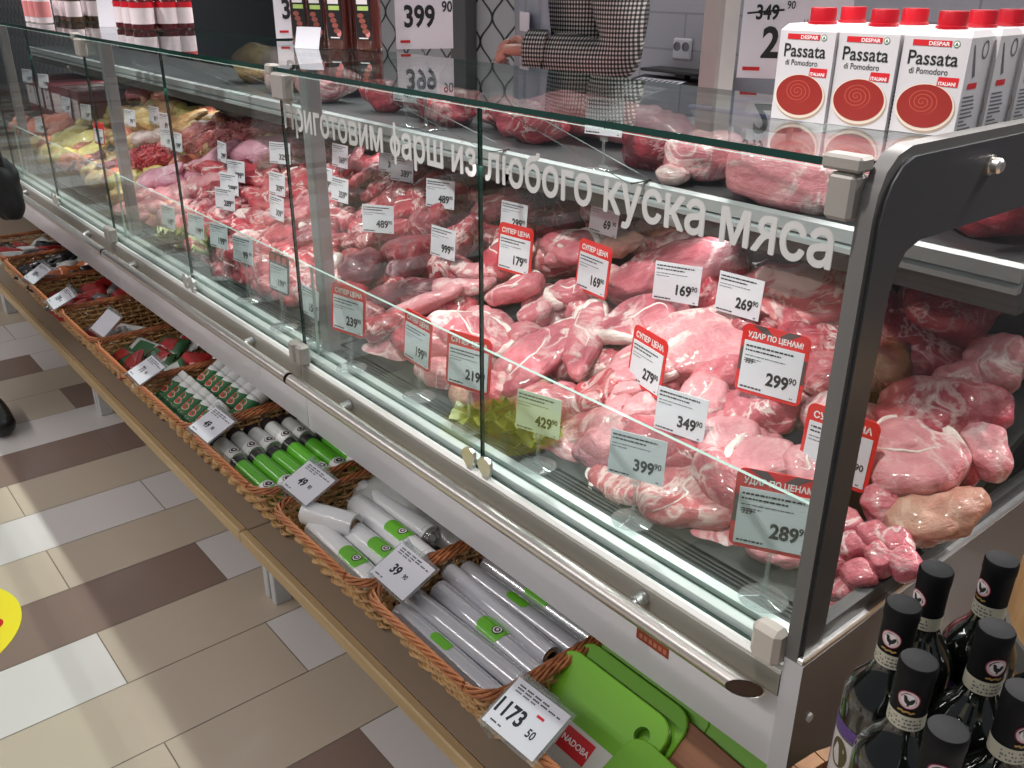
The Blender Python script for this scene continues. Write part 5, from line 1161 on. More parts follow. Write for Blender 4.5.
  ('roast', 'beef', 'pork_piece', (-2.13, 1.315, 0.796), (0.06, 0.067, 0.034), 0.09, 0.07, 0, 'red pork lump in the heap under the middle of the lettering', 'pork pieces behind the inner post'),
  ('steak', 'pork_red', 'pork_piece', (-2.072, 1.36, 0.819), (0.059, 0.066, 0.034), 0.09, 0.07, 0, 'red pork lump in the heap under the middle of the lettering', 'pork pieces behind the inner post'),
  ('roast', 'pork_red', 'pork_piece', (-2.407, 1.3, 0.789), (0.067, 0.072, 0.037), 0.09, 0.07, 0, 'red pork lump in the heap under the middle of the lettering', 'pork pieces behind the inner post'),
  ('steak', 'beef', 'pork_piece', (-2.379, 1.353, 0.816), (0.067, 0.072, 0.037), 0.09, 0.07, 0, 'red pork lump in the heap under the middle of the lettering', 'pork pieces behind the inner post'),
  ('roast', 'pork_red', 'pork_piece', (-2.232, 1.365, 0.822), (0.063, 0.069, 0.035), 0.09, 0.07, 0, 'red pork lump in the heap under the middle of the lettering', 'pork pieces behind the inner post'),
  ('steak', 'pork_red', 'pork_piece', (-1.979, 1.28, 0.779), (0.056, 0.064, 0.033), 0.09, 0.07, 0, 'red pork lump in the heap under the middle of the lettering', 'pork pieces behind the inner post'),
  ('roast', 'beef', 'pork_piece', (-2.218, 1.151, 0.713), (0.061, 0.068, 0.035), 0.09, 0.07, 0, 'red pork lump in the heap under the middle of the lettering', 'pork pieces behind the inner post'),
  ('steak', 'pork_red', 'pork_piece', (-2.066, 1.076, 0.675), (0.057, 0.065, 0.033), 0.09, 0.07, 0, 'red pork lump in the heap under the middle of the lettering', 'pork pieces behind the inner post'),
  ('roast', 'pork_red', 'pork_piece', (-1.962, 1.016, 0.644), (0.054, 0.062, 0.032), 0.09, 0.07, 0, 'red pork lump in the heap under the middle of the lettering', 'pork pieces behind the inner post'),
  ('steak', 'beef', 'pork_piece', (-1.959, 1.346, 0.812), (0.056, 0.064, 0.032), 0.09, 0.07, 0, 'red pork lump in the heap under the middle of the lettering', 'pork pieces behind the inner post'),
  ('roast', 'pork_red', 'pork_piece', (-1.873, 1.349, 0.814), (0.054, 0.062, 0.032), 0.09, 0.07, 0, 'red pork lump in the heap under the middle of the lettering', 'pork pieces behind the inner post'),
  ('steak', 'pork_red', 'pork_piece', (-2.156, 1.169, 0.722), (0.06, 0.067, 0.034), 0.09, 0.07, 0, 'red pork lump in the heap under the middle of the lettering', 'pork pieces behind the inner post'),
  ('strip', 'lavender', 'pork_slab', (-3.276, 1.049, 0.661), (0.243, 0.116, 0.059), 0.13, 0.07, 0, 'pale pink pork slab beside the red minced meat mound', 'pale pork slabs'),
  ('strip', 'lavender', 'pork_slab', (-3.094, 1.2, 0.738), (0.201, 0.128, 0.065), 0.13, 0.07, 0, 'pale pink pork slab beside the red minced meat mound', 'pale pork slabs'),
  ('strip', 'lavender', 'pork_slab', (-2.935, 1.309, 0.793), (0.261, 0.099, 0.051), 0.13, 0.07, 0, 'pale pink pork slab beside the red minced meat mound', 'pale pork slabs'),
  ('strip', 'pork_pale', 'pork_slab', (-3.066, 1.01, 0.639), (0.269, 0.119, 0.064), 0.12, 0.07, 0, 'pale pink pork slab beside the red minced meat mound', 'pale pork slabs'),
  ('strip', 'pork_pale', 'pork_slab', (-2.922, 1.135, 0.705), (0.224, 0.082, 0.042), 0.1, 0.07, 0, 'pale pink pork slab beside the red minced meat mound', 'pale pork slabs'),
  ('strip', 'pork_pale', 'pork_slab', (-2.933, 0.992, 0.616), (0.327, 0.084, 0.075), 0.11, 0.07, 0, 'pale pink pork slab beside the red minced meat mound', 'pale pork slabs'),
  ('strip', 'pork_pale', 'pork_slab', (-2.751, 0.988, 0.616), (0.231, 0.076, 0.065), 0.1, 0.07, 0, 'pale pink pork slab beside the red minced meat mound', 'pale pork slabs'),
  ('strip', 'pork_pale', 'pork_slab', (-3.011, 1.064, 0.668), (0.277, 0.103, 0.053), 0.09, 0.07, 0, 'pale pink pork slab beside the red minced meat mound', 'pale pork slabs'),
  ('mound', 'mince_pink', 'minced_meat', (-3.181, 1.346, 0.812), (0.427, 0.223, 0.114), 0.16, 0.1, 0, 'coarse pink minced meat heap below the worktop', None),
  ('mound', 'mince_red', 'minced_meat', (-3.521, 1.128, 0.701), (0.29, 0.149, 0.076), 0.15, 0.08, 0, 'bright red minced meat heap at the dark post', None),
  ('roast', 'brown_meat', 'liver_piece', (-2.773, 1.19, 0.733), (0.122, 0.07, 0.036), 0.08, 0.05, 0, 'brown liver piece left of the white ticket pair', None),
  ('roast', 'brown_meat', 'liver_piece', (-2.693, 1.27, 0.773), (0.129, 0.07, 0.036), 0.09, 0.06, 0, 'brown liver piece right of the pale slabs', None),
  ('roast', 'chicken', 'poultry_piece', (-4.031, 1.31, 0.794), (0.238, 0.083, 0.042), 0.1, 0.06, 0, 'tan poultry piece at the back of the third counter', 'poultry pieces at the back'),
  ('roast', 'chicken', 'poultry_piece', (-3.84, 1.277, 0.777), (0.268, 0.09, 0.046), 0.1, 0.06, 0, 'tan poultry piece at the back of the third counter', 'poultry pieces at the back'),
  ('roast', 'chicken', 'poultry_piece', (-3.893, 1.361, 0.82), (0.149, 0.066, 0.034), 0.1, 0.06, 0, 'tan poultry piece at the back of the third counter', 'poultry pieces at the back'),
  ('roast', 'chicken', 'poultry_piece', (-3.562, 1.279, 0.778), (0.16, 0.069, 0.035), 0.1, 0.06, 0, 'tan poultry piece at the back of the third counter', 'poultry pieces at the back'),
  ('roast', 'chicken', 'poultry_piece', (-3.588, 1.349, 0.814), (0.134, 0.063, 0.032), 0.1, 0.06, 0, 'tan poultry piece at the back of the third counter', 'poultry pieces at the back'),
  ('roast', 'bone', 'poultry_piece', (-3.712, 1.211, 0.743), (0.167, 0.072, 0.037), 0.1, 0.06, 0, 'tan poultry piece at the back of the third counter', 'poultry pieces at the back'),
  ('roast', 'mince_pink', 'poultry_piece', (-3.431, 1.311, 0.794), (0.147, 0.077, 0.039), 0.1, 0.06, 0, 'tan poultry piece at the back of the third counter', 'poultry pieces at the back'),
  ('roast', 'chicken_yellow', 'poultry_piece', (-4.269, 1.009, 0.64), (0.171, 0.092, 0.047), 0.13, 0.06, 0, 'yellow poultry piece left of the dark post', 'yellow poultry'),
  ('roast', 'chicken_yellow', 'poultry_piece', (-4.169, 1.084, 0.679), (0.201, 0.096, 0.049), 0.13, 0.06, 0, 'yellow poultry piece left of the dark post', 'yellow poultry'),
  ('roast', 'chicken_yellow', 'poultry_piece', (-4.359, 1.08, 0.677), (0.205, 0.084, 0.043), 0.13, 0.06, 0, 'yellow poultry piece left of the dark post', 'yellow poultry'),
  ('roast', 'chicken_yellow', 'poultry_piece', (-3.963, 1.062, 0.667), (0.109, 0.05, 0.025), 0.13, 0.06, 0, 'yellow poultry piece left of the dark post', 'yellow poultry'),
  ('roast', 'fish', 'cured_piece', (-4.782, 1.048, 0.66), (0.179, 0.096, 0.049), 0.12, 0.06, 0, 'orange pink cut in the far counter', 'orange pink cuts'),
  ('roast', 'fish', 'cured_piece', (-4.775, 1.118, 0.696), (0.275, 0.097, 0.049), 0.12, 0.06, 0, 'orange pink cut in the far counter', 'orange pink cuts'),
  ('roast', 'fish', 'cured_piece', (-4.568, 1.097, 0.685), (0.141, 0.072, 0.037), 0.12, 0.06, 0, 'orange pink cut in the far counter', 'orange pink cuts'),
  ('roast', 'fish', 'cured_piece', (-5.067, 1.04, 0.656), (0.108, 0.052, 0.027), 0.12, 0.06, 0, 'orange pink cut in the far counter', 'orange pink cuts'),
  ('roast', 'beef_dark', 'beef_piece', (-3.866, 1.014, 0.643), (0.143, 0.071, 0.036), 0.1, 0.05, 0, 'dark red piece in front of the yellow poultry', 'dark red pieces'),
  ('roast', 'beef_dark', 'beef_piece', (-3.674, 1.004, 0.638), (0.14, 0.058, 0.029), 0.1, 0.05, 0, 'dark red piece in front of the yellow poultry', 'dark red pieces'),
  ('roast', 'beef_dark', 'beef_piece', (-3.989, 0.985, 0.628), (0.133, 0.044, 0.022), 0.1, 0.05, 0, 'dark red piece in front of the yellow poultry', 'dark red pieces'),
  ('roast', 'mince_red', 'beef_piece', (-4.277, 1.413, 0.846), (0.188, 0.073, 0.037), 0.1, 0.05, 0, 'dark red piece at the back beside the dark post', None),
  ('roast', 'pork_pale', 'knuckle', (-2.527, 0.95, 0.572), (0.21, 0.0, 0.065), 0.09, 0.07, 0, 'pale round knuckle low behind the front ticket row', 'pale knuckles'),
  ('roast', 'pork_pale', 'knuckle', (-2.687, 0.95, 0.517), (0.257, 0.0, 0.078), 0.09, 0.07, 0, 'pale round knuckle low behind the front ticket row', 'pale knuckles'),
  ('roast', 'pork_pale', 'knuckle', (-2.4, 0.95, 0.557), (0.24, -0.0, 0.081), 0.09, 0.07, 0, 'pale round knuckle low behind the front ticket row', 'pale knuckles'),
  ('roast', 'beef_dark', 'beef_piece', (-2.345, 0.95, 0.512), (0.193, 0.0, 0.079), 0.09, 0.07, 0, 'dark red piece at the front under the black and red tag', 'dark red front pieces'),
  ('roast', 'beef', 'beef_piece', (-2.192, 0.95, 0.517), (0.175, 0.0, 0.075), 0.09, 0.07, 0, 'dark red piece at the front under the black and red tag', 'dark red front pieces'),
  ('roast', 'beef_dark', 'beef_piece', (-2.061, 0.95, 0.531), (0.16, -0.0, 0.071), 0.09, 0.07, 0, 'dark red piece at the front under the black and red tag', 'dark red front pieces'),
  ('roast', 'beef', 'beef_piece', (-2.255, 0.953, 0.579), (0.167, 0.006, 0.067), 0.09, 0.07, 0, 'dark red piece at the front under the black and red tag', 'dark red front pieces'),
  ('roast', 'beef_dark', 'beef_piece', (-2.122, 0.952, 0.579), (0.156, 0.004, 0.066), 0.09, 0.07, 0, 'dark red piece at the front under the black and red tag', 'dark red front pieces'),
  ('roast', 'pork_pale', 'cured_piece', (-3.228, 0.953, 0.581), (0.216, 0.007, 0.066), 0.08, 0.05, 0, 'small garnish-side cut at the front of the third counter', 'small front cuts'),
  ('roast', 'pork_pale', 'cured_piece', (-3.092, 0.955, 0.585), (0.189, 0.011, 0.061), 0.08, 0.05, 0, 'small garnish-side cut at the front of the third counter', 'small front cuts'),
  ('roast', 'fish', 'cured_piece', (-2.962, 0.974, 0.62), (0.058, 0.049, 0.03), 0.08, 0.05, 0, 'small garnish-side cut at the front of the third counter', 'small front cuts'),
  ('roast', 'fish', 'cured_piece', (-2.868, 1.007, 0.639), (0.044, 0.052, 0.026), 0.08, 0.05, 0, 'small garnish-side cut at the front of the third counter', 'small front cuts'),
  ('roast', 'pork_pale', 'cured_piece', (-2.871, 0.973, 0.618), (0.062, 0.045, 0.031), 0.08, 0.05, 0, 'small garnish-side cut at the front of the third counter', 'small front cuts'),
  ('roast', 'pork_pale', 'cured_piece', (-2.778, 1.003, 0.637), (0.043, 0.05, 0.026), 0.08, 0.05, 0, 'small garnish-side cut at the front of the third counter', 'small front cuts'),
]
TAGS = [
  ('strike', '289', '90', 'УДАР ПО ЦЕНАМ!', (-0.534, 0.88, 0.682), 28.8, 0.562, 0.108, 'red framed 289 90 price tag standing nearest the end post'),
  ('plain', '399', '90', '', (-0.775, 0.884, 0.67), 20.0, 0.562, 0.088, 'white 399 90 ticket on a clear foot before the neck steaks'),
  ('plainw', '429', '90', '', (-0.992, 0.882, 0.658), 16.4, 0.562, 0.085, 'yellowish white 429 90 ticket on a clear foot'),
  ('red', '219', '90', 'СУПЕР ЦЕНА', (-1.176, 0.877, 0.68), 14.3, 0.562, 0.1, 'red topped 219 90 tag crossed by the pane joint'),
  ('red', '199', '90', 'СУПЕР ЦЕНА', (-1.344, 0.882, 0.67), -3.6, 0.562, 0.1, 'narrow looking red topped 199 90 tag at the front'),
  ('red', '239', '90', 'СУПЕР ЦЕНА', (-1.55, 0.853, 0.679), 12.0, 0.562, 0.1, 'red topped tag beside the grey inner post at the front'),
  ('red', '279', '90', 'СУПЕР ЦЕНА', (-0.932, 1.069, 0.712), -14.0, None, 0.1, 'red topped 279 90 tag turned sideways among the chops'),
  ('strike', '299', '90', 'УДАР ПО ЦЕНАМ!', (-0.723, 1.117, 0.762), 12.1, None, 0.108, 'red framed 299 90 price tag over the rolled loin roast'),
  ('red', '269', '90', 'СУПЕР ЦЕНА', (-0.568, 1.067, 0.70), 6.9, None, 0.105, 'red topped tag half hidden by the grey end post'),
  ('plain', '349', '90', '', (-0.802, 1.01, 0.691), 10.7, None, 0.088, 'white 349 90 ticket in front of the pale chops'),
  ('plain', '169', '90', '', (-1.016, 1.234, 0.805), 21.2, None, 0.088, 'white 169 90 ticket on the long pork leg slab'),
  ('plain', '269', '90', '', (-0.888, 1.247, 0.812), 4.9, None, 0.088, 'white 269 90 ticket left of the rib slab'),
  ('plain', '69', '90', '', (-1.303, 1.331, 0.854), -2.3, None, 0.085, 'white 69 90 ticket under the pane lettering'),
  ('red', '179', '90', 'СУПЕР ЦЕНА', (-1.416, 1.182, 0.778), 5.9, None, 0.1, 'red topped 179 90 tag right of the pane joint'),
  ('red', '169', '90', 'СУПЕР ЦЕНА', (-1.196, 1.196, 0.786), -6.6, None, 0.1, 'red topped tag behind the small thick chop'),
  ('plain', '299', '90', '', (-1.523, 1.27, 0.823), 6.5, None, 0.08, 'white ticket above the red 179 tag'),
  ('plain', '999', '90', '', (-1.628, 1.15, 0.762), 4.4, None, 0.085, 'white 999 90 ticket turned sideways beside the beef roast'),
  ('plain', '489', '90', '', (-1.809, 1.273, 0.825), 18.7, None, 0.085, 'white ticket on the heap above the beef roasts'),
  ('plain', '489', '90', '', (-1.905, 1.151, 0.763), 33.3, None, 0.085, 'tilted white ticket lying on the red beef roast'),
  ('plain', '389', '90', '', (-2.128, 1.331, 0.854), 10.8, None, 0.08, 'left white ticket of the pair under the lettering'),
  ('plain', '389', '90', '', (-2.039, 1.314, 0.846), 13.9, None, 0.08, 'right white ticket of the pair under the lettering'),
  ('plain', '369', '90', '', (-2.341, 1.3, 0.839), 3.6, None, 0.08, 'small white ticket right of the inner post'),
  ('plain', '329', '90', '', (-2.623, 1.25, 0.813), 24.7, None, 0.08, 'white ticket crossed by the pane joint at the far left of the lettering'),
  ('plain', '309', '90', '', (-2.446, 1.147, 0.761), 7.7, None, 0.08, 'upper white ticket of the two at the pane joint'),
  ('plain', '309', '90', '', (-2.313, 1.077, 0.725), 1.7, None, 0.08, 'lower white ticket of the two at the pane joint'),
  ('plain', '299', '90', '', (-2.921, 1.188, 0.782), -3.0, None, 0.08, 'white ticket seen nearly edge on beside the pale slabs'),
  ('plain', '299', '90', '', (-2.713, 1.141, 0.757), 15.5, None, 0.08, 'back ticket of the overlapping three over the red pork'),
  ('plain', '289', '90', '', (-2.66, 1.092, 0.732), 17.9, None, 0.08, 'middle ticket of the overlapping three over the red pork'),
  ('plain', '289', '90', '', (-2.583, 1.042, 0.707), 19.7, None, 0.08, 'front ticket of the overlapping three over the red pork'),
  ('plain', '359', '90', '', (-2.277, 1.212, 0.794), 1.2, None, 0.08, 'white ticket just right of the inner post in the heap'),
  ('plain', '359', '90', '', (-2.164, 1.194, 0.785), 3.7, None, 0.08, 'pinkish white ticket near the inner post in the heap'),
  ('dark', '199', '90', ' ', (-1.857, 0.852, 0.682), 4.2, 0.562, 0.085, 'tag with a black and red head at the front of the red pork'),
  ('plain', '99', '90', '', (-2.089, 0.872, 0.692), 11.1, 0.562, 0.08, 'front row ticket behind the low glass, nearest the black and red tag'),
  ('plain', '199', '90', '', (-2.309, 0.902, 0.676), 10.9, 0.562, 0.08, 'front row ticket behind the low glass, second from the black and red tag'),
  ('plain', '199', '90', '', (-2.472, 0.904, 0.67), 9.2, 0.562, 0.08, 'front row ticket behind the low glass, third from the black and red tag'),
  ('plain', '149', '90', '', (-2.635, 0.886, 0.667), 7.3, 0.562, 0.08, 'front row ticket behind the low glass beside the green leaves'),
  ('plain', '159', '90', '', (-1.718, 0.855, 0.661), -0.6, 0.562, 0.08, 'front ticket half behind the inner post'),
  ('plain', '89', '90', '', (-3.536, 1.231, 0.804), 8.9, None, 0.08, 'left small ticket of the cluster over the minced meat'),
  ('plain', '89', '90', '', (-3.69, 1.246, 0.811), 7.4, None, 0.08, 'back small ticket of the cluster over the minced meat'),
  ('plain', '199', '90', '', (-3.364, 1.17, 0.772), 13.6, None, 0.08, 'front left small ticket at the black clip over the minced meat'),
  ('plain', '199', '90', '', (-3.27, 1.167, 0.771), 9.5, None, 0.08, 'front right small ticket at the black clip over the minced meat'),
  ('plain', '99', '90', '', (-3.838, 1.2, 0.788), 12.6, None, 0.08, 'small ticket right of the dark post'),
  ('red', '129', '90', ' ', (-3.866, 1.078, 0.726), 10.9, None, 0.08, 'red topped ticket left of the dark post'),
  ('plain', '129', '90', '', (-4.285, 1.159, 0.767), 14.0, None, 0.08, 'small far ticket left of the red topped one'),
  ('plain', '129', '90', '', (-4.58, 1.159, 0.767), 12.9, None, 0.08, 'small far ticket behind the yellow poultry, right one'),
  ('plain', '129', '90', '', (-4.526, 1.021, 0.697), 13.7, None, 0.08, 'small far ticket over the orange cuts'),
  ('plain', '129', '90', '', (-5.25, 1.172, 0.84), 20.0, None, 0.08, 'white ticket on the far dark boxes, left one'),
  ('plain', '129', '90', '', (-4.95, 1.172, 0.84), 20.0, None, 0.08, 'white ticket on the far dark boxes, right one'),
]

# ------------------------------------------------------------------ pieces of meat
TILT = math.atan(0.51)
EZ = Vector((0, -math.sin(TILT), math.cos(TILT)))
def nz3(p, f, s): return noise.noise(Vector((p[0] * f + s * 7.1, p[1] * f + s * 3.3, p[2] * f - s * 5.7)))
def chop_mesh(L, W_, T, seed, rim, lean, t, ragged=False):
    rr = random.Random(seed)
    ph = rr.uniform(0, 6.28); a2, a3 = rr.uniform(0.02, 0.08), rr.uniform(0.03, 0.10)
    def rad(g):
        if ragged: return 0.95 + 2 * a2 * math.cos(2 * g + ph) + 2 * a3 * math.cos(3 * g + ph * 1.7) + 0.08 * math.sin(5 * g + seed) + 0.05 * math.sin(8 * g + seed * 2)
        return 1 + a2 * math.cos(2 * g + ph) + a3 * math.cos(3 * g + ph * 1.7) + 0.035 * math.sin(5 * g + seed) + 0.02 * math.sin(9 * g + seed * 2)
    def dome(q): return 0.006 * nz3((q[0], q[1], 0), 22, seed) + 0.0035 * nz3((q[0], q[1], 0), 55, seed)
    n, kr = 56, 9
    vs = []; fs = []
    for side in (1, -1):
        base = len(vs)
        vs.append((0, 0, side * T / 2 + dome((0, 0))))
        for k in range(1, kr + 1):
            q = k / kr
            for i in range(n):
                g = 2 * PI * i / n; r = rad(g) * q
                x, y = L / 2 * r * math.cos(g), W_ / 2 * r * math.sin(g)
                e = (1 - max(0, q - 0.72) ** 2 / 0.0784 * 0.55)
                vs.append((x, y, side * T / 2 * e + dome((x, y))))
        for i in range(n):
            j = (i + 1) % n
            q = (base, base + 1 + i, base + 1 + j); fs.append(q if side > 0 else q[::-1])
            for k in range(kr - 1):
                a = base + 1 + k * n
                q = (a + i, a + n + i, a + n + j, a + j); fs.append(q if side > 0 else q[::-1])
    tot = 1 + kr * n
    for i in range(n):
        j = (i + 1) % n; a = 1 + (kr - 1) * n
        fs.append((a + i, tot + a + i, tot + a + j, a + j))
    MB().add(vs, fs).build('lean_meat', M[lean], t, angle=None)
    # a seam of fat across the face
    if rr.random() < 0.55:
        g0 = rr.uniform(0, 6.28); b = MB(); pts = []; rs = []
        for i in range(15):
            u = i / 14; q = 0.88 - 1.3 * u; g = g0 + 0.5 * math.sin(u * 3.5) + (0.4 if q < 0 else 0)
            x, y = L / 2 * q * math.cos(g) + 0.006 * math.sin(u * 7 + seed), W_ / 2 * q * math.sin(g) + 0.008 * math.sin(u * 6)
            pts.append((x, y, T / 2 + dome((x, y)) - 0.0008)); rs.append(0.0019 * (0.4 + math.sin(u * 3.1)) )
        b.tube(pts, rs, 6); b.build('fat_seam', M['fat'], t, angle=None)
    if rim and rim[1]:
        b = MB(); pts = []; rs = []
        m = max(8, rim[1] // 5)
        for i in range(m + 1):
            u = i / m; g = math.radians(rim[0] + rim[1] * u); r = rad(g) * 0.985
            x, y = L / 2 * r * math.cos(g), W_ / 2 * r * math.sin(g)
            pts.append((x, y, 0)); rs.append((0.0088 + 0.0030 * math.sin(u * 5 + seed)) * min(1, 0.3 + 4 * min(u, 1 - u)))
        b.tube(pts, rs, 10)
        b.v = [(x, y, max(-T * 0.5, min(T * 0.52, z * T * 52)) + dome((x, y))) for x, y, z in b.v]
        b.build('fat_rim', M['fat'], t, angle=None)
        g = math.radians(rim[0] + rim[1] * 0.5 + 180)
        if rr.random() < 0.6:
            r = rad(g) * 0.55
            b = MB(); c = (L / 2 * r * math.cos(g), W_ / 2 * r * math.sin(g))
            pts = [(c[0] + 0.022 * (u - 0.5) * math.cos(g + 1.2) + 0.004 * math.sin(u * 4), c[1] + 0.022 * (u - 0.5) * math.sin(g + 1.2), T * 0.44) for u in [i / 6 for i in range(7)]]
            b.tube(pts, [0.003, 0.005, 0.006, 0.005, 0.006, 0.0055, 0.0035], 8); b.build('bone', M['bone'], t, angle=None)
def lump_mesh(L, W_, T, seed, px=2.3, amp=0.16, freq=None, fine=0.25, bend=0.0, nx=48, ny=32, crease=0.10):
    """closed lumpy body: superellipsoid, bent and displaced"""
    b = MB()
    mn = min(W_, T); fq = freq or 0.9 / mn
    def se(c, p): return math.copysign(abs(c) ** (2 / p), c)
    vs = []; fs = []
    for j in range(ny + 1):
        v = PI * j / ny
        for i in range(nx):
            g = 2 * PI * i / nx
            x = -math.cos(v) if px == 2 else -se(math.cos(v), px)
            s = max(0.0, math.sin(v)) ** (2 / px)
            y = s * se(math.cos(g), px); z = s * se(math.sin(g), px)
            p = Vector((x * L / 2, y * W_ / 2, z * T / 2))
            d = Vector((x / L, y / W_, z / T)); d.normalize()
            a = amp * mn * (nz3(p, fq, seed) + 0.5 * nz3(p, fq * 2.1, seed + 5) + fine * nz3(p, fq * 5, seed + 9))
            vd = noise.voronoi(p * (fq * 0.75) + Vector((seed * 3.1, seed, 0)))[0]
            cre = min(1.0, (vd[1] - vd[0]) * 2.2)
            a += crease * mn * (cre - 0.7) - crease * 0.35 * mn * abs(nz3(p, fq * 1.6, seed + 3))
            p += d * a
            p.y += bend * (x * x - 0.4) * W_; p.z += 0.25 * bend * x * T
            vs.append(p)
    for j in range(ny):
        for i in range(nx):
            k = (i + 1) % nx
            fs.append((j * nx + i, j * nx + k, (j + 1) * nx + k, (j + 1) * nx + i))
    b.add(vs, fs)
    return b
_LM = {}
def lump(shape, L, W_, T, seed, mat):
    """lumps of like size share a few shapes"""
    key = (shape, round(L * 40), round(W_ * 50), round(T * 50), seed % 5, mat)
    if key not in _LM:
        if shape == 'chunk': b = lump_mesh(L, W_, T, seed, 3.4, 0.13, None, 0.2)
        elif shape == 'strip': b = lump_mesh(L, W_, T, seed, 2.4, 0.20, 0.7 / min(W_, T), 0.2, 0.35, 46, 20)
        elif shape == 'slab': b = lump_mesh(L, W_, T, seed, 4.2, 0.16, 0.6 / min(W_, T), 0.35, 0.06, 56, 40)
        else: b = lump_mesh(L, W_, T, seed, 2.25, 0.24, 0.8 / min(W_, T), 0.25, 0.15)
        _LM[key] = b.mesh('meat_piece', [M[mat]])
    return _LM[key]
def mound(name, label, cat, c, d, W_, T, mat):
    """coarse minced meat: strands in a heap"""
    rr = random.Random(11)
    L = Vector(d).length * 1.15
    b = lump_mesh(L, W_, T, 3, 2.1, 0.12, 14, 0.5, 0, 90, 60)
    b.v = [tuple(Vector(v) * (1 + 0.05 * nz3(v, 160, 4) + 0.04 * nz3(v, 90, 9))) for v in b.v]
    ex = Vector(d).normalized(); ey = EZ.cross(ex)
    for k in range(420):
        u, a = rr.uniform(-0.9, 0.9), rr.uniform(0.15, PI - 0.15)
        s = math.sqrt(max(0, 1 - u * u))
        p = Vector((u * L / 2, s * math.cos(a) * W_ / 2, s * math.sin(a) * T / 2))
        h = rr.uniform(0, 6.28); q = Vector((math.cos(h), math.sin(h), rr.uniform(-0.4, 0.4))) * rr.uniform(0.008, 0.016)
        b.tube([p - q, p + Vector((0, 0, 0.003)), p + q], 0.0026, 5)
    o = b.build(name, M[mat], None, angle=None)
    o.matrix_world = Matrix.Translation(Vector(c) - EZ * T * 0.35) @ Matrix((ex, ey, EZ)).transposed().to_4x4()
    tag(o, label, cat, None, 'stuff')
CAT = {'pork_chop': 'pork chop', 'neck_steak': 'steak', 'stew_cube': 'meat cube', 'minced_meat': 'minced meat', 'beef_roast': 'beef'}
def place_meat():
    for i, (shape, mat, name, c, d, W_, T, x, label, group) in enumerate(MEAT):
        d = Vector(d); L = max(0.035, d.length); c = Vector(c)
        ex = (d - EZ * d.dot(EZ)).normalized(); ey = EZ.cross(ex)
        rr = random.Random(i * 13 + 5)
        wob = Euler((rr.uniform(-0.16, 0.16), rr.uniform(-0.16, 0.16), 0)).to_matrix()
        rot = (Matrix((ex, ey, EZ)).transposed() @ wob).to_4x4()
        cat = CAT.get(name, 'meat')
        if shape == 'mound':
            mound(name, label, cat, c, d, W_, T, mat); continue
        loc = c - EZ * T * (0.30 if shape not in ('chop', 'steak') else 0.1)
        if shape == 'chop':
            t = thing(name, label, cat, (0, 0, 0), 0, group)
            t.matrix_world = Matrix.Translation(loc) @ rot
            chop_mesh(L * 1.06, W_, T, i * 3 + 1, x or None, mat, t)
        elif shape == 'steak':
            t = thing(name, label, cat, (0, 0, 0), 0, group)
            wob2 = Euler((rr.uniform(-0.45, 0.45), rr.uniform(-0.45, 0.45), rr.uniform(-0.6, 0.6))).to_matrix().to_4x4()
            t.matrix_world = Matrix.Translation(c - EZ * 0.012) @ rot @ wob2
            chop_mesh(max(L, 0.11) * 1.2, W_ * 1.15, 0.030, i * 3 + 1, (rr.randint(0, 360), rr.randint(50, 110)) if i % 3 == 0 else None, mat, t, True)
        else:
            k = 1.12
            o = bpy.data.objects.new(name, lump(shape, L * k, W_, T, i * 7 + 2, mat)); COL.objects.link(o)
            o.matrix_world = Matrix.Translation(loc) @ rot
            tag(o, label, cat, group)
    # the layer the visible pieces lie on
    G = 'meat underneath the visible pieces'
    rr = random.Random(21)
    x = -0.50
    k = 0
    while x > -4.6:
        for j in range(5):
            y = 1.00 + 0.105 * j + rr.uniform(-0.02, 0.02)
            xx = x + rr.uniform(-0.03, 0.03)
            if xx > -0.68 and y < 1.16: continue
            z = 0.60 + 0.51 * (y - 0.93) - 0.058 + rr.uniform(-0.012, 0.008)
            dk = 0.572 + 0.31 * max(0, y - 0.95)
            z = max(z, dk + 0.02)
            if xx > -1.45: mt, nm = rr.choice((('pork', 'pork_piece'), ('pork_pale', 'pork_piece'), ('pork_marbled', 'pork_piece')))
            elif xx > -2.75: mt, nm = rr.choice((('pork_red', 'pork_piece'), ('beef', 'beef_piece'), ('pork_red', 'pork_piece')))
            elif xx > -3.3: mt, nm = rr.choice((('pork_pale', 'pork_piece'), ('lavender', 'pork_piece'))) if y < 1.3 else ('chicken', 'poultry_piece')
            else: mt, nm = rr.choice((('chicken_yellow', 'poultry_piece'), ('fish', 'cured_piece'), ('chicken', 'poultry_piece')))
            o = bpy.data.objects.new(nm, lump('roast', 0.13, 0.10, 0.08, k, mt)); COL.objects.link(o)
            o.location = (xx, y, z); o.rotation_euler = (TILT, rr.uniform(-0.3, 0.3), rr.uniform(0, 6.28))
            lab = {'pork_piece': 'pork piece lying underneath the others on the sloping deck', 'beef_piece': 'dark red beef piece lying underneath the others',
                   'poultry_piece': 'poultry piece lying underneath the others', 'cured_piece': 'orange pink piece lying underneath the others'}[nm]
            tag(o, lab, 'meat', G + ' (%s)' % nm.replace('_', ' '))
            k += 1
        x -= 0.112
    # meat on the upper worktop
    G2 = 'meat on the dark upper worktop'
    def up(name, shape, mat, x, y, L, W_, T, yaw, label, z=0.965, pitch=0.0):
        x *= 1.045; y += 0.075
        o = bpy.data.objects.new(name, lump(shape, L, W_, T, len(label) * 3 + int(abs(x) * 50), mat)); COL.objects.link(o)
        o.location = (x, y, z + T * 0.46); o.rotation_euler = (0, pitch, yaw); tag(o, label, 'meat')
    up('pork_belly', 'slab', 'pork_pale', -0.83, 1.32, 0.26, 0.26, 0.10, 0.2, 'big pink pork belly on the worktop edge behind the cartons')
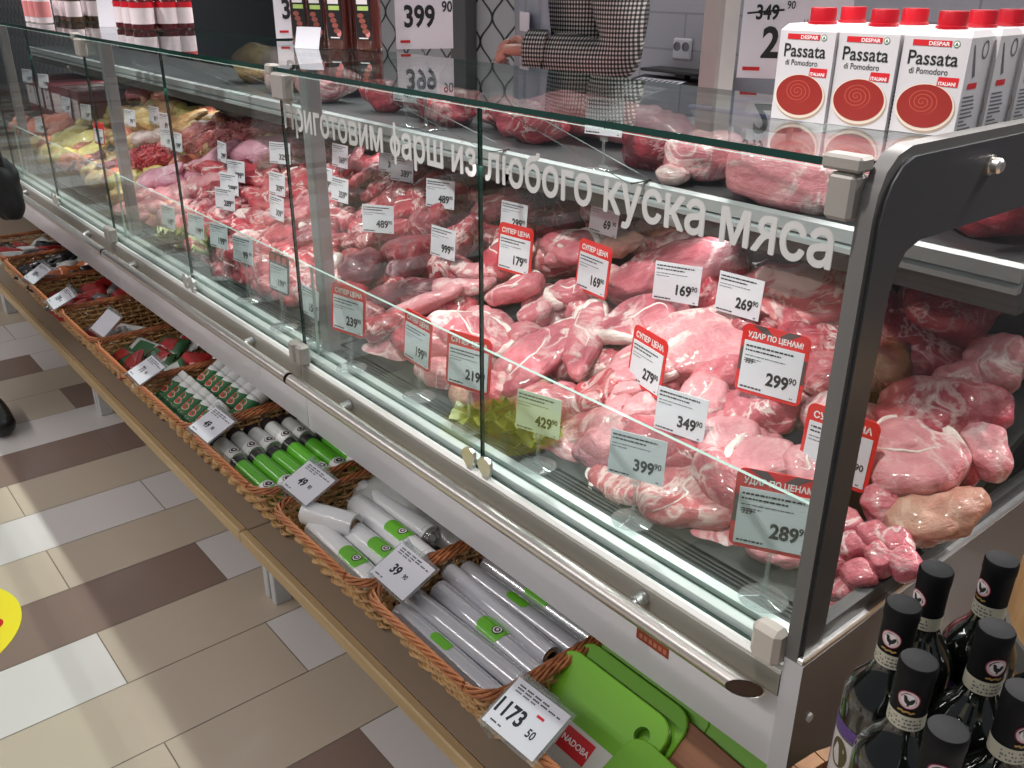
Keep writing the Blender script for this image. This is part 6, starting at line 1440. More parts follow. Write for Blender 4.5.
    up('pork_belly', 'slab', 'loin', -0.70, 1.36, 0.20, 0.26, 0.11, -0.1, 'pink pork belly nearest the end frame on the worktop')
    up('pork_knuckle', 'roast', 'pork_pale', -1.03, 1.27, 0.15, 0.12, 0.10, 0.4, 'pale knuckle on the worktop below the half hidden ticket')
    up('pork_fat', 'roast', 'bone', -1.04, 1.21, 0.075, 0.05, 0.04, 0.2, 'white lump of fat at the worktop edge')
    up('beef_roast', 'roast', 'beef', -1.17, 1.33, 0.18, 0.13, 0.10, 0.5, 'red beef cut on the worktop left of the pale knuckle')
    for k in range(7):
        up('rib_piece', 'roast', 'pork_marbled' if k % 2 else 'pork_red', -1.52 - 0.105 * k, 1.33 + 0.03 * (k % 3), 0.15, 0.12, 0.09, 0.6 * k, '%s rib piece from the right in the row on the worktop above the lettering' % ('first', 'second', 'third', 'fourth', 'fifth', 'sixth', 'seventh')[k])
    up('smoked_pork', 'slab', 'pork_pale', -1.52, 1.48, 0.42, 0.18, 0.09, 0.1, 'long pale pork side lying behind the rib pieces')
    up('ham', 'roast', 'bone', -2.75, 1.36, 0.24, 0.16, 0.12, 0.1, 'tan ham on the worktop left of the lettered pane')
    up('ham', 'roast', 'pork_pale', -2.42, 1.30, 0.20, 0.14, 0.11, 0.4, 'pink ham on the worktop just left of the lettered pane')
    up('ham', 'slab', 'case_dark', -2.60, 1.45, 0.34, 0.14, 0.10, 0.1, 'grey wrapped joint on the worktop between the two hams')
    up('ham', 'roast', 'chicken', -3.02, 1.38, 0.20, 0.15, 0.12, 0.2, 'yellowish ham on the worktop at the dark post')
    up('pork_roast', 'roast', 'pork_red', -0.53, 1.33, 0.20, 0.15, 0.11, 0.3, 'red pork roast on the worktop below the dark end frame')
    up('pork_roast', 'roast', 'pork', -0.55, 1.48, 0.20, 0.14, 0.10, 0.1, 'pork roast at the rear corner of the worktop')
    # green garnish at the front
    n_ = N('lettuce_leaf'); o_ = n_.obj()
    M['lettuce'] = n_.bsdf(n_.mix(n_.noise(o_, 40, 3), S(78, 92, 30), S(150, 152, 66)), 0.4, bump=n_.noise(o_, 120, 3), bump_s=0.3)
    def leaves(name, x, y, z, w, d, n, label, seed):
        rr = random.Random(seed); b = MB()
        for k in range(n):
            cx, cy = x + rr.uniform(-w, w), y + rr.uniform(-d, d); s = rr.uniform(0.018, 0.032); h = rr.uniform(0, 6.28); tl = rr.uniform(0.1, 0.9)
            Mx = Matrix.Translation((cx, cy, z + rr.uniform(0.005, 0.035))) @ Euler((tl, 0, h)).to_matrix().to_4x4()
            kk = k
            fn = lambda u, v: Mx @ Vector(((u - 0.5) * 2 * s * (0.4 + v * 0.9), v * 2 * s, 0.007 * math.sin(u * 14 + kk) * (0.3 + v)))
            b.grid(8, 5, fn)
        o = b.build(name, M['lettuce'], None, angle=None); tag(o, label, 'lettuce', None, 'stuff')
    leaves('lettuce_leaves', -1.12, 0.928, 0.552, 0.075, 0.016, 18, 'green and yellow lettuce leaves at the pane joint under the pork hock', 4)
    leaves('lettuce_leaves', -2.62, 0.95, 0.565, 0.16, 0.03, 40, 'yellow green leaves at the front of the third counter', 8)
place_meat()
# ------------------------------------------------------------------ people
def skin_body(verts, edges, radii, sub=2, root=0):
    """verts with radii (rx, ry) grown into one smooth surface"""
    me = bpy.data.meshes.new('figure'); me.from_pydata([tuple(v) for v in verts], edges, [])
    ob = bpy.data.objects.new('figure', me); COL.objects.link(ob)
    sk = ob.modifiers.new('skin', 'SKIN')
    for i, r in enumerate(radii):
        d = me.skin_vertices[0].data[i]
        d.radius = r if isinstance(r, tuple) else (r, r); d.use_root = (i == root)
    sk.use_smooth_shade = True; sk.branch_smoothing = 0.6
    sb = ob.modifiers.new('sub', 'SUBSURF'); sb.levels = sub; sb.render_levels = sub
    dg = bpy.context.evaluated_depsgraph_get(); ev = ob.evaluated_get(dg)
    m2 = bpy.data.meshes.new_from_object(ev)
    out = ([tuple(v.co) for v in m2.vertices], [tuple(p.vertices) for p in m2.polygons])
    bpy.data.objects.remove(ob); bpy.data.meshes.remove(me); bpy.data.meshes.remove(m2)
    return out
def chain(pts, radii, sub=2):
    return skin_body(pts, [(i, i + 1) for i in range(len(pts) - 1)], radii, sub)
def hand(b, wrist, d, palm_n, side, curl=1.0):
    """palm, four bent fingers and a thumb; d points along the forearm, palm_n out of the palm, side the thumb side"""
    w, d, n, s = Vector(wrist), Vector(d).normalized(), Vector(palm_n).normalized(), Vector(side).normalized()
    b.add(*chain([w - d * 0.02, w + d * 0.03, w + d * 0.075], [(0.024, 0.020), (0.036, 0.017), (0.039, 0.016)]))
    for k, (off, L) in enumerate(((0.027, 0.072), (0.009, 0.080), (-0.009, 0.075), (-0.027, 0.060))):
        p0 = w + d * 0.068 + s * off
        a1, a2, a3 = 0.5 * curl, 1.25 * curl, 1.9 * curl
        p1 = p0 + (d * math.cos(a1) + n * math.sin(a1)) * L * 0.45
        p2 = p1 + (d * math.cos(a2) + n * math.sin(a2)) * L * 0.32
        p3 = p2 + (d * math.cos(a3) + n * math.sin(a3)) * L * 0.26
        b.add(*chain([p0 - d * 0.012, p0, p1, p2, p3], [0.0085, 0.0092, 0.0088, 0.0080, 0.0066], 1))
    t0 = w + d * 0.022 + s * 0.026
    t1 = t0 + (d * 0.6 + s * 0.7 + n * 0.3).normalized() * 0.035
    t2 = t1 + (d * 0.8 + s * 0.1 + n * 0.6).normalized() * 0.030
    t3 = t2 + (d * 0.7 - s * 0.2 + n * 0.7).normalized() * 0.022
    b.add(*chain([t0 - s * 0.01, t0, t1, t2, t3], [0.012, 0.0125, 0.0105, 0.0095, 0.0075], 1))
M['skin_tone'] = plain('skin_tone', S(206, 146, 128), 0.5, 0, 0.06, 30)
M['hair'] = plain('dark_hair', S(52, 38, 30), 0.6, 0, 0.3, 80)
M['trousers'] = plain('dark_trousers', S(44, 46, 52), 0.8, 0, 0.15, 60)
M['shoe'] = plain('black_shoe', S(24, 24, 26), 0.35, 0, 0.15, 40)
M['coat_black'] = plain('black_coat', S(22, 22, 25), 0.75, 0, 0.25, 50)
M['eye'] = plain('eye_white', S(230, 228, 224), 0.3)
def head(b, c, f, r):
    """skull, jaw, nose, lips and ears; c centre, f facing, r right"""
    c, f, r, u = Vector(c), Vector(f), Vector(r), Vector((0, 0, 1))
    def P(a, e): 
        v = Vector((math.sin(e) * math.cos(a), math.sin(e) * math.sin(a), math.cos(e)))
        x, y, z = v.x * 0.074, v.y * 0.093, v.z * 0.118
        if z < 0: x *= 1 - 0.30 * (-z / 0.118); y = y * (1 - 0.12 * (-z / 0.118)) + 0.008 * (-z / 0.118)
        return c + r * x + f * y + u * z
    b.grid(28, 20, lambda i, j: P(2 * PI * i, PI * min(max(j, 0.001), 0.999)), closed_x=True)
    b.add(*chain([c + f * 0.086 + u * 0.022, c + f * 0.100 - u * 0.004, c + f * 0.108 - u * 0.024, c + f * 0.094 - u * 0.034], [0.008, 0.010, 0.013, 0.010], 1))
    for s in (-1, 1):
        b.add(*chain([c + r * 0.072 * s + u * 0.028, c + r * 0.082 * s - f * 0.006 + u * 0.012, c + r * 0.076 * s - u * 0.026], [(0.009, 0.014), (0.007, 0.018), (0.006, 0.010)], 1))
    b.add(*chain([c + r * -0.026 + f * 0.083 - u * 0.058, c + f * 0.094 - u * 0.056, c + r * 0.026 + f * 0.083 - u * 0.058], [0.004, 0.0075, 0.004], 1))
    return P
def person(label, loc, rz, group=None): return thing('person', label, 'person', loc, rz, group)
# --- clerk behind the counter: local frame looks to -y, the left arm is on +x
n_ = N('houndstooth_cloth'); o_ = n_.obj(False); sp_ = n_.n('ShaderNodeSeparateXYZ'); n_.l(o_, sp_.inputs[0])
def stripe(x, p): return n_.math('GREATER_THAN', n_.math('FRACT', n_.math('DIVIDE', x, p)), 0.5)
a_ = stripe(n_.math('ADD', n_.math('MULTIPLY', sp_.outputs[0], 0.9), n_.math('MULTIPLY', sp_.outputs[1], 1.0)), 0.0105)
b_ = stripe(sp_.outputs[2], 0.0105)
sm = n_.math('MULTIPLY', n_.math('ADD', a_, b_), 0.5)
M['check'] = n_.bsdf(n_.ramp(sm, [(0.0, S(206, 200, 192)), (0.5, S(96, 94, 94)), (1.0, S(26, 26, 28))]), 0.85, bump=n_.noise(o_, 300, 2), bump_s=0.2)
M['apron_film'] = plain('apron_grey_film', S(150, 156, 168), 0.28, 0, 0.12, 25, coat=0.5)
def clerk():
    t = person('clerk in a black and white checked jacket and grey apron holding a plastic bag', (-1.945, 1.85, 0), math.radians(-22))
    V = [(0, 0.0, 0.96), (0, 0, 1.10), (0, -0.01, 1.26), (0, 0.0, 1.41), (0, 0.0, 1.49), (0, -0.01, 1.53),
         (0.17, 0.01, 1.40), (0.225, 0.03, 1.09), (0.095, -0.165, 1.132), (-0.17, 0.01, 1.40), (-0.235, 0.03, 1.12), (-0.235, -0.03, 0.88),
         (0.09, 0, 0.90), (0.10, 0.0, 0.50), (0.10, 0.01, 0.09), (-0.09, 0, 0.90), (-0.10, 0.0, 0.50), (-0.10, 0.01, 0.09)]
    E = [(0, 1), (1, 2), (2, 3), (3, 4), (4, 5), (3, 6), (6, 7), (7, 8), (3, 9), (9, 10), (10, 11), (0, 12), (12, 13), (13, 14), (0, 15), (15, 16), (16, 17)]
    r = [(0.15, 0.10), (0.13, 0.09), (0.15, 0.10), (0.12, 0.08), 0.055, 0.05, 0.055, 0.040, 0.026, 0.055, 0.040, 0.026, 0.08, 0.055, 0.036, 0.08, 0.055, 0.036]
    b = MB(); b.add(*skin_body(V, E, r))
    hand(b, (0.088, -0.174, 1.134), (-0.58, -0.81, 0.0), (-0.55, 0.40, -0.74), (-0.60, 0.42, 0.68), 1.45)
    hand(b, (-0.235, -0.032, 0.87), (0, -0.15, -0.98), (0.95, 0.0, 0), (0, -1.0, 0.1), 0.6)
    P = head(b, (0, -0.03, 1.635), (0, -1, 0), (-1, 0, 0))
    b.build('body', M['skin_tone'], t, angle=None)
    b = MB()
    for s in (-1, 1): b.add([(s * 0.030 + 0.011 * math.cos(k) , -0.112, 1.650 + 0.007 * math.sin(k)) for k in [2 * PI * i / 14 for i in range(14)]], [tuple(range(14))], 0, False)
    b.build('eyes', M['eye'], t)
    b = MB(); b.grid(28, 12, lambda i, j: Vector(P(2 * PI * i, PI * min(max(j * 0.52, 0.001), 0.999))) * 1.0 + Vector((0, 0.012, 0.006)) + (Vector(P(2 * PI * i, PI * min(max(j * 0.52, 0.001), 0.999))) - Vector((0, -0.03, 1.635))) * 0.09, closed_x=True)
    b.build('hair', M['hair'], t, angle=None)
    # jacket
    V = [(0, 0.0, 0.90), (0, 0, 1.06), (0, -0.005, 1.26), (0, 0.0, 1.40), (0.175, 0.012, 1.395), (0.205, 0.035, 1.24), (0.230, 0.038, 1.098), (0.165, -0.065, 1.115), (0.098, -0.161, 1.132), (-0.175, 0.012, 1.395), (-0.235, 0.03, 1.12), (-0.235, -0.025, 0.90), (0, 0.0, 1.46)]
    E = [(0, 1), (1, 2), (2, 3), (3, 4), (4, 5), (5, 6), (6, 7), (7, 8), (3, 9), (9, 10), (10, 11), (3, 12)]
    r = [(0.20, 0.14), (0.18, 0.125), (0.185, 0.13), (0.15, 0.10), 0.085, 0.082, 0.080, 0.072, 0.053, 0.078, 0.066, 0.044, 0.066]
    vs, fs = skin_body(V, E, r, 3)
    out = []
    for p in vs:   # folds in the sleeve
        v = Vector(p); a = 0.010 * nz3(v, 9, 1) + 0.006 * abs(nz3(v, 22, 2))
        q = Vector((v.x - (0.21 if v.x > 0.13 else 0), v.y, 0.3 * (v.z - 1.1))); q.normalize()
        out.append(v + q * a)
    b = MB().add(out, fs); b.build('checked_jacket', M['check'], t, angle=None)
    b = MB()
    b.tube([(0.118, -0.132, 1.129), (0.086, -0.176, 1.134), (0.082, -0.181, 1.134)], [0.060, 0.052, 0.036], 20); b.build('cuff', M['check'], t)
    b = MB()
    b.grid(24, 24, lambda u, v: (-(u - 0.5) * 0.34 * (1 - 0.25 * v), -0.135 - 0.022 * math.cos((u - 0.5) * 3) + 0.006 * math.sin(u * 21 + v * 4) - 0.004 * math.sin(v * 17), 0.62 + 0.80 * v))
    b.build('apron', M['apron_film'], t, angle=None)
    b = MB()
    for s in (-1, 1):
        b.grid(4, 12, lambda u, v: (s * (0.115 - 0.02 * v) + (u - 0.5) * 0.03, -0.125 + 0.19 * max(0, v - 0.3), 1.30 + 0.16 * math.sin(v * 2.2)))
    b.build('apron_straps', M['apron_film'], t, angle=None)
    b = MB().box((0.0, -0.172, 1.178), (0.075, -0.168, 1.226), 0, 0.001)
    b.build('name_badge', M['card'], t, label='white name badge')
    for s in (-1, 1):
        b = MB().add(*chain([(s * 0.085, 0, 0.98), (s * 0.095, 0, 0.72), (s * 0.10, 0.0, 0.48), (s * 0.10, 0.01, 0.10)], [0.115, 0.095, 0.075, 0.062])); b.build('trouser_leg', M['trousers'], t, angle=None)
        b = MB().add(*chain([(s * 0.10, 0.06, 0.045), (s * 0.10, -0.05, 0.042), (s * 0.105, -0.17, 0.034)], [(0.042, 0.042), (0.044, 0.036), (0.038, 0.028)])); b.build('shoe', M['shoe'], t, angle=None)
    # the bag in the hand
    b = MB()
    def fn(u, v):
        g = 2 * PI * u; k = 0.018 + 0.075 * v ** 0.7
        w = 1 + 0.22 * math.sin(5 * g + 9 * v) + 0.1 * math.sin(11 * g - 7 * v)
        return (k * w * math.cos(g) * 0.75 + 0.02 * v, k * w * math.sin(g), -0.24 * v)
    b.grid(40, 16, fn, closed_x=True)
    o = b.build('plastic_bag', M['film'], None, (-2.0, 1.615, 1.11), (0.0, 0.0, 0.2), angle=None)
    tag(o, 'crumpled clear plastic bag held in the clerk\'s hand', 'bag')
clerk()
# --- shopper at the left edge of the aisle, striding along the counter
def shopper():
    t = person('shopper in a black coat with black shoes at the far left of the aisle', (-3.32, 0.318, 0), math.radians(90))
    V = [(0, 0, 0.96), (0, 0, 1.12), (0, -0.01, 1.30), (0, 0, 1.46), (0, 0, 1.54), (0, -0.01, 1.58), (0.19, 0, 1.44), (0.22, 0.02, 1.14), (0.22, -0.19, 0.92), (-0.19, 0, 1.44), (-0.25, 0.0, 1.14), (-0.25, -0.10, 0.90), (0.09, 0, 0.9), (0.07, -0.14, 0.5), (0.06, -0.24, 0.10), (-0.10, 0, 0.9), (-0.10, 0.06, 0.5), (-0.10, 0.22, 0.12)]
    E = [(0, 1), (1, 2), (2, 3), (3, 4), (4, 5), (3, 6), (6, 7), (7, 8), (3, 9), (9, 10), (10, 11), (0, 12), (12, 13), (13, 14), (0, 15), (15, 16), (16, 17)]
    r = [(0.15, 0.10), (0.13, 0.09), (0.16, 0.10), (0.12, 0.08), 0.06, 0.055, 0.055, 0.042, 0.028, 0.055, 0.042, 0.028, 0.08, 0.055, 0.04, 0.08, 0.055, 0.04]
    b = MB(); b.add(*skin_body(V, E, r))
    hand(b, (0.22, -0.20, 0.91), (0, -0.25, -0.97), (-0.9, -0.2, 0), (0, -0.9, 0.3), 1.1)
    hand(b, (-0.25, -0.115, 0.905), (0, -0.35, -0.94), (0.9, -0.2, 0), (0, -0.9, 0.3), 0.6)
    P = head(b, (0, -0.03, 1.69), (0, -1, 0), (-1, 0, 0)); b.build('body', M['skin_tone'], t, angle=None)
    b = MB(); b.grid(28, 12, lambda i, j: Vector((0, -0.03, 1.69)) + (Vector(P(2 * PI * i, PI * min(max(j * 0.52, 0.001), 0.999))) - Vector((0, -0.03, 1.69))) * 1.1 + Vector((0, 0.012, 0.006)), closed_x=True); b.build('hair', M['hair'], t, angle=None)
    V = [(0, 0, 0.72), (0, 0, 0.95), (0, 0, 1.12), (0, -0.01, 1.30), (0, 0, 1.44), (0, 0, 1.52), (0.19, 0, 1.43), (0.225, 0.02, 1.14), (0.222, -0.18, 0.935), (-0.2, 0, 1.43), (-0.26, 0.0, 1.14), (-0.255, -0.09, 0.92)]
    E = [(0, 1), (1, 2), (2, 3), (3, 4), (4, 5), (4, 6), (6, 7), (7, 8), (4, 9), (9, 10), (10, 11)]
    r = [(0.20, 0.16), (0.18, 0.14), (0.17, 0.13), (0.18, 0.13), (0.15, 0.11), 0.075, 0.08, 0.062, 0.05, 0.08, 0.065, 0.05]
    b = MB().add(*skin_body(V, E, r, 3)); b.build('black_coat', M['coat_black'], t, angle=None)
    for s, leg, sh in ((1, [(0.085, 0, 0.82), (0.07, -0.14, 0.5), (0.06, -0.24, 0.10)], [(0.06, -0.22, 0.048), (0.06, -0.32, 0.045), (0.06, -0.44, 0.036)]), (-1, [(-0.09, 0, 0.82), (-0.10, 0.06, 0.5), (-0.10, 0.22, 0.12)], [(-0.10, 0.27, 0.075), (-0.10, 0.17, 0.05), (-0.10, 0.04, 0.036)])):
        b = MB().add(*chain(leg, [0.09, 0.072, 0.055])); b.build('trouser_leg', M['trousers'], t, angle=None)
        b = MB().add(*chain(sh, [(0.042, 0.044), (0.048, 0.040), (0.044, 0.032)])); b.build('shoe', M['shoe'], t, angle=None)
    # black bag hanging from the near hand
    bag = thing('black_bag', 'black bag hanging from the shopper\'s hand by the far baskets', 'bag', (-3.205, 0.575, 0.60), math.radians(4))
    b = lump_mesh(0.26, 0.10, 0.19, 5, 3.0, 0.10, 8, 0.3, 0, 48, 32); b.v = [(x, y, z + 0.095) for x, y, z in b.v]; b.build('bag_body', M['coat_black'], bag, angle=None)
    b = MB().tube([(-0.08 + 0.16 * i / 12 * 1.0, 0, 0.17 + 0.10 * math.sin(PI * i / 12)) for i in range(13)], 0.008, 8); b.build('handle', M['shoe'], bag)
shopper()
# ------------------------------------------------------------------ price tags among the meat
def fine(b, x0, x1, z, h=0.0016, mat=0, seed=1):
    rr = random.Random(seed); x = x0
    while x < x1:
        w = rr.uniform(0.002, 0.0075)
        b.rect(x, z, min(x + w, x1), z + h, 0, mat); x += w + 0.0012
def rrect2(x0, z0, x1, z1, r):
    pts = []
    for cx, cz, a0 in ((x1 - r, z1 - r, 0), (x0 + r, z1 - r, PI / 2), (x0 + r, z0 + r, PI), (x1 - r, z0 + r, 1.5 * PI)):
        for k in range(6):
            g = a0 + PI / 2 * k / 5; pts.append((cx + r * math.cos(g), cz + r * math.sin(g)))
    return pts
def price_tag(kind, price, cents, header, loc, yaw, foot, W_, label, seed):
    """the centre of the white card is the origin of the parts; the face looks to -y before the turn"""
    t = thing('price_tag', label, 'price tag', (loc[0], loc[1], foot if foot else loc[2] - 0.05), (0, 0, math.radians(yaw)), 'price tags among the meat')
    z0 = loc[2] - t.location.z
    lean = Euler((-0.10, 0, 0))
    red = kind in ('red', 'strike', 'dark')
    cw = W_ if not red else W_ - 0.012
    ch = cw * 0.80 if kind != 'strike' else cw * 0.82
    def part(name, b, mats, par=t):
        if par is t: return b.build(name, mats, par, (0, 0, z0), lean)
        return b.build(name, mats, par)
    if red:
        hh = 0.026
        b = MB().prism(rrect2(-W_ / 2, -ch / 2 - 0.006, W_ / 2, ch / 2 + hh, 0.011), 0.0006, 0.0020, 0, 'y')
        fr = part('red_frame', b, M['tag_red'] if kind != 'dark' else M['ink'])
        if kind == 'strike':
            b = MB()
            for s in (-1, 1):
                b.add([(s * 0.018, 0.0003, ch / 2 + hh), (s * 0.004, 0.0003, ch / 2 + 0.014), (s * 0.020, 0.0003, ch / 2 + 0.014), (s * 0.040, 0.0003, ch / 2 + hh)][::s], [(0, 1, 2, 3)], 0, False)
                b.rect(min(s * cw / 2, s * W_ / 2 * 0.985), -0.01, max(s * cw / 2, s * W_ / 2 * 0.985), 0.028, 0.0003)
            part('dark_pattern', b, M['tag_dark'], fr)
        if header.strip():
            b = MB(); n = len(header); w = cw * 0.92
            vs, _ = text_mesh(header, 1.0, 'CENTER', 0.03); tw = max(v[0] for v in vs) - min(v[0] for v in vs)
            sz = min(0.0135, w / tw * 1.15); b.text(header, sz, 0, ch / 2 + 0.006, 0.0, 'CENTER', 0, 0.03, min(1.0, w / (tw * sz)))
            part('header_print', b, M['white_print'], fr)
        elif kind == 'dark':
            b = MB()
            for i in range(3): b.rect(-W_ * 0.42 + i * W_ * 0.3, ch / 2 + 0.004, -W_ * 0.42 + i * W_ * 0.3 + W_ * 0.2, ch / 2 + 0.021, 0.0)
            part('red_blocks', b, M['tag_red'], fr)
    b = MB().prism([(-cw / 2, -ch / 2), (cw / 2, -ch / 2), (cw / 2, ch / 2), (-cw / 2, ch / 2)], -0.0006, 0.0004, 0, 'y')
    part('paper_card', b, M['card_warm'] if kind == 'plainw' else M['card'])
    b = MB(); y = -0.0011
    big = cw * 0.29
    b.text(price, big, cw * 0.14, -ch * 0.30, 0, 'CENTER', 0, 0.035, 0.86)
    b.text(cents, big * 0.50, cw * 0.385, -ch * 0.16, 0, 'CENTER', 0, 0.02, 0.9)
    fine(b, -cw * 0.46, cw * 0.34, ch * 0.385, cw * 0.028, 0, seed)
    fine(b, -cw * 0.46, cw * 0.14, ch * 0.30, cw * 0.026, 0, seed + 1)
    fine(b, -cw * 0.46, cw * 0.22, ch * 0.20, cw * 0.014, 1, seed + 2)
    fine(b, -cw * 0.46, -cw * 0.18, ch * 0.13, cw * 0.014, 1, seed + 3)
    fine(b, -cw * 0.46, -cw * 0.10, -ch * 0.455, cw * 0.028, 0, seed + 4)
    fine(b, cw * 0.38, cw * 0.43, -ch * 0.46, cw * 0.02, 1, seed + 5)
    if kind == 'strike':
        b.text('329', big * 0.36, -cw * 0.37, ch * 0.05, 0, 'CENTER', 0, 0.02, 0.9); b.rect(-cw * 0.46, ch * 0.09, -cw * 0.26, ch * 0.105, -0.0001, 0)
    b.v = [(p[0], p[1] + y, p[2]) for p in b.v]
    part('price_print', b, [M['ink'], M['ink_grey']])
    # clear clip, stem and foot
    zb = z0 - ch / 2
    b = MB().box((-0.009, -0.002, zb - 0.012), (0.009, 0.004, zb + 0.006), 0, 0.002); b.build('clip', M['acrylic'], t)
    zf = 0.0 if foot else zb - 0.055
    b = MB().tube([(0, 0.001, zb - 0.008), (0, 0.001, (zb + zf) / 2), (0, 0.001, zf + 0.004)], [0.0032, 0.0028, 0.004], 10); b.build('stem', M['acrylic'], t)
    if foot:
        b = MB().lathe([(0.0, 0.006), (0.005, 0.006), (0.010, 0.003), (0.031, 0.0014), (0.0325, 0.0004), (0.0, 0.0002)][::-1], 32); b.build('foot', M['acrylic'], t)
    return t
for i, a in enumerate(TAGS): price_tag(*a, i * 17 + 3)
# tickets on the upper worktop
def shelf_ticket(price, loc, yaw, label):
    price_tag('plain', price, '90', '', loc, yaw, 0.967, 0.085, label, int(abs(loc[0]) * 100))
shelf_ticket('499', (-1.27, 1.285, 1.065), 12, 'white ticket on the worktop in front of the pale knuckle')
shelf_ticket('289', (-1.965, 1.285, 1.06), 8, 'left ticket of the two on the worktop above the lettering')
shelf_ticket('459', (-1.935, 1.325, 1.07), 16, 'right ticket of the two on the worktop above the lettering')
# ------------------------------------------------------------------ wine bottles beside the counter end
M['wine_glass'] = plain('dark_wine_glass', (0.004, 0.006, 0.004, 1), 0.05, 0, 0.1, 30, coat=1.0)
M['capsule'] = plain('black_capsule', S(15, 15, 19), 0.6, 0, 0.1, 30, 0.22)
M['neck_band'] = plain('neck_band_paper', S(196, 192, 172), 0.5, 0, 0.06, 90)
M['gold'] = plain('gold_print', S(176, 140, 70), 0.4)
M['crimson'] = plain('crimson_ring', S(150, 40, 70), 0.5)
M['purple'] = plain('purple_border', S(96, 66, 136), 0.5)
M['wine_label'] = plain('wine_label', S(214, 206, 204), 0.5, 0, 0.03, 40)
M['bronze'] = plain('bronze_print', S(96, 84, 58), 0.45, 0.2)
M['emblem_pink'] = plain('emblem_pale', S(226, 200, 204), 0.5)
ZB = 0.476
WB = None
def wine(x, y, a, label):
    global WB
    if WB is None:
        t = thing('wine_bottle', label, 'bottle', (x, y, ZB), a, 'dark wine bottles in the wooden tub')
        R_ = 0.0370
        MB().lathe([(0.0, 0.006), (0.030, 0.0), (0.0355, 0.003), (R_, 0.008), (R_, 0.180), (0.0358, 0.192), (0.0315, 0.203), (0.0245, 0.213), (0.0182, 0.222), (0.0152, 0.232), (0.0148, 0.250)], 36).build('glass_body', M['wine_glass'], t)
        MB().lathe([(0.0152, 0.248), (0.0155, 0.251), (0.0158, 0.285), (0.0164, 0.287), (0.0164, 0.299), (0.0152, 0.301), (0.0130, 0.3005), (0, 0.3000)], 32).build('capsule', M['capsule'], t)
        b = MB(); b.grid(40, 1, lambda u, v: ((0.0158 + 0.0001) * math.sin(2 * PI * u), -(0.0158 + 0.0001) * math.cos(2 * PI * u), 0.235 + 0.0155 * v), closed_x=True); nb = b.build('neck_band', M['neck_band'], t)
        b = MB()
        rr = random.Random(2)
        for k in range(3): fine(b, -0.016, 0.016, 0.2375 + 0.004 * k, 0.0018, 0, k)
        b.wrap(0.0161); b.build('band_print', M['ink_grey'], nb)
        # round emblem with a dark cockerel
        b = MB(); c = 0.2685
        b.disc(0, c, 0.0098, 0.0098, 0, 0, 32); b.disc(0, c, 0.0088, 0.0088, -0.0002, 1, 32); b.disc(0, c, 0.0062, 0.0064, -0.0004, 4, 28)
        bird = [(-0.0045, 0.0030), (-0.0028, 0.0048), (-0.0012, 0.0034), (-0.0008, 0.0010), (0.0012, -0.0002), (0.0026, 0.0022), (0.0046, 0.0030), (0.0052, 0.0008), (0.0036, -0.0030), (0.0012, -0.0046), (0.0010, -0.0062), (-0.0006, -0.0062), (-0.0004, -0.0044), (-0.0024, -0.0028), (-0.0034, 0.0002), (-0.0034, 0.0022)]
        b.add([(px, -0.0007, c + pz) for px, pz in [(1.05 * q_[0], 1.0 * q_[1]) for q_ in bird]], [tuple(range(len(bird)))], 2, False)
        b.disc(-0.0003, 0.2560, 0.0002, 0.0002, 0, 2, 3)
        for q in range(7): b.disc(-0.006 + 0.002 * q, 0.2555 + 0.0007 * math.sin(q * 2.2), 0.0016, 0.0010, -0.0002, 3, 10)
        b.wrap(0.0162); b.build('cockerel_emblem', [M['crimson'], M['emblem_pink'], M['ink'], M['gold'], M['white_print']], t)
        b = MB(); b.grid(24, 1, lambda u, v: (0.0373 * math.sin((u - 0.5) * 2.5), -0.0373 * math.cos((u - 0.5) * 2.5), 0.052 + 0.108 * v)); lb = b.build('body_label', M['wine_label'], t)
        b = MB()
        b.rect(-0.046, 0.146, 0.046, 0.160, 0, 0); b.rect(-0.046, 0.052, 0.046, 0.062, 0, 0); b.rect(-0.046, 0.052, -0.041, 0.160, 0, 0); b.rect(-0.041, 0.143, 0.046, 0.146, -0.0001, 2)
        b.disc(-0.022, 0.122, 0.012, 0.018, -0.0001, 1, 28)
        b.text('Chianti', 0.013, 0.012, 0.088, -0.0001, 'CENTER', 2, 0.0, 0.8)
        # keep the wrapped print following the glass
        sub = MB()
        for q, mt in zip(b.f, b.m):
            ps = [b.v[i] for i in q]; xs = [p[0] for p in ps]
            if len(q) == 4 and max(xs) - min(xs) > 0.02:
                x0, x1 = min(xs), max(xs); z0, z1 = min(p[2] for p in ps), max(p[2] for p in ps); y = ps[0][1]
                for i in range(14): sub.rect(x0 + (x1 - x0) * i / 14, z0, x0 + (x1 - x0) * (i + 1) / 14, z1, y, mt)
            else: sub.add(ps, [tuple(range(len(q)))], mt, False)
        sub.wrap(0.0376); sub.build('label_print', [M['purple'], M['bronze'], M['ink_grey']], lb)
        WB = t; return t
    return dup(WB, (x, y, ZB), a, label)
for x, y, a, lab in [(-0.292, 0.723, 0.10, 'wine bottle closest to the grey end panel, its white and purple label showing'),
                     (-0.300, 0.801, -0.40, 'wine bottle second along the grey end panel'),
                     (-0.266, 0.868, -0.45, 'wine bottle farthest back along the end panel'),
                     (-0.221, 0.756, 0.85, 'wine bottle in the middle of the group, emblem turned to the right'),
                     (-0.244, 0.661, 0.30, 'wine bottle in front of the labelled bottle'),
                     (-0.190, 0.604, 0.45, 'wine bottle nearest the camera at the bottom of the photo'),
                     (-0.170, 0.694, 0.95, 'wine bottle at the right edge in front of the middle one'),
                     (-0.186, 0.832, 0.6, 'wine bottle at the right edge before the pale barrel'),
                     (-0.140, 0.768, 0.5, 'wine bottle out at the right, beside the middle one')]:
    wine(x, y, a, lab)
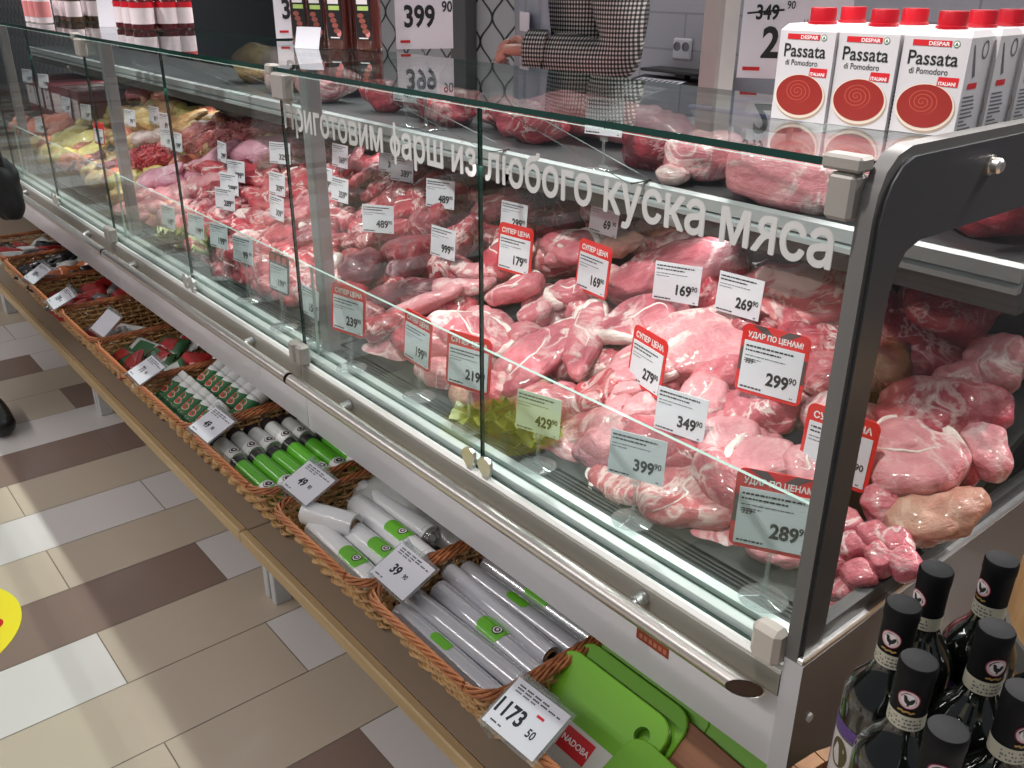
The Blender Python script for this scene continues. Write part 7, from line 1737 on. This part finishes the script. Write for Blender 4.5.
# wooden tub they stand in, and a barrel behind
t = thing('wooden_tub', 'round brown wooden tub holding the wine bottles', 'tub', (-0.205, 0.735, 0))
n = 30
for k in range(n):
    g0, g1 = 2 * PI * k / n, 2 * PI * (k + 0.94) / n
    b = MB(); vs = []
    for z, r in ((0.0, 0.158), (0.25, 0.176), (0.492, 0.172)):
        for g in (g0, g1):
            for rr_ in (r, r - 0.016): vs.append((rr_ * math.cos(g), rr_ * math.sin(g), z))
    fs = []
    for L0 in (0, 4):
        a_, b_, c_, d_ = L0, L0 + 1, L0 + 2, L0 + 3; e = 4
        fs += [(a_, c_, c_ + e, a_ + e), (b_, b_ + e, d_ + e, d_), (a_, a_ + e, b_ + e, b_), (c_, d_, d_ + e, c_ + e)]
    fs += [(0, 1, 3, 2), (8, 10, 11, 9)]
    b.add(vs, fs, 0, False).build('stave', M['barrel'], t)
MB().lathe([(0.0, 0.462), (0.158, 0.462), (0.158, 0.475), (0.0, 0.475)], 40).build('tub_floor', M['barrel'], t)
for z in (0.10, 0.40): MB().lathe([(0.172, z), (0.1785, z), (0.1785, z + 0.03), (0.172, z + 0.03)], 40).build('hoop', M['post_grey'], t)
t = thing('wooden_barrel', 'pale wooden barrel standing behind the wine bottles at the right edge', 'barrel', (-0.150, 1.160, 0))
MB().lathe([(0.0, 0.0), (0.15, 0.0), (0.185, 0.35), (0.172, 0.78), (0.166, 0.80), (0.158, 0.795), (0.158, 0.775), (0, 0.775)], 40).build('barrel_staves', M['barrel_pale'], t)
for z, r in ((0.10, 0.166), (0.55, 0.182)): MB().lathe([(r, z), (r + 0.003, z), (r + 0.001, z + 0.03), (r - 0.003, z + 0.03)], 40).build('hoop', M['post_grey'], t)
# ------------------------------------------------------------------ light and camera
def area(name, loc, size, power, col=(1, 1, 1), target=None, rot=None):
    d = bpy.data.lights.new(name, 'AREA'); d.shape = 'RECTANGLE'; d.size, d.size_y = size; d.energy = power; d.color = col
    o = bpy.data.objects.new(name, d); COL.objects.link(o); o.location = loc
    if target is not None:
        o.rotation_euler = (Vector(target) - Vector(loc)).to_track_quat('-Z', 'X').to_euler()
    elif rot: o.rotation_euler = rot
    return o
def spot(name, loc, target, power, col, ang=40, blend=0.6, rad=0.05):
    d = bpy.data.lights.new(name, 'SPOT'); d.energy = power; d.color = col; d.spot_size = math.radians(ang); d.spot_blend = blend; d.shadow_soft_size = rad
    o = bpy.data.objects.new(name, d); COL.objects.link(o); o.location = loc
    o.rotation_euler = (Vector(target) - Vector(loc)).to_track_quat('-Z', 'Y').to_euler()
    return o
# long ceiling lamps: a reflector row over the service side, shining to the aisle, and one over the aisle
o = area('ceiling_lamp_service', (-3.6, 2.52, 2.80), (9.0, 0.09), 150, (1.0, 0.97, 0.94), target=(-3.6, 0.0, 0.0)); o.data.spread = math.radians(100)
o.rotation_euler = (math.atan2(-2.52, -2.80) * 0 - math.atan2(2.52, 2.80), 0, 0)
area('ceiling_lamp_aisle', (-3.5, -1.9, 2.85), (9.0, 0.12), 118, (1.0, 0.96, 0.92), rot=(0, 0, 0))
for i in range(4):
    area('counter_lamp', (MODX[i], 1.225, 0.926), (1.20, 0.02), 0.9, (1.0, 0.93, 0.93), target=(MODX[i], 1.12, 0.60))
for x in (-0.62, -1.15, -1.75, -2.35, -3.0, -3.8):
    spot('meat_spot', (x - 0.1, 0.25, 2.8), (x, 1.12, 0.7), 235, (1.0, 0.94, 0.93), 25, 0.9, 0.06)
w = bpy.data.worlds.new('room_air'); SC.world = w; w.use_nodes = True
bg = w.node_tree.nodes['Background']; bg.inputs[0].default_value = (0.80, 0.84, 0.92, 1); bg.inputs[1].default_value = 0.19
cam = bpy.data.cameras.new('camera'); co = bpy.data.objects.new('camera', cam); COL.objects.link(co)
F_PX = 902.114
cam.sensor_fit = 'HORIZONTAL'; cam.sensor_width = 36.0; cam.lens = F_PX / 1024 * 36.0; cam.clip_start = 0.02; cam.clip_end = 60
pi_, ro, ya = math.radians(24.27766), math.radians(0.381673), math.radians(50.227647)
fw = Vector((-math.sin(ya) * math.cos(pi_), math.cos(ya) * math.cos(pi_), -math.sin(pi_)))
rt = Vector((math.cos(ya), math.sin(ya), 0)); up = rt.cross(fw)
r2 = rt * math.cos(ro) + up * math.sin(ro); u2 = -rt * math.sin(ro) + up * math.cos(ro)
co.matrix_world = Matrix(((r2.x, u2.x, -fw.x, 0.0), (r2.y, u2.y, -fw.y, 0.0), (r2.z, u2.z, -fw.z, 1.31), (0, 0, 0, 1)))
SC.camera = co
vs_ = SC.view_settings
vs_.view_transform = 'Standard'; vs_.look = 'None'; vs_.exposure = 0.0; vs_.gamma = 1.0; vs_.use_curve_mapping = False
cy = SC.cycles
cy.transparent_max_bounces = 24; cy.max_bounces = 8; cy.diffuse_bounces = 3; cy.glossy_bounces = 4; cy.use_denoising = True
# ------------------------------------------------------------------ goods standing on the glass top
ZG = 1.154
M['carton'] = plain('carton_white', S(206, 202, 204), 0.4, 0, 0.02, 10, coat=0.2)
M['carton_side'] = plain('carton_side_grey', S(204, 202, 206), 0.45, 0, 0.04, 20)
M['cap_red'] = plain('cap_red', S(184, 18, 34), 0.32, 0, 0.05, 30, coat=0.3)
n_ = N('tomato_sauce'); tc_ = n_.obj(False)
sp_ = n_.n('ShaderNodeSeparateXYZ'); n_.l(tc_, sp_.inputs[0])
x_ = n_.math('MULTIPLY', n_.math('SUBTRACT', sp_.outputs[0], -0.004), 1.0); z_ = n_.math('MULTIPLY', n_.math('SUBTRACT', sp_.outputs[2], 0.034), 1.25)
r_ = n_.math('SQRT', n_.math('ADD', n_.math('MULTIPLY', x_, x_), n_.math('MULTIPLY', z_, z_)))
a_ = n_.math('ARCTAN2', z_, x_)
w_ = n_.math('SINE', n_.math('ADD', n_.math('MULTIPLY', r_, 1250.0), n_.math('MULTIPLY', a_, 1.0)))
msk = n_.math('LESS_THAN', r_, 0.017)
M['sauce'] = n_.bsdf(n_.mix(n_.math('MULTIPLY', n_.ramp(w_, [(0.55, (0, 0, 0)), (1.0, (1, 1, 1))]), n_.math('MULTIPLY', msk, 0.55)), S(148, 38, 31), S(206, 100, 80)), 0.4)
M['pack_green'] = plain('logo_green', S(40, 120, 70), 0.5)
CW, CD, CH = 0.0715, 0.064, 0.108
def carton(loc, rz, label):
    t = thing('passata_carton', label, 'carton', loc, rz, 'white tomato cartons with red caps')
    x, y = CW / 2, CD / 2
    b = MB()
    vs = [(-x, -y, 0), (x, -y, 0), (x, y, 0), (-x, y, 0), (-x, -y, CH - 0.007), (x, -y, CH - 0.007), (x, y, CH - 0.007), (-x, y, CH - 0.007),
          (-x + 0.004, -y + 0.010, CH), (x - 0.004, -y + 0.010, CH), (x - 0.004, y - 0.010, CH), (-x + 0.004, y - 0.010, CH)]
    b.add(vs, [(3, 2, 1, 0)], 0, False); b.add(vs, [(0, 1, 5, 4)], 0, False)
    b.add(vs, [(1, 2, 6, 5), (3, 0, 4, 7)], 1, False); b.add(vs, [(2, 3, 7, 6)], 0, False)
    b.add(vs, [(4, 5, 9, 8), (5, 6, 10, 9), (6, 7, 11, 10), (7, 4, 8, 11), (8, 9, 10, 11)], 0, False)
    b.build('carton_body', [M['carton'], M['carton_side']], t)
    b = MB(); n = 36
    prof = [(0.0165, 0.0), (0.0165, 0.003), (0.0148, 0.0035), (0.0148, 0.0165), (0.0140, 0.018), (0, 0.018)]
    b.lathe(prof, n)
    for i in range(2 * n, 4 * n):
        if i % 2: b.v[i] = (b.v[i][0] * 0.965, b.v[i][1] * 0.965, b.v[i][2])
    b.build('screw_cap', M['cap_red'], t, (0.002, -0.006, CH))
    f = MB(); e = -y - 0.0004
    f.rect(-0.0255, CH - 0.0165, 0.0165, CH - 0.0105, e, 0)
    f.text('DESPAR', 0.0056, 0.003, CH - 0.0157, e - 0.0002, 'CENTER', 1, 0.02, 1.15)
    f.disc(0.0215, CH - 0.0135, 0.0036, 0.0036, e, 2, 20); f.disc(0.0215, CH - 0.0135, 0.0028, 0.0028, e - 0.0001, 1, 20)
    f.add([(0.0197, e - 0.0003, CH - 0.0149), (0.0233, e - 0.0003, CH - 0.0149), (0.0215, e - 0.0003, CH - 0.0112)], [(0, 1, 2)], 2, False)
    f.text('Passata', 0.0205, -0.0290, CH - 0.0355, e, 'LEFT', 3, 0.012, 0.93)
    f.text('di Pomodoro', 0.0090, -0.0250, CH - 0.0450, e, 'LEFT', 3, 0.005, 0.88)
    f.add([(0.008, e, CH - 0.0565), (0.0305, e, CH - 0.0565), (0.0310, e, CH - 0.0470), (0.0088, e, CH - 0.0470)], [(0, 1, 2, 3)], 0, False)
    f.text('ITALIANI', 0.0050, 0.0095, CH - 0.0553, e - 0.0002, 'LEFT', 1, 0.03, 0.95)
    f.disc(0.0, 0.0270, 0.0330, 0.0258, e + 0.0001, 5, 44)
    f.disc(-0.001, 0.0285, 0.0328, 0.0250, e, 4, 44)
    f.build('front_print', [M['red_print'], M['white_print'], M['pack_green'], M['ink'], M['bowl_rim'], M['bowl_shade']], t)
    MB().disc(-0.001, 0.0297, 0.0306, 0.0228, e - 0.0003, 0, 44).build('sauce_picture', M['sauce'], t)
    # right side: dark flash, round emblem, lines of small print
    s = MB(); X = x + 0.0004
    def q(y0, z0, y1, z1, m): s.add([(X, y0, z0), (X, y1, z0), (X, y1, z1), (X, y0, z1)], [(0, 1, 2, 3)], m, False)
    s.add([(X, -0.022, CH - 0.014), (X, -0.0195, CH - 0.014), (X, -0.006, CH - 0.046), (X, -0.012, CH - 0.048)], [(0, 1, 2, 3)], 1, False)
    for r0, m in ((0.0085, 1),):
        vs = []
        for k in range(28):
            g = 2 * PI * k / 28; vs.append((X, 0.010 + r0 * math.cos(g), CH - 0.020 + r0 * 1.15 * math.sin(g)))
        for k in range(28):
            g = 2 * PI * k / 28; vs.append((X, 0.010 + r0 * 0.74 * math.cos(g), CH - 0.020 + r0 * 0.85 * math.sin(g)))
        s.add(vs, [(k, (k + 1) % 28, 28 + (k + 1) % 28, 28 + k) for k in range(28)], m, False)
    q(-0.020, CH - 0.059, 0.004, CH - 0.053, 0)
    rr = random.Random(5)
    for k in range(10):
        q(-0.026, 0.040 - 0.0042 * k, -0.026 + rr.uniform(0.014, 0.036), 0.0418 - 0.0042 * k, 1)
    s.build('side_print', [M['red_print'], M['ink_grey']], t)
    return t
M['bowl_rim'] = plain('bowl_rim', S(226, 206, 190), 0.5)
M['bowl_shade'] = plain('bowl_side', S(170, 150, 130), 0.5)
c0 = carton((-0.504, 1.036, ZG), 0.07, 'tomato carton nearest the end frame in the front row')
CK = list(c0.children)
def cart(loc, rz, label):
    c = c0.copy(); COL.objects.link(c); c.location = loc; c.rotation_euler = (0, 0, rz); c['label'] = label
    for k in CK:
        d = k.copy(); COL.objects.link(d); d.parent = c
cart((-0.577, 1.025, ZG), 0.07, 'middle tomato carton of the front row')
cart((-0.648, 1.014, ZG), 0.06, 'leftmost tomato carton of the front row, beside the big price sign')
cart((-0.503, 1.103, ZG), 0.04, 'tomato carton standing right behind the front row carton at the end frame')
cart((-0.577, 1.092, ZG), 0.05, 'tomato carton behind the middle one of the front row')
cart((-0.650, 1.081, ZG), 0.05, 'tomato carton behind the leftmost one of the front row')
cart((-0.500, 1.1685, ZG), 0.02, 'rearmost tomato carton along the dark end frame')
# big price signs in clear stands
def big_sign(label, loc, rz, w, h, draw, stand=True):
    t = thing('price_sign', label, 'price sign', loc, rz, 'large price signs on the counter')
    z0 = 0.045 if stand else 0.0
    MB().prism([(-w / 2, z0), (w / 2, z0), (w / 2, z0 + h), (-w / 2, z0 + h)], 0, 0.0012, 0, 'y').build('sign_card', M['card'], t)
    b = MB(); draw(b, w, h, z0); b.v = [(p[0], p[1] - 0.0006, p[2]) for p in b.v]
    b.build('price_print', [M['ink'], M['red_print'], M['ink_grey']], t)
    if stand:
        b = MB().box((-w / 2, 0.0012, 0), (w / 2, 0.0035, z0 + h * 0.4), 0, 0.0006); b.box((-w / 2, -0.03, 0.0), (w / 2, 0.045, 0.0025), 0, 0.0006)
        b.build('clear_stand', M['acrylic'], t)
def d399(b, w, h, z0):
    b.text('399', 0.066, -0.012, z0 + 0.050, 0, 'CENTER', 0, 0.03, 0.78); b.text('90', 0.033, 0.056, z0 + 0.082, 0, 'CENTER', 0, 0.02, 0.8)
    b.rect(-w / 2 + 0.010, z0 + 0.014, -w / 2 + 0.034, z0 + 0.020, 0, 1)
    b.text('Цена за 1 кг', 0.010, -w / 2 + 0.006, z0 + h - 0.025, 0, 'LEFT', 2, 0.0, 0.9)
big_sign('white 399 90 price sign right of the dark sauce bottles', (-1.905, 1.308, 1.152), 1.22, 0.140, 0.155, d399, False)
big_sign('white 399 price sign left of the dark sauce bottles', (-2.358, 1.222, 1.157), 1.30, 0.140, 0.155, d399, False)
def d349(b, w, h, z0):
    b.text('349', 0.031, -0.046, z0 + 0.092, 0, 'CENTER', 0, 0.03, 0.8); b.text('90', 0.017, -0.010, z0 + 0.108, 0, 'CENTER', 0, 0.01, 0.8)
    b.add([(-0.078, 0, z0 + 0.099), (-0.020, 0, z0 + 0.105), (-0.020, 0, z0 + 0.108), (-0.078, 0, z0 + 0.102)], [(0, 1, 2, 3)], 0, False)
    b.text('2', 0.066, -0.036, z0 + 0.034, 0, 'CENTER', 0, 0.03, 0.85)
    b.rect(-w / 2 + 0.008, z0 + 0.012, -w / 2 + 0.036, z0 + 0.018, 0, 1)
    fine(b, -w / 2 + 0.008, w / 2 - 0.03, z0 + 0.130, 0.003, 2, 3)
    b.text('Цена', 0.012, 0.012, z0 + 0.084, 0, 'LEFT', 2, 0.0, 0.9)
big_sign('big white sign with struck out 349 90 behind the tomato cartons', (-0.920, 1.360, 1.158), 0.62, 0.170, 0.225, d349, False)
b = MB().tube([(-0.915, 1.375, 0.967), (-0.915, 1.375, 1.30)], 0.006, 10); b.lathe([(0.045, 0.966), (0.045, 0.970), (0.0, 0.972)], 24, 0, Matrix.Translation((-0.915, 1.375, 0)))
o = b.build('sign_stand', M['steel']); tag(o, 'steel stand that carries the big struck out price sign', 'sign stand')
for nm, x, y in (('right', -1.912, 1.312), ('left', -2.366, 1.227)):
    b = MB().box((x - 0.008, y - 0.004, 0.966), (x - 0.002, y + 0.004, 1.20), 0, 0.001); b.box((x - 0.05, y - 0.03, 0.9655), (x + 0.05, y + 0.03, 0.969), 0, 0.001)
    o = b.build('sign_stand', M['acrylic']); tag(o, 'clear stand under the 399 price sign %s of the dark sauce bottles' % nm, 'sign stand')
# dark sauce bottles
M['sauce_dark'] = plain('sauce_bottle_brown', S(86, 34, 28), 0.2, 0, 0.1, 30, coat=0.8)
M['label_black'] = plain('label_black', S(26, 22, 24), 0.45)
M['kebab'] = plain('kebab_print', S(150, 78, 66), 0.5, 0, 0.5, 120)
M['lime_print'] = plain('lime_letters', S(190, 214, 120), 0.5)
SB = None
def sauce_bottle(loc, rz, label):
    global SB
    if SB is not None: return dup(SB, loc, rz, label)
    t = thing('sauce_bottle', label, 'bottle', loc, rz, 'dark sauce bottles')
    b = MB()
    def ring(z, sx, sy): return [(sx * math.copysign(abs(math.cos(g)) ** 0.55, math.cos(g)), sy * math.copysign(abs(math.sin(g)) ** 0.55, math.sin(g)), z) for g in [2 * PI * k / 28 for k in range(28)]]
    lv = [(0, 0.026, 0.019), (0.004, 0.029, 0.021), (0.13, 0.029, 0.021), (0.148, 0.026, 0.019), (0.163, 0.014, 0.013), (0.172, 0.012, 0.012)]
    vs = [p for q in lv for p in ring(*q)]
    fs = [(j * 28 + i, j * 28 + (i + 1) % 28, (j + 1) * 28 + (i + 1) % 28, (j + 1) * 28 + i) for j in range(len(lv) - 1) for i in range(28)] + [tuple(range(28))[::-1]]
    b.add(vs, fs).build('bottle_body', M['sauce_dark'], t)
    MB().lathe([(0.0135, 0.170), (0.0150, 0.172), (0.0150, 0.192), (0.0130, 0.195), (0, 0.195)], 24).build('cap', M['label_black'], t)
    e = -0.0213
    b = MB().rect(-0.019, 0.022, 0.019, 0.118, e, 0); b.rect(-0.012, 0.112, 0.010, 0.117, e - 0.0002, 3)
    b.rect(-0.015, 0.098, 0.013, 0.108, e - 0.0002, 1); b.rect(-0.013, 0.085, 0.015, 0.094, e - 0.0002, 2)
    for k in range(4): b.disc(-0.006 + 0.004 * k, 0.074 - 0.011 * k, 0.0085, 0.0055, e - 0.0003 - k * 1e-5, 4, 14)
    b.disc(0.011, 0.036, 0.006, 0.008, e - 0.0003, 5, 14); b.rect(-0.012, 0.025, 0.012, 0.0275, e - 0.0002, 1)
    b.build('front_label', [M['label_black'], M['white_print'], M['lime_print'], M['red_print'], M['kebab'], M['pork_print']], t)
    SB = t; return t
M['pork_print'] = plain('pink_print', S(216, 130, 130), 0.5)
for i, (x, y) in enumerate([(-1.985, 1.125), (-2.055, 1.115), (-2.125, 1.108), (-1.925, 1.165), (-1.995, 1.16)]):
    sauce_bottle((x, y, ZG), 0.5, 'dark sauce bottle, %s' % ('rightmost of the front three between the 399 signs', 'middle one of the front three between the 399 signs', 'leftmost of the front three between the 399 signs', 'half hidden behind the right 399 sign', 'standing behind the front three')[i])
o = MB().prism([(-0.032, 0), (0.032, 0), (0.032, 0.05), (-0.032, 0.05)], 0, 0.0012, 0, 'y').build('folded_ticket', M['card'], None, (-2.04, 1.065, ZG), (-0.35, 0, 0.55))
tag(o, 'small white ticket leaning before the dark sauce bottles', 'ticket')
# red sauce jars on the next glass
M['jar_red'] = plain('jar_sauce', S(74, 18, 22), 0.15, 0, 0.15, 30, coat=0.9)
M['jar_label'] = plain('jar_label', S(214, 200, 204), 0.5, 0, 0.05, 60)
JR = None
for r in range(3):
    for k in range(3):
        x, y = -3.02 - 0.075 * k, 1.03 + 0.075 * r if r < 2 else 1.152
        lab = 'dark red sauce jar, %s from the right in the %s row' % (('first', 'second', 'third', 'fourth')[k], ('front', 'middle', 'rear')[r])
        if JR is None:
            t = thing('sauce_jar', lab, 'jar', (x, y, ZG), 1.15, 'dark red sauce jars')
            MB().lathe([(0.030, 0), (0.034, 0.004), (0.034, 0.082), (0.028, 0.094), (0.026, 0.098)], 28).build('jar_glass', M['jar_red'], t)
            MB().lathe([(0.029, 0.097), (0.030, 0.099), (0.030, 0.113), (0.027, 0.115), (0, 0.115)], 28).build('lid', M['label_black'], t)
            b = MB(); b.grid(24, 1, lambda u, v: (0.0345 * math.sin((u - 0.5) * 3.6), -0.0345 * math.cos((u - 0.5) * 3.6), 0.018 + 0.046 * v))
            lb = b.build('white_label', M['jar_label'], t)
            b = MB(); b.grid(24, 1, lambda u, v: (0.0347 * math.sin((u - 0.5) * 3.6), -0.0347 * math.cos((u - 0.5) * 3.6), 0.064 + 0.016 * v)); b.build('red_band', M['cap_red'], lb)
            JR = t; JK = list(t.children); LK = list(lb.children)
        else:
            c = JR.copy(); COL.objects.link(c); c.location = (x, y, ZG); c['label'] = lab
            for q in JK:
                d = q.copy(); COL.objects.link(d); d.parent = c
                if q.name.startswith('white_label'):
                    for s in LK: e = s.copy(); COL.objects.link(e); e.parent = d
o = MB().prism([(-0.05, 0), (0.05, 0), (0.05, 0.10), (-0.05, 0.10)], 0, 0.0015, 0, 'y').build('white_card', M['card'], None, (-3.26, 1.02, ZG), (-0.2, 0, 1.0)); tag(o, 'white card standing left of the red sauce jars', 'card')
# slim bottles at the far left
M['brown_glass'] = plain('brown_bottle', S(66, 46, 30), 0.15, 0, 0.15, 30, coat=0.9)
M['rose_label'] = plain('pink_label', S(214, 130, 132), 0.5, 0, 0.1, 60)
for k in range(9):
    rose = k < 3
    x, y = -3.62 - 0.075 * (k % 3) - (0.02 if k > 5 else 0), (0.90, 1.0, 1.08)[k // 3]
    t = thing('slim_bottle', '%s bottle, %s, at the far left on the glass' % ('pale bottle with pink cap' if rose else ('brown', 'red capped')[k // 6 % 2], ('first', 'second', 'third', 'fourth', 'fifth', 'sixth', 'seventh', 'eighth', 'ninth')[k]), 'bottle', (x, y, ZG), 0.4, 'slim bottles at the far left')
    MB().lathe([(0.024, 0), (0.027, 0.003), (0.027, 0.10), (0.012, 0.135), (0.011, 0.165)], 22).build('bottle_body', M['jar_label'] if rose else M['brown_glass'], t)
    MB().lathe([(0.013, 0.163), (0.013, 0.192), (0, 0.193)], 20).build('cap', M['rose_label'] if rose else (M['cap_red'] if k > 5 else M['label_black']), t)
    b = MB(); b.grid(20, 1, lambda u, v: (0.0274 * math.sin((u - 0.5) * 4), -0.0274 * math.cos((u - 0.5) * 4), 0.02 + 0.05 * v)); b.build('paper_label', M['rose_label'] if rose else M['jar_label'], t)
# ---- behind the counter: back bench, scale, tools, dark oven
t = thing('back_bench', 'steel work bench along the tiled wall behind the clerk', 'work bench', (-1.9, 2.3, 0))
MB().box((-1.0, -0.27, 0.86), (1.0, 0.28, 0.90), 0, 0.004).build('bench_top', M['panel_white'], t)
for sx in (-0.95, 0.95):
    for sy in (-0.22, 0.22): MB().box((sx - 0.02, sy - 0.02, 0), (sx + 0.02, sy + 0.02, 0.86)).build('leg', M['steel'], t)
t = thing('label_scale', 'black scale with a white keypad sheet on the back bench', 'scale', (-2.13, 2.42, 0.90), 0.0)
MB().prism([(-0.16, 0.0), (-0.16, 0.055), (0.10, 0.10), (0.12, 0.095), (0.12, 0.0)], -0.17, 0.17, 0).build('scale_body', M['label_black'], t)
b = MB().add([(-0.14, -0.145, 0.0595), (0.06, -0.145, 0.0595), (0.06, 0.06, 0.0945), (-0.14, 0.06, 0.0945)], [(0, 1, 2, 3)], 0, False); kp = b.build('keypad_sheet', M['card'], t)
b = MB()
for i in range(8):
    for j in range(4): b.add([(-0.13 + i * 0.023, -0.135 + j * 0.048, 0.0622 + j * 0.0082), (-0.115 + i * 0.023, -0.135 + j * 0.048, 0.0622 + j * 0.0082), (-0.115 + i * 0.023, -0.105 + j * 0.048, 0.0673 + j * 0.0082), (-0.13 + i * 0.023, -0.105 + j * 0.048, 0.0673 + j * 0.0082)], [(0, 1, 2, 3)], 0, False)
b.build('keys', M['ink_grey'], kp)
b = MB().box((-0.15, 0.05, 0.115), (0.15, 0.16, 0.125), 0, 0.003); b.box((-0.02, 0.09, 0.09), (0.02, 0.12, 0.116)); b.build('weighing_plate', M['case_dark'], t)
t = thing('steel_tray', 'steel tray with a blue film rim behind the big price sign', 'tray', (-1.22, 1.72, 0.0), 0.0)
b = MB().box((-0.12, -0.08, 1.02), (0.16, 0.10, 1.024), 0, 0.001)
b.prism([(-0.08, 1.024), (-0.10, 1.05), (-0.097, 1.051), (-0.077, 1.024)], -0.12, 0.16); b.prism([(0.10, 1.024), (0.12, 1.05), (0.117, 1.051), (0.097, 1.024)], -0.12, 0.16)
b.build('tray_body', M['steel_bright'], t)
b = MB().tube([(-0.12, -0.10, 1.052), (0.16, -0.10, 1.052), (0.16, 0.12, 1.052), (-0.12, 0.12, 1.052)], 0.005, 8, 0, False, True); b.build('blue_film_rim', plain('blue_film', S(60, 84, 170), 0.3), t)
for x in (-0.06, 0.10): MB().box((x - 0.01, 0, 0), (x + 0.01, 0.02, 1.02)).build('leg', M['steel'], t)
t = thing('dark_cabinet', 'tall dark cabinet by the wall beyond the sauce jars', 'cabinet', (-5.75, 2.28, 0))
MB().box((-0.62, -0.28, 0), (0.62, 0.30, 2.3), 0, 0.01).build('cabinet_body', plain('cabinet_dark', S(52, 56, 60), 0.4), t)
MB().box((-0.60, -0.295, 0.1), (-0.01, -0.281, 2.2), 0, 0.004).build('door', M['label_black'], t)
MB().box((0.01, -0.295, 0.1), (0.60, -0.281, 2.2), 0, 0.004).build('door', M['label_black'], t)
for x in (-0.05, 0.05): MB().tube([(x, -0.315, 0.95), (x, -0.315, 1.25)], 0.009, 10).build('handle', M['steel'], t)
o = MB().box((-5.30, 1.86, 0), (-5.255, 1.90, 2.9), 0, 0.004).build('support_pole', M['post_in']); tag(o, 'slim grey pole in front of the dark cabinet', 'pole')
# dark goods boxes in the farthest counter
for k in range(6):
    t = thing('meat_box', 'dark red cardboard box in the farthest counter, %s from the right' % ('first', 'second', 'third', 'fourth', 'fifth', 'sixth')[k], 'box', (-4.50 - 0.155 * k, 1.30, 0.665), 0.05 * (k % 3 - 1), 'dark red boxes in the farthest counter')
    MB().box((-0.07, -0.12, 0), (0.07, 0.12, 0.17), 0, 0.004).build('box_body', plain('box_red', S(112, 44, 52), 0.45) if k == 0 else bpy.data.materials['box_red'], t)
    MB().rect(-0.06, 0.04, 0.06, 0.13, -0.1215).build('box_label', M['jar_label'], t)
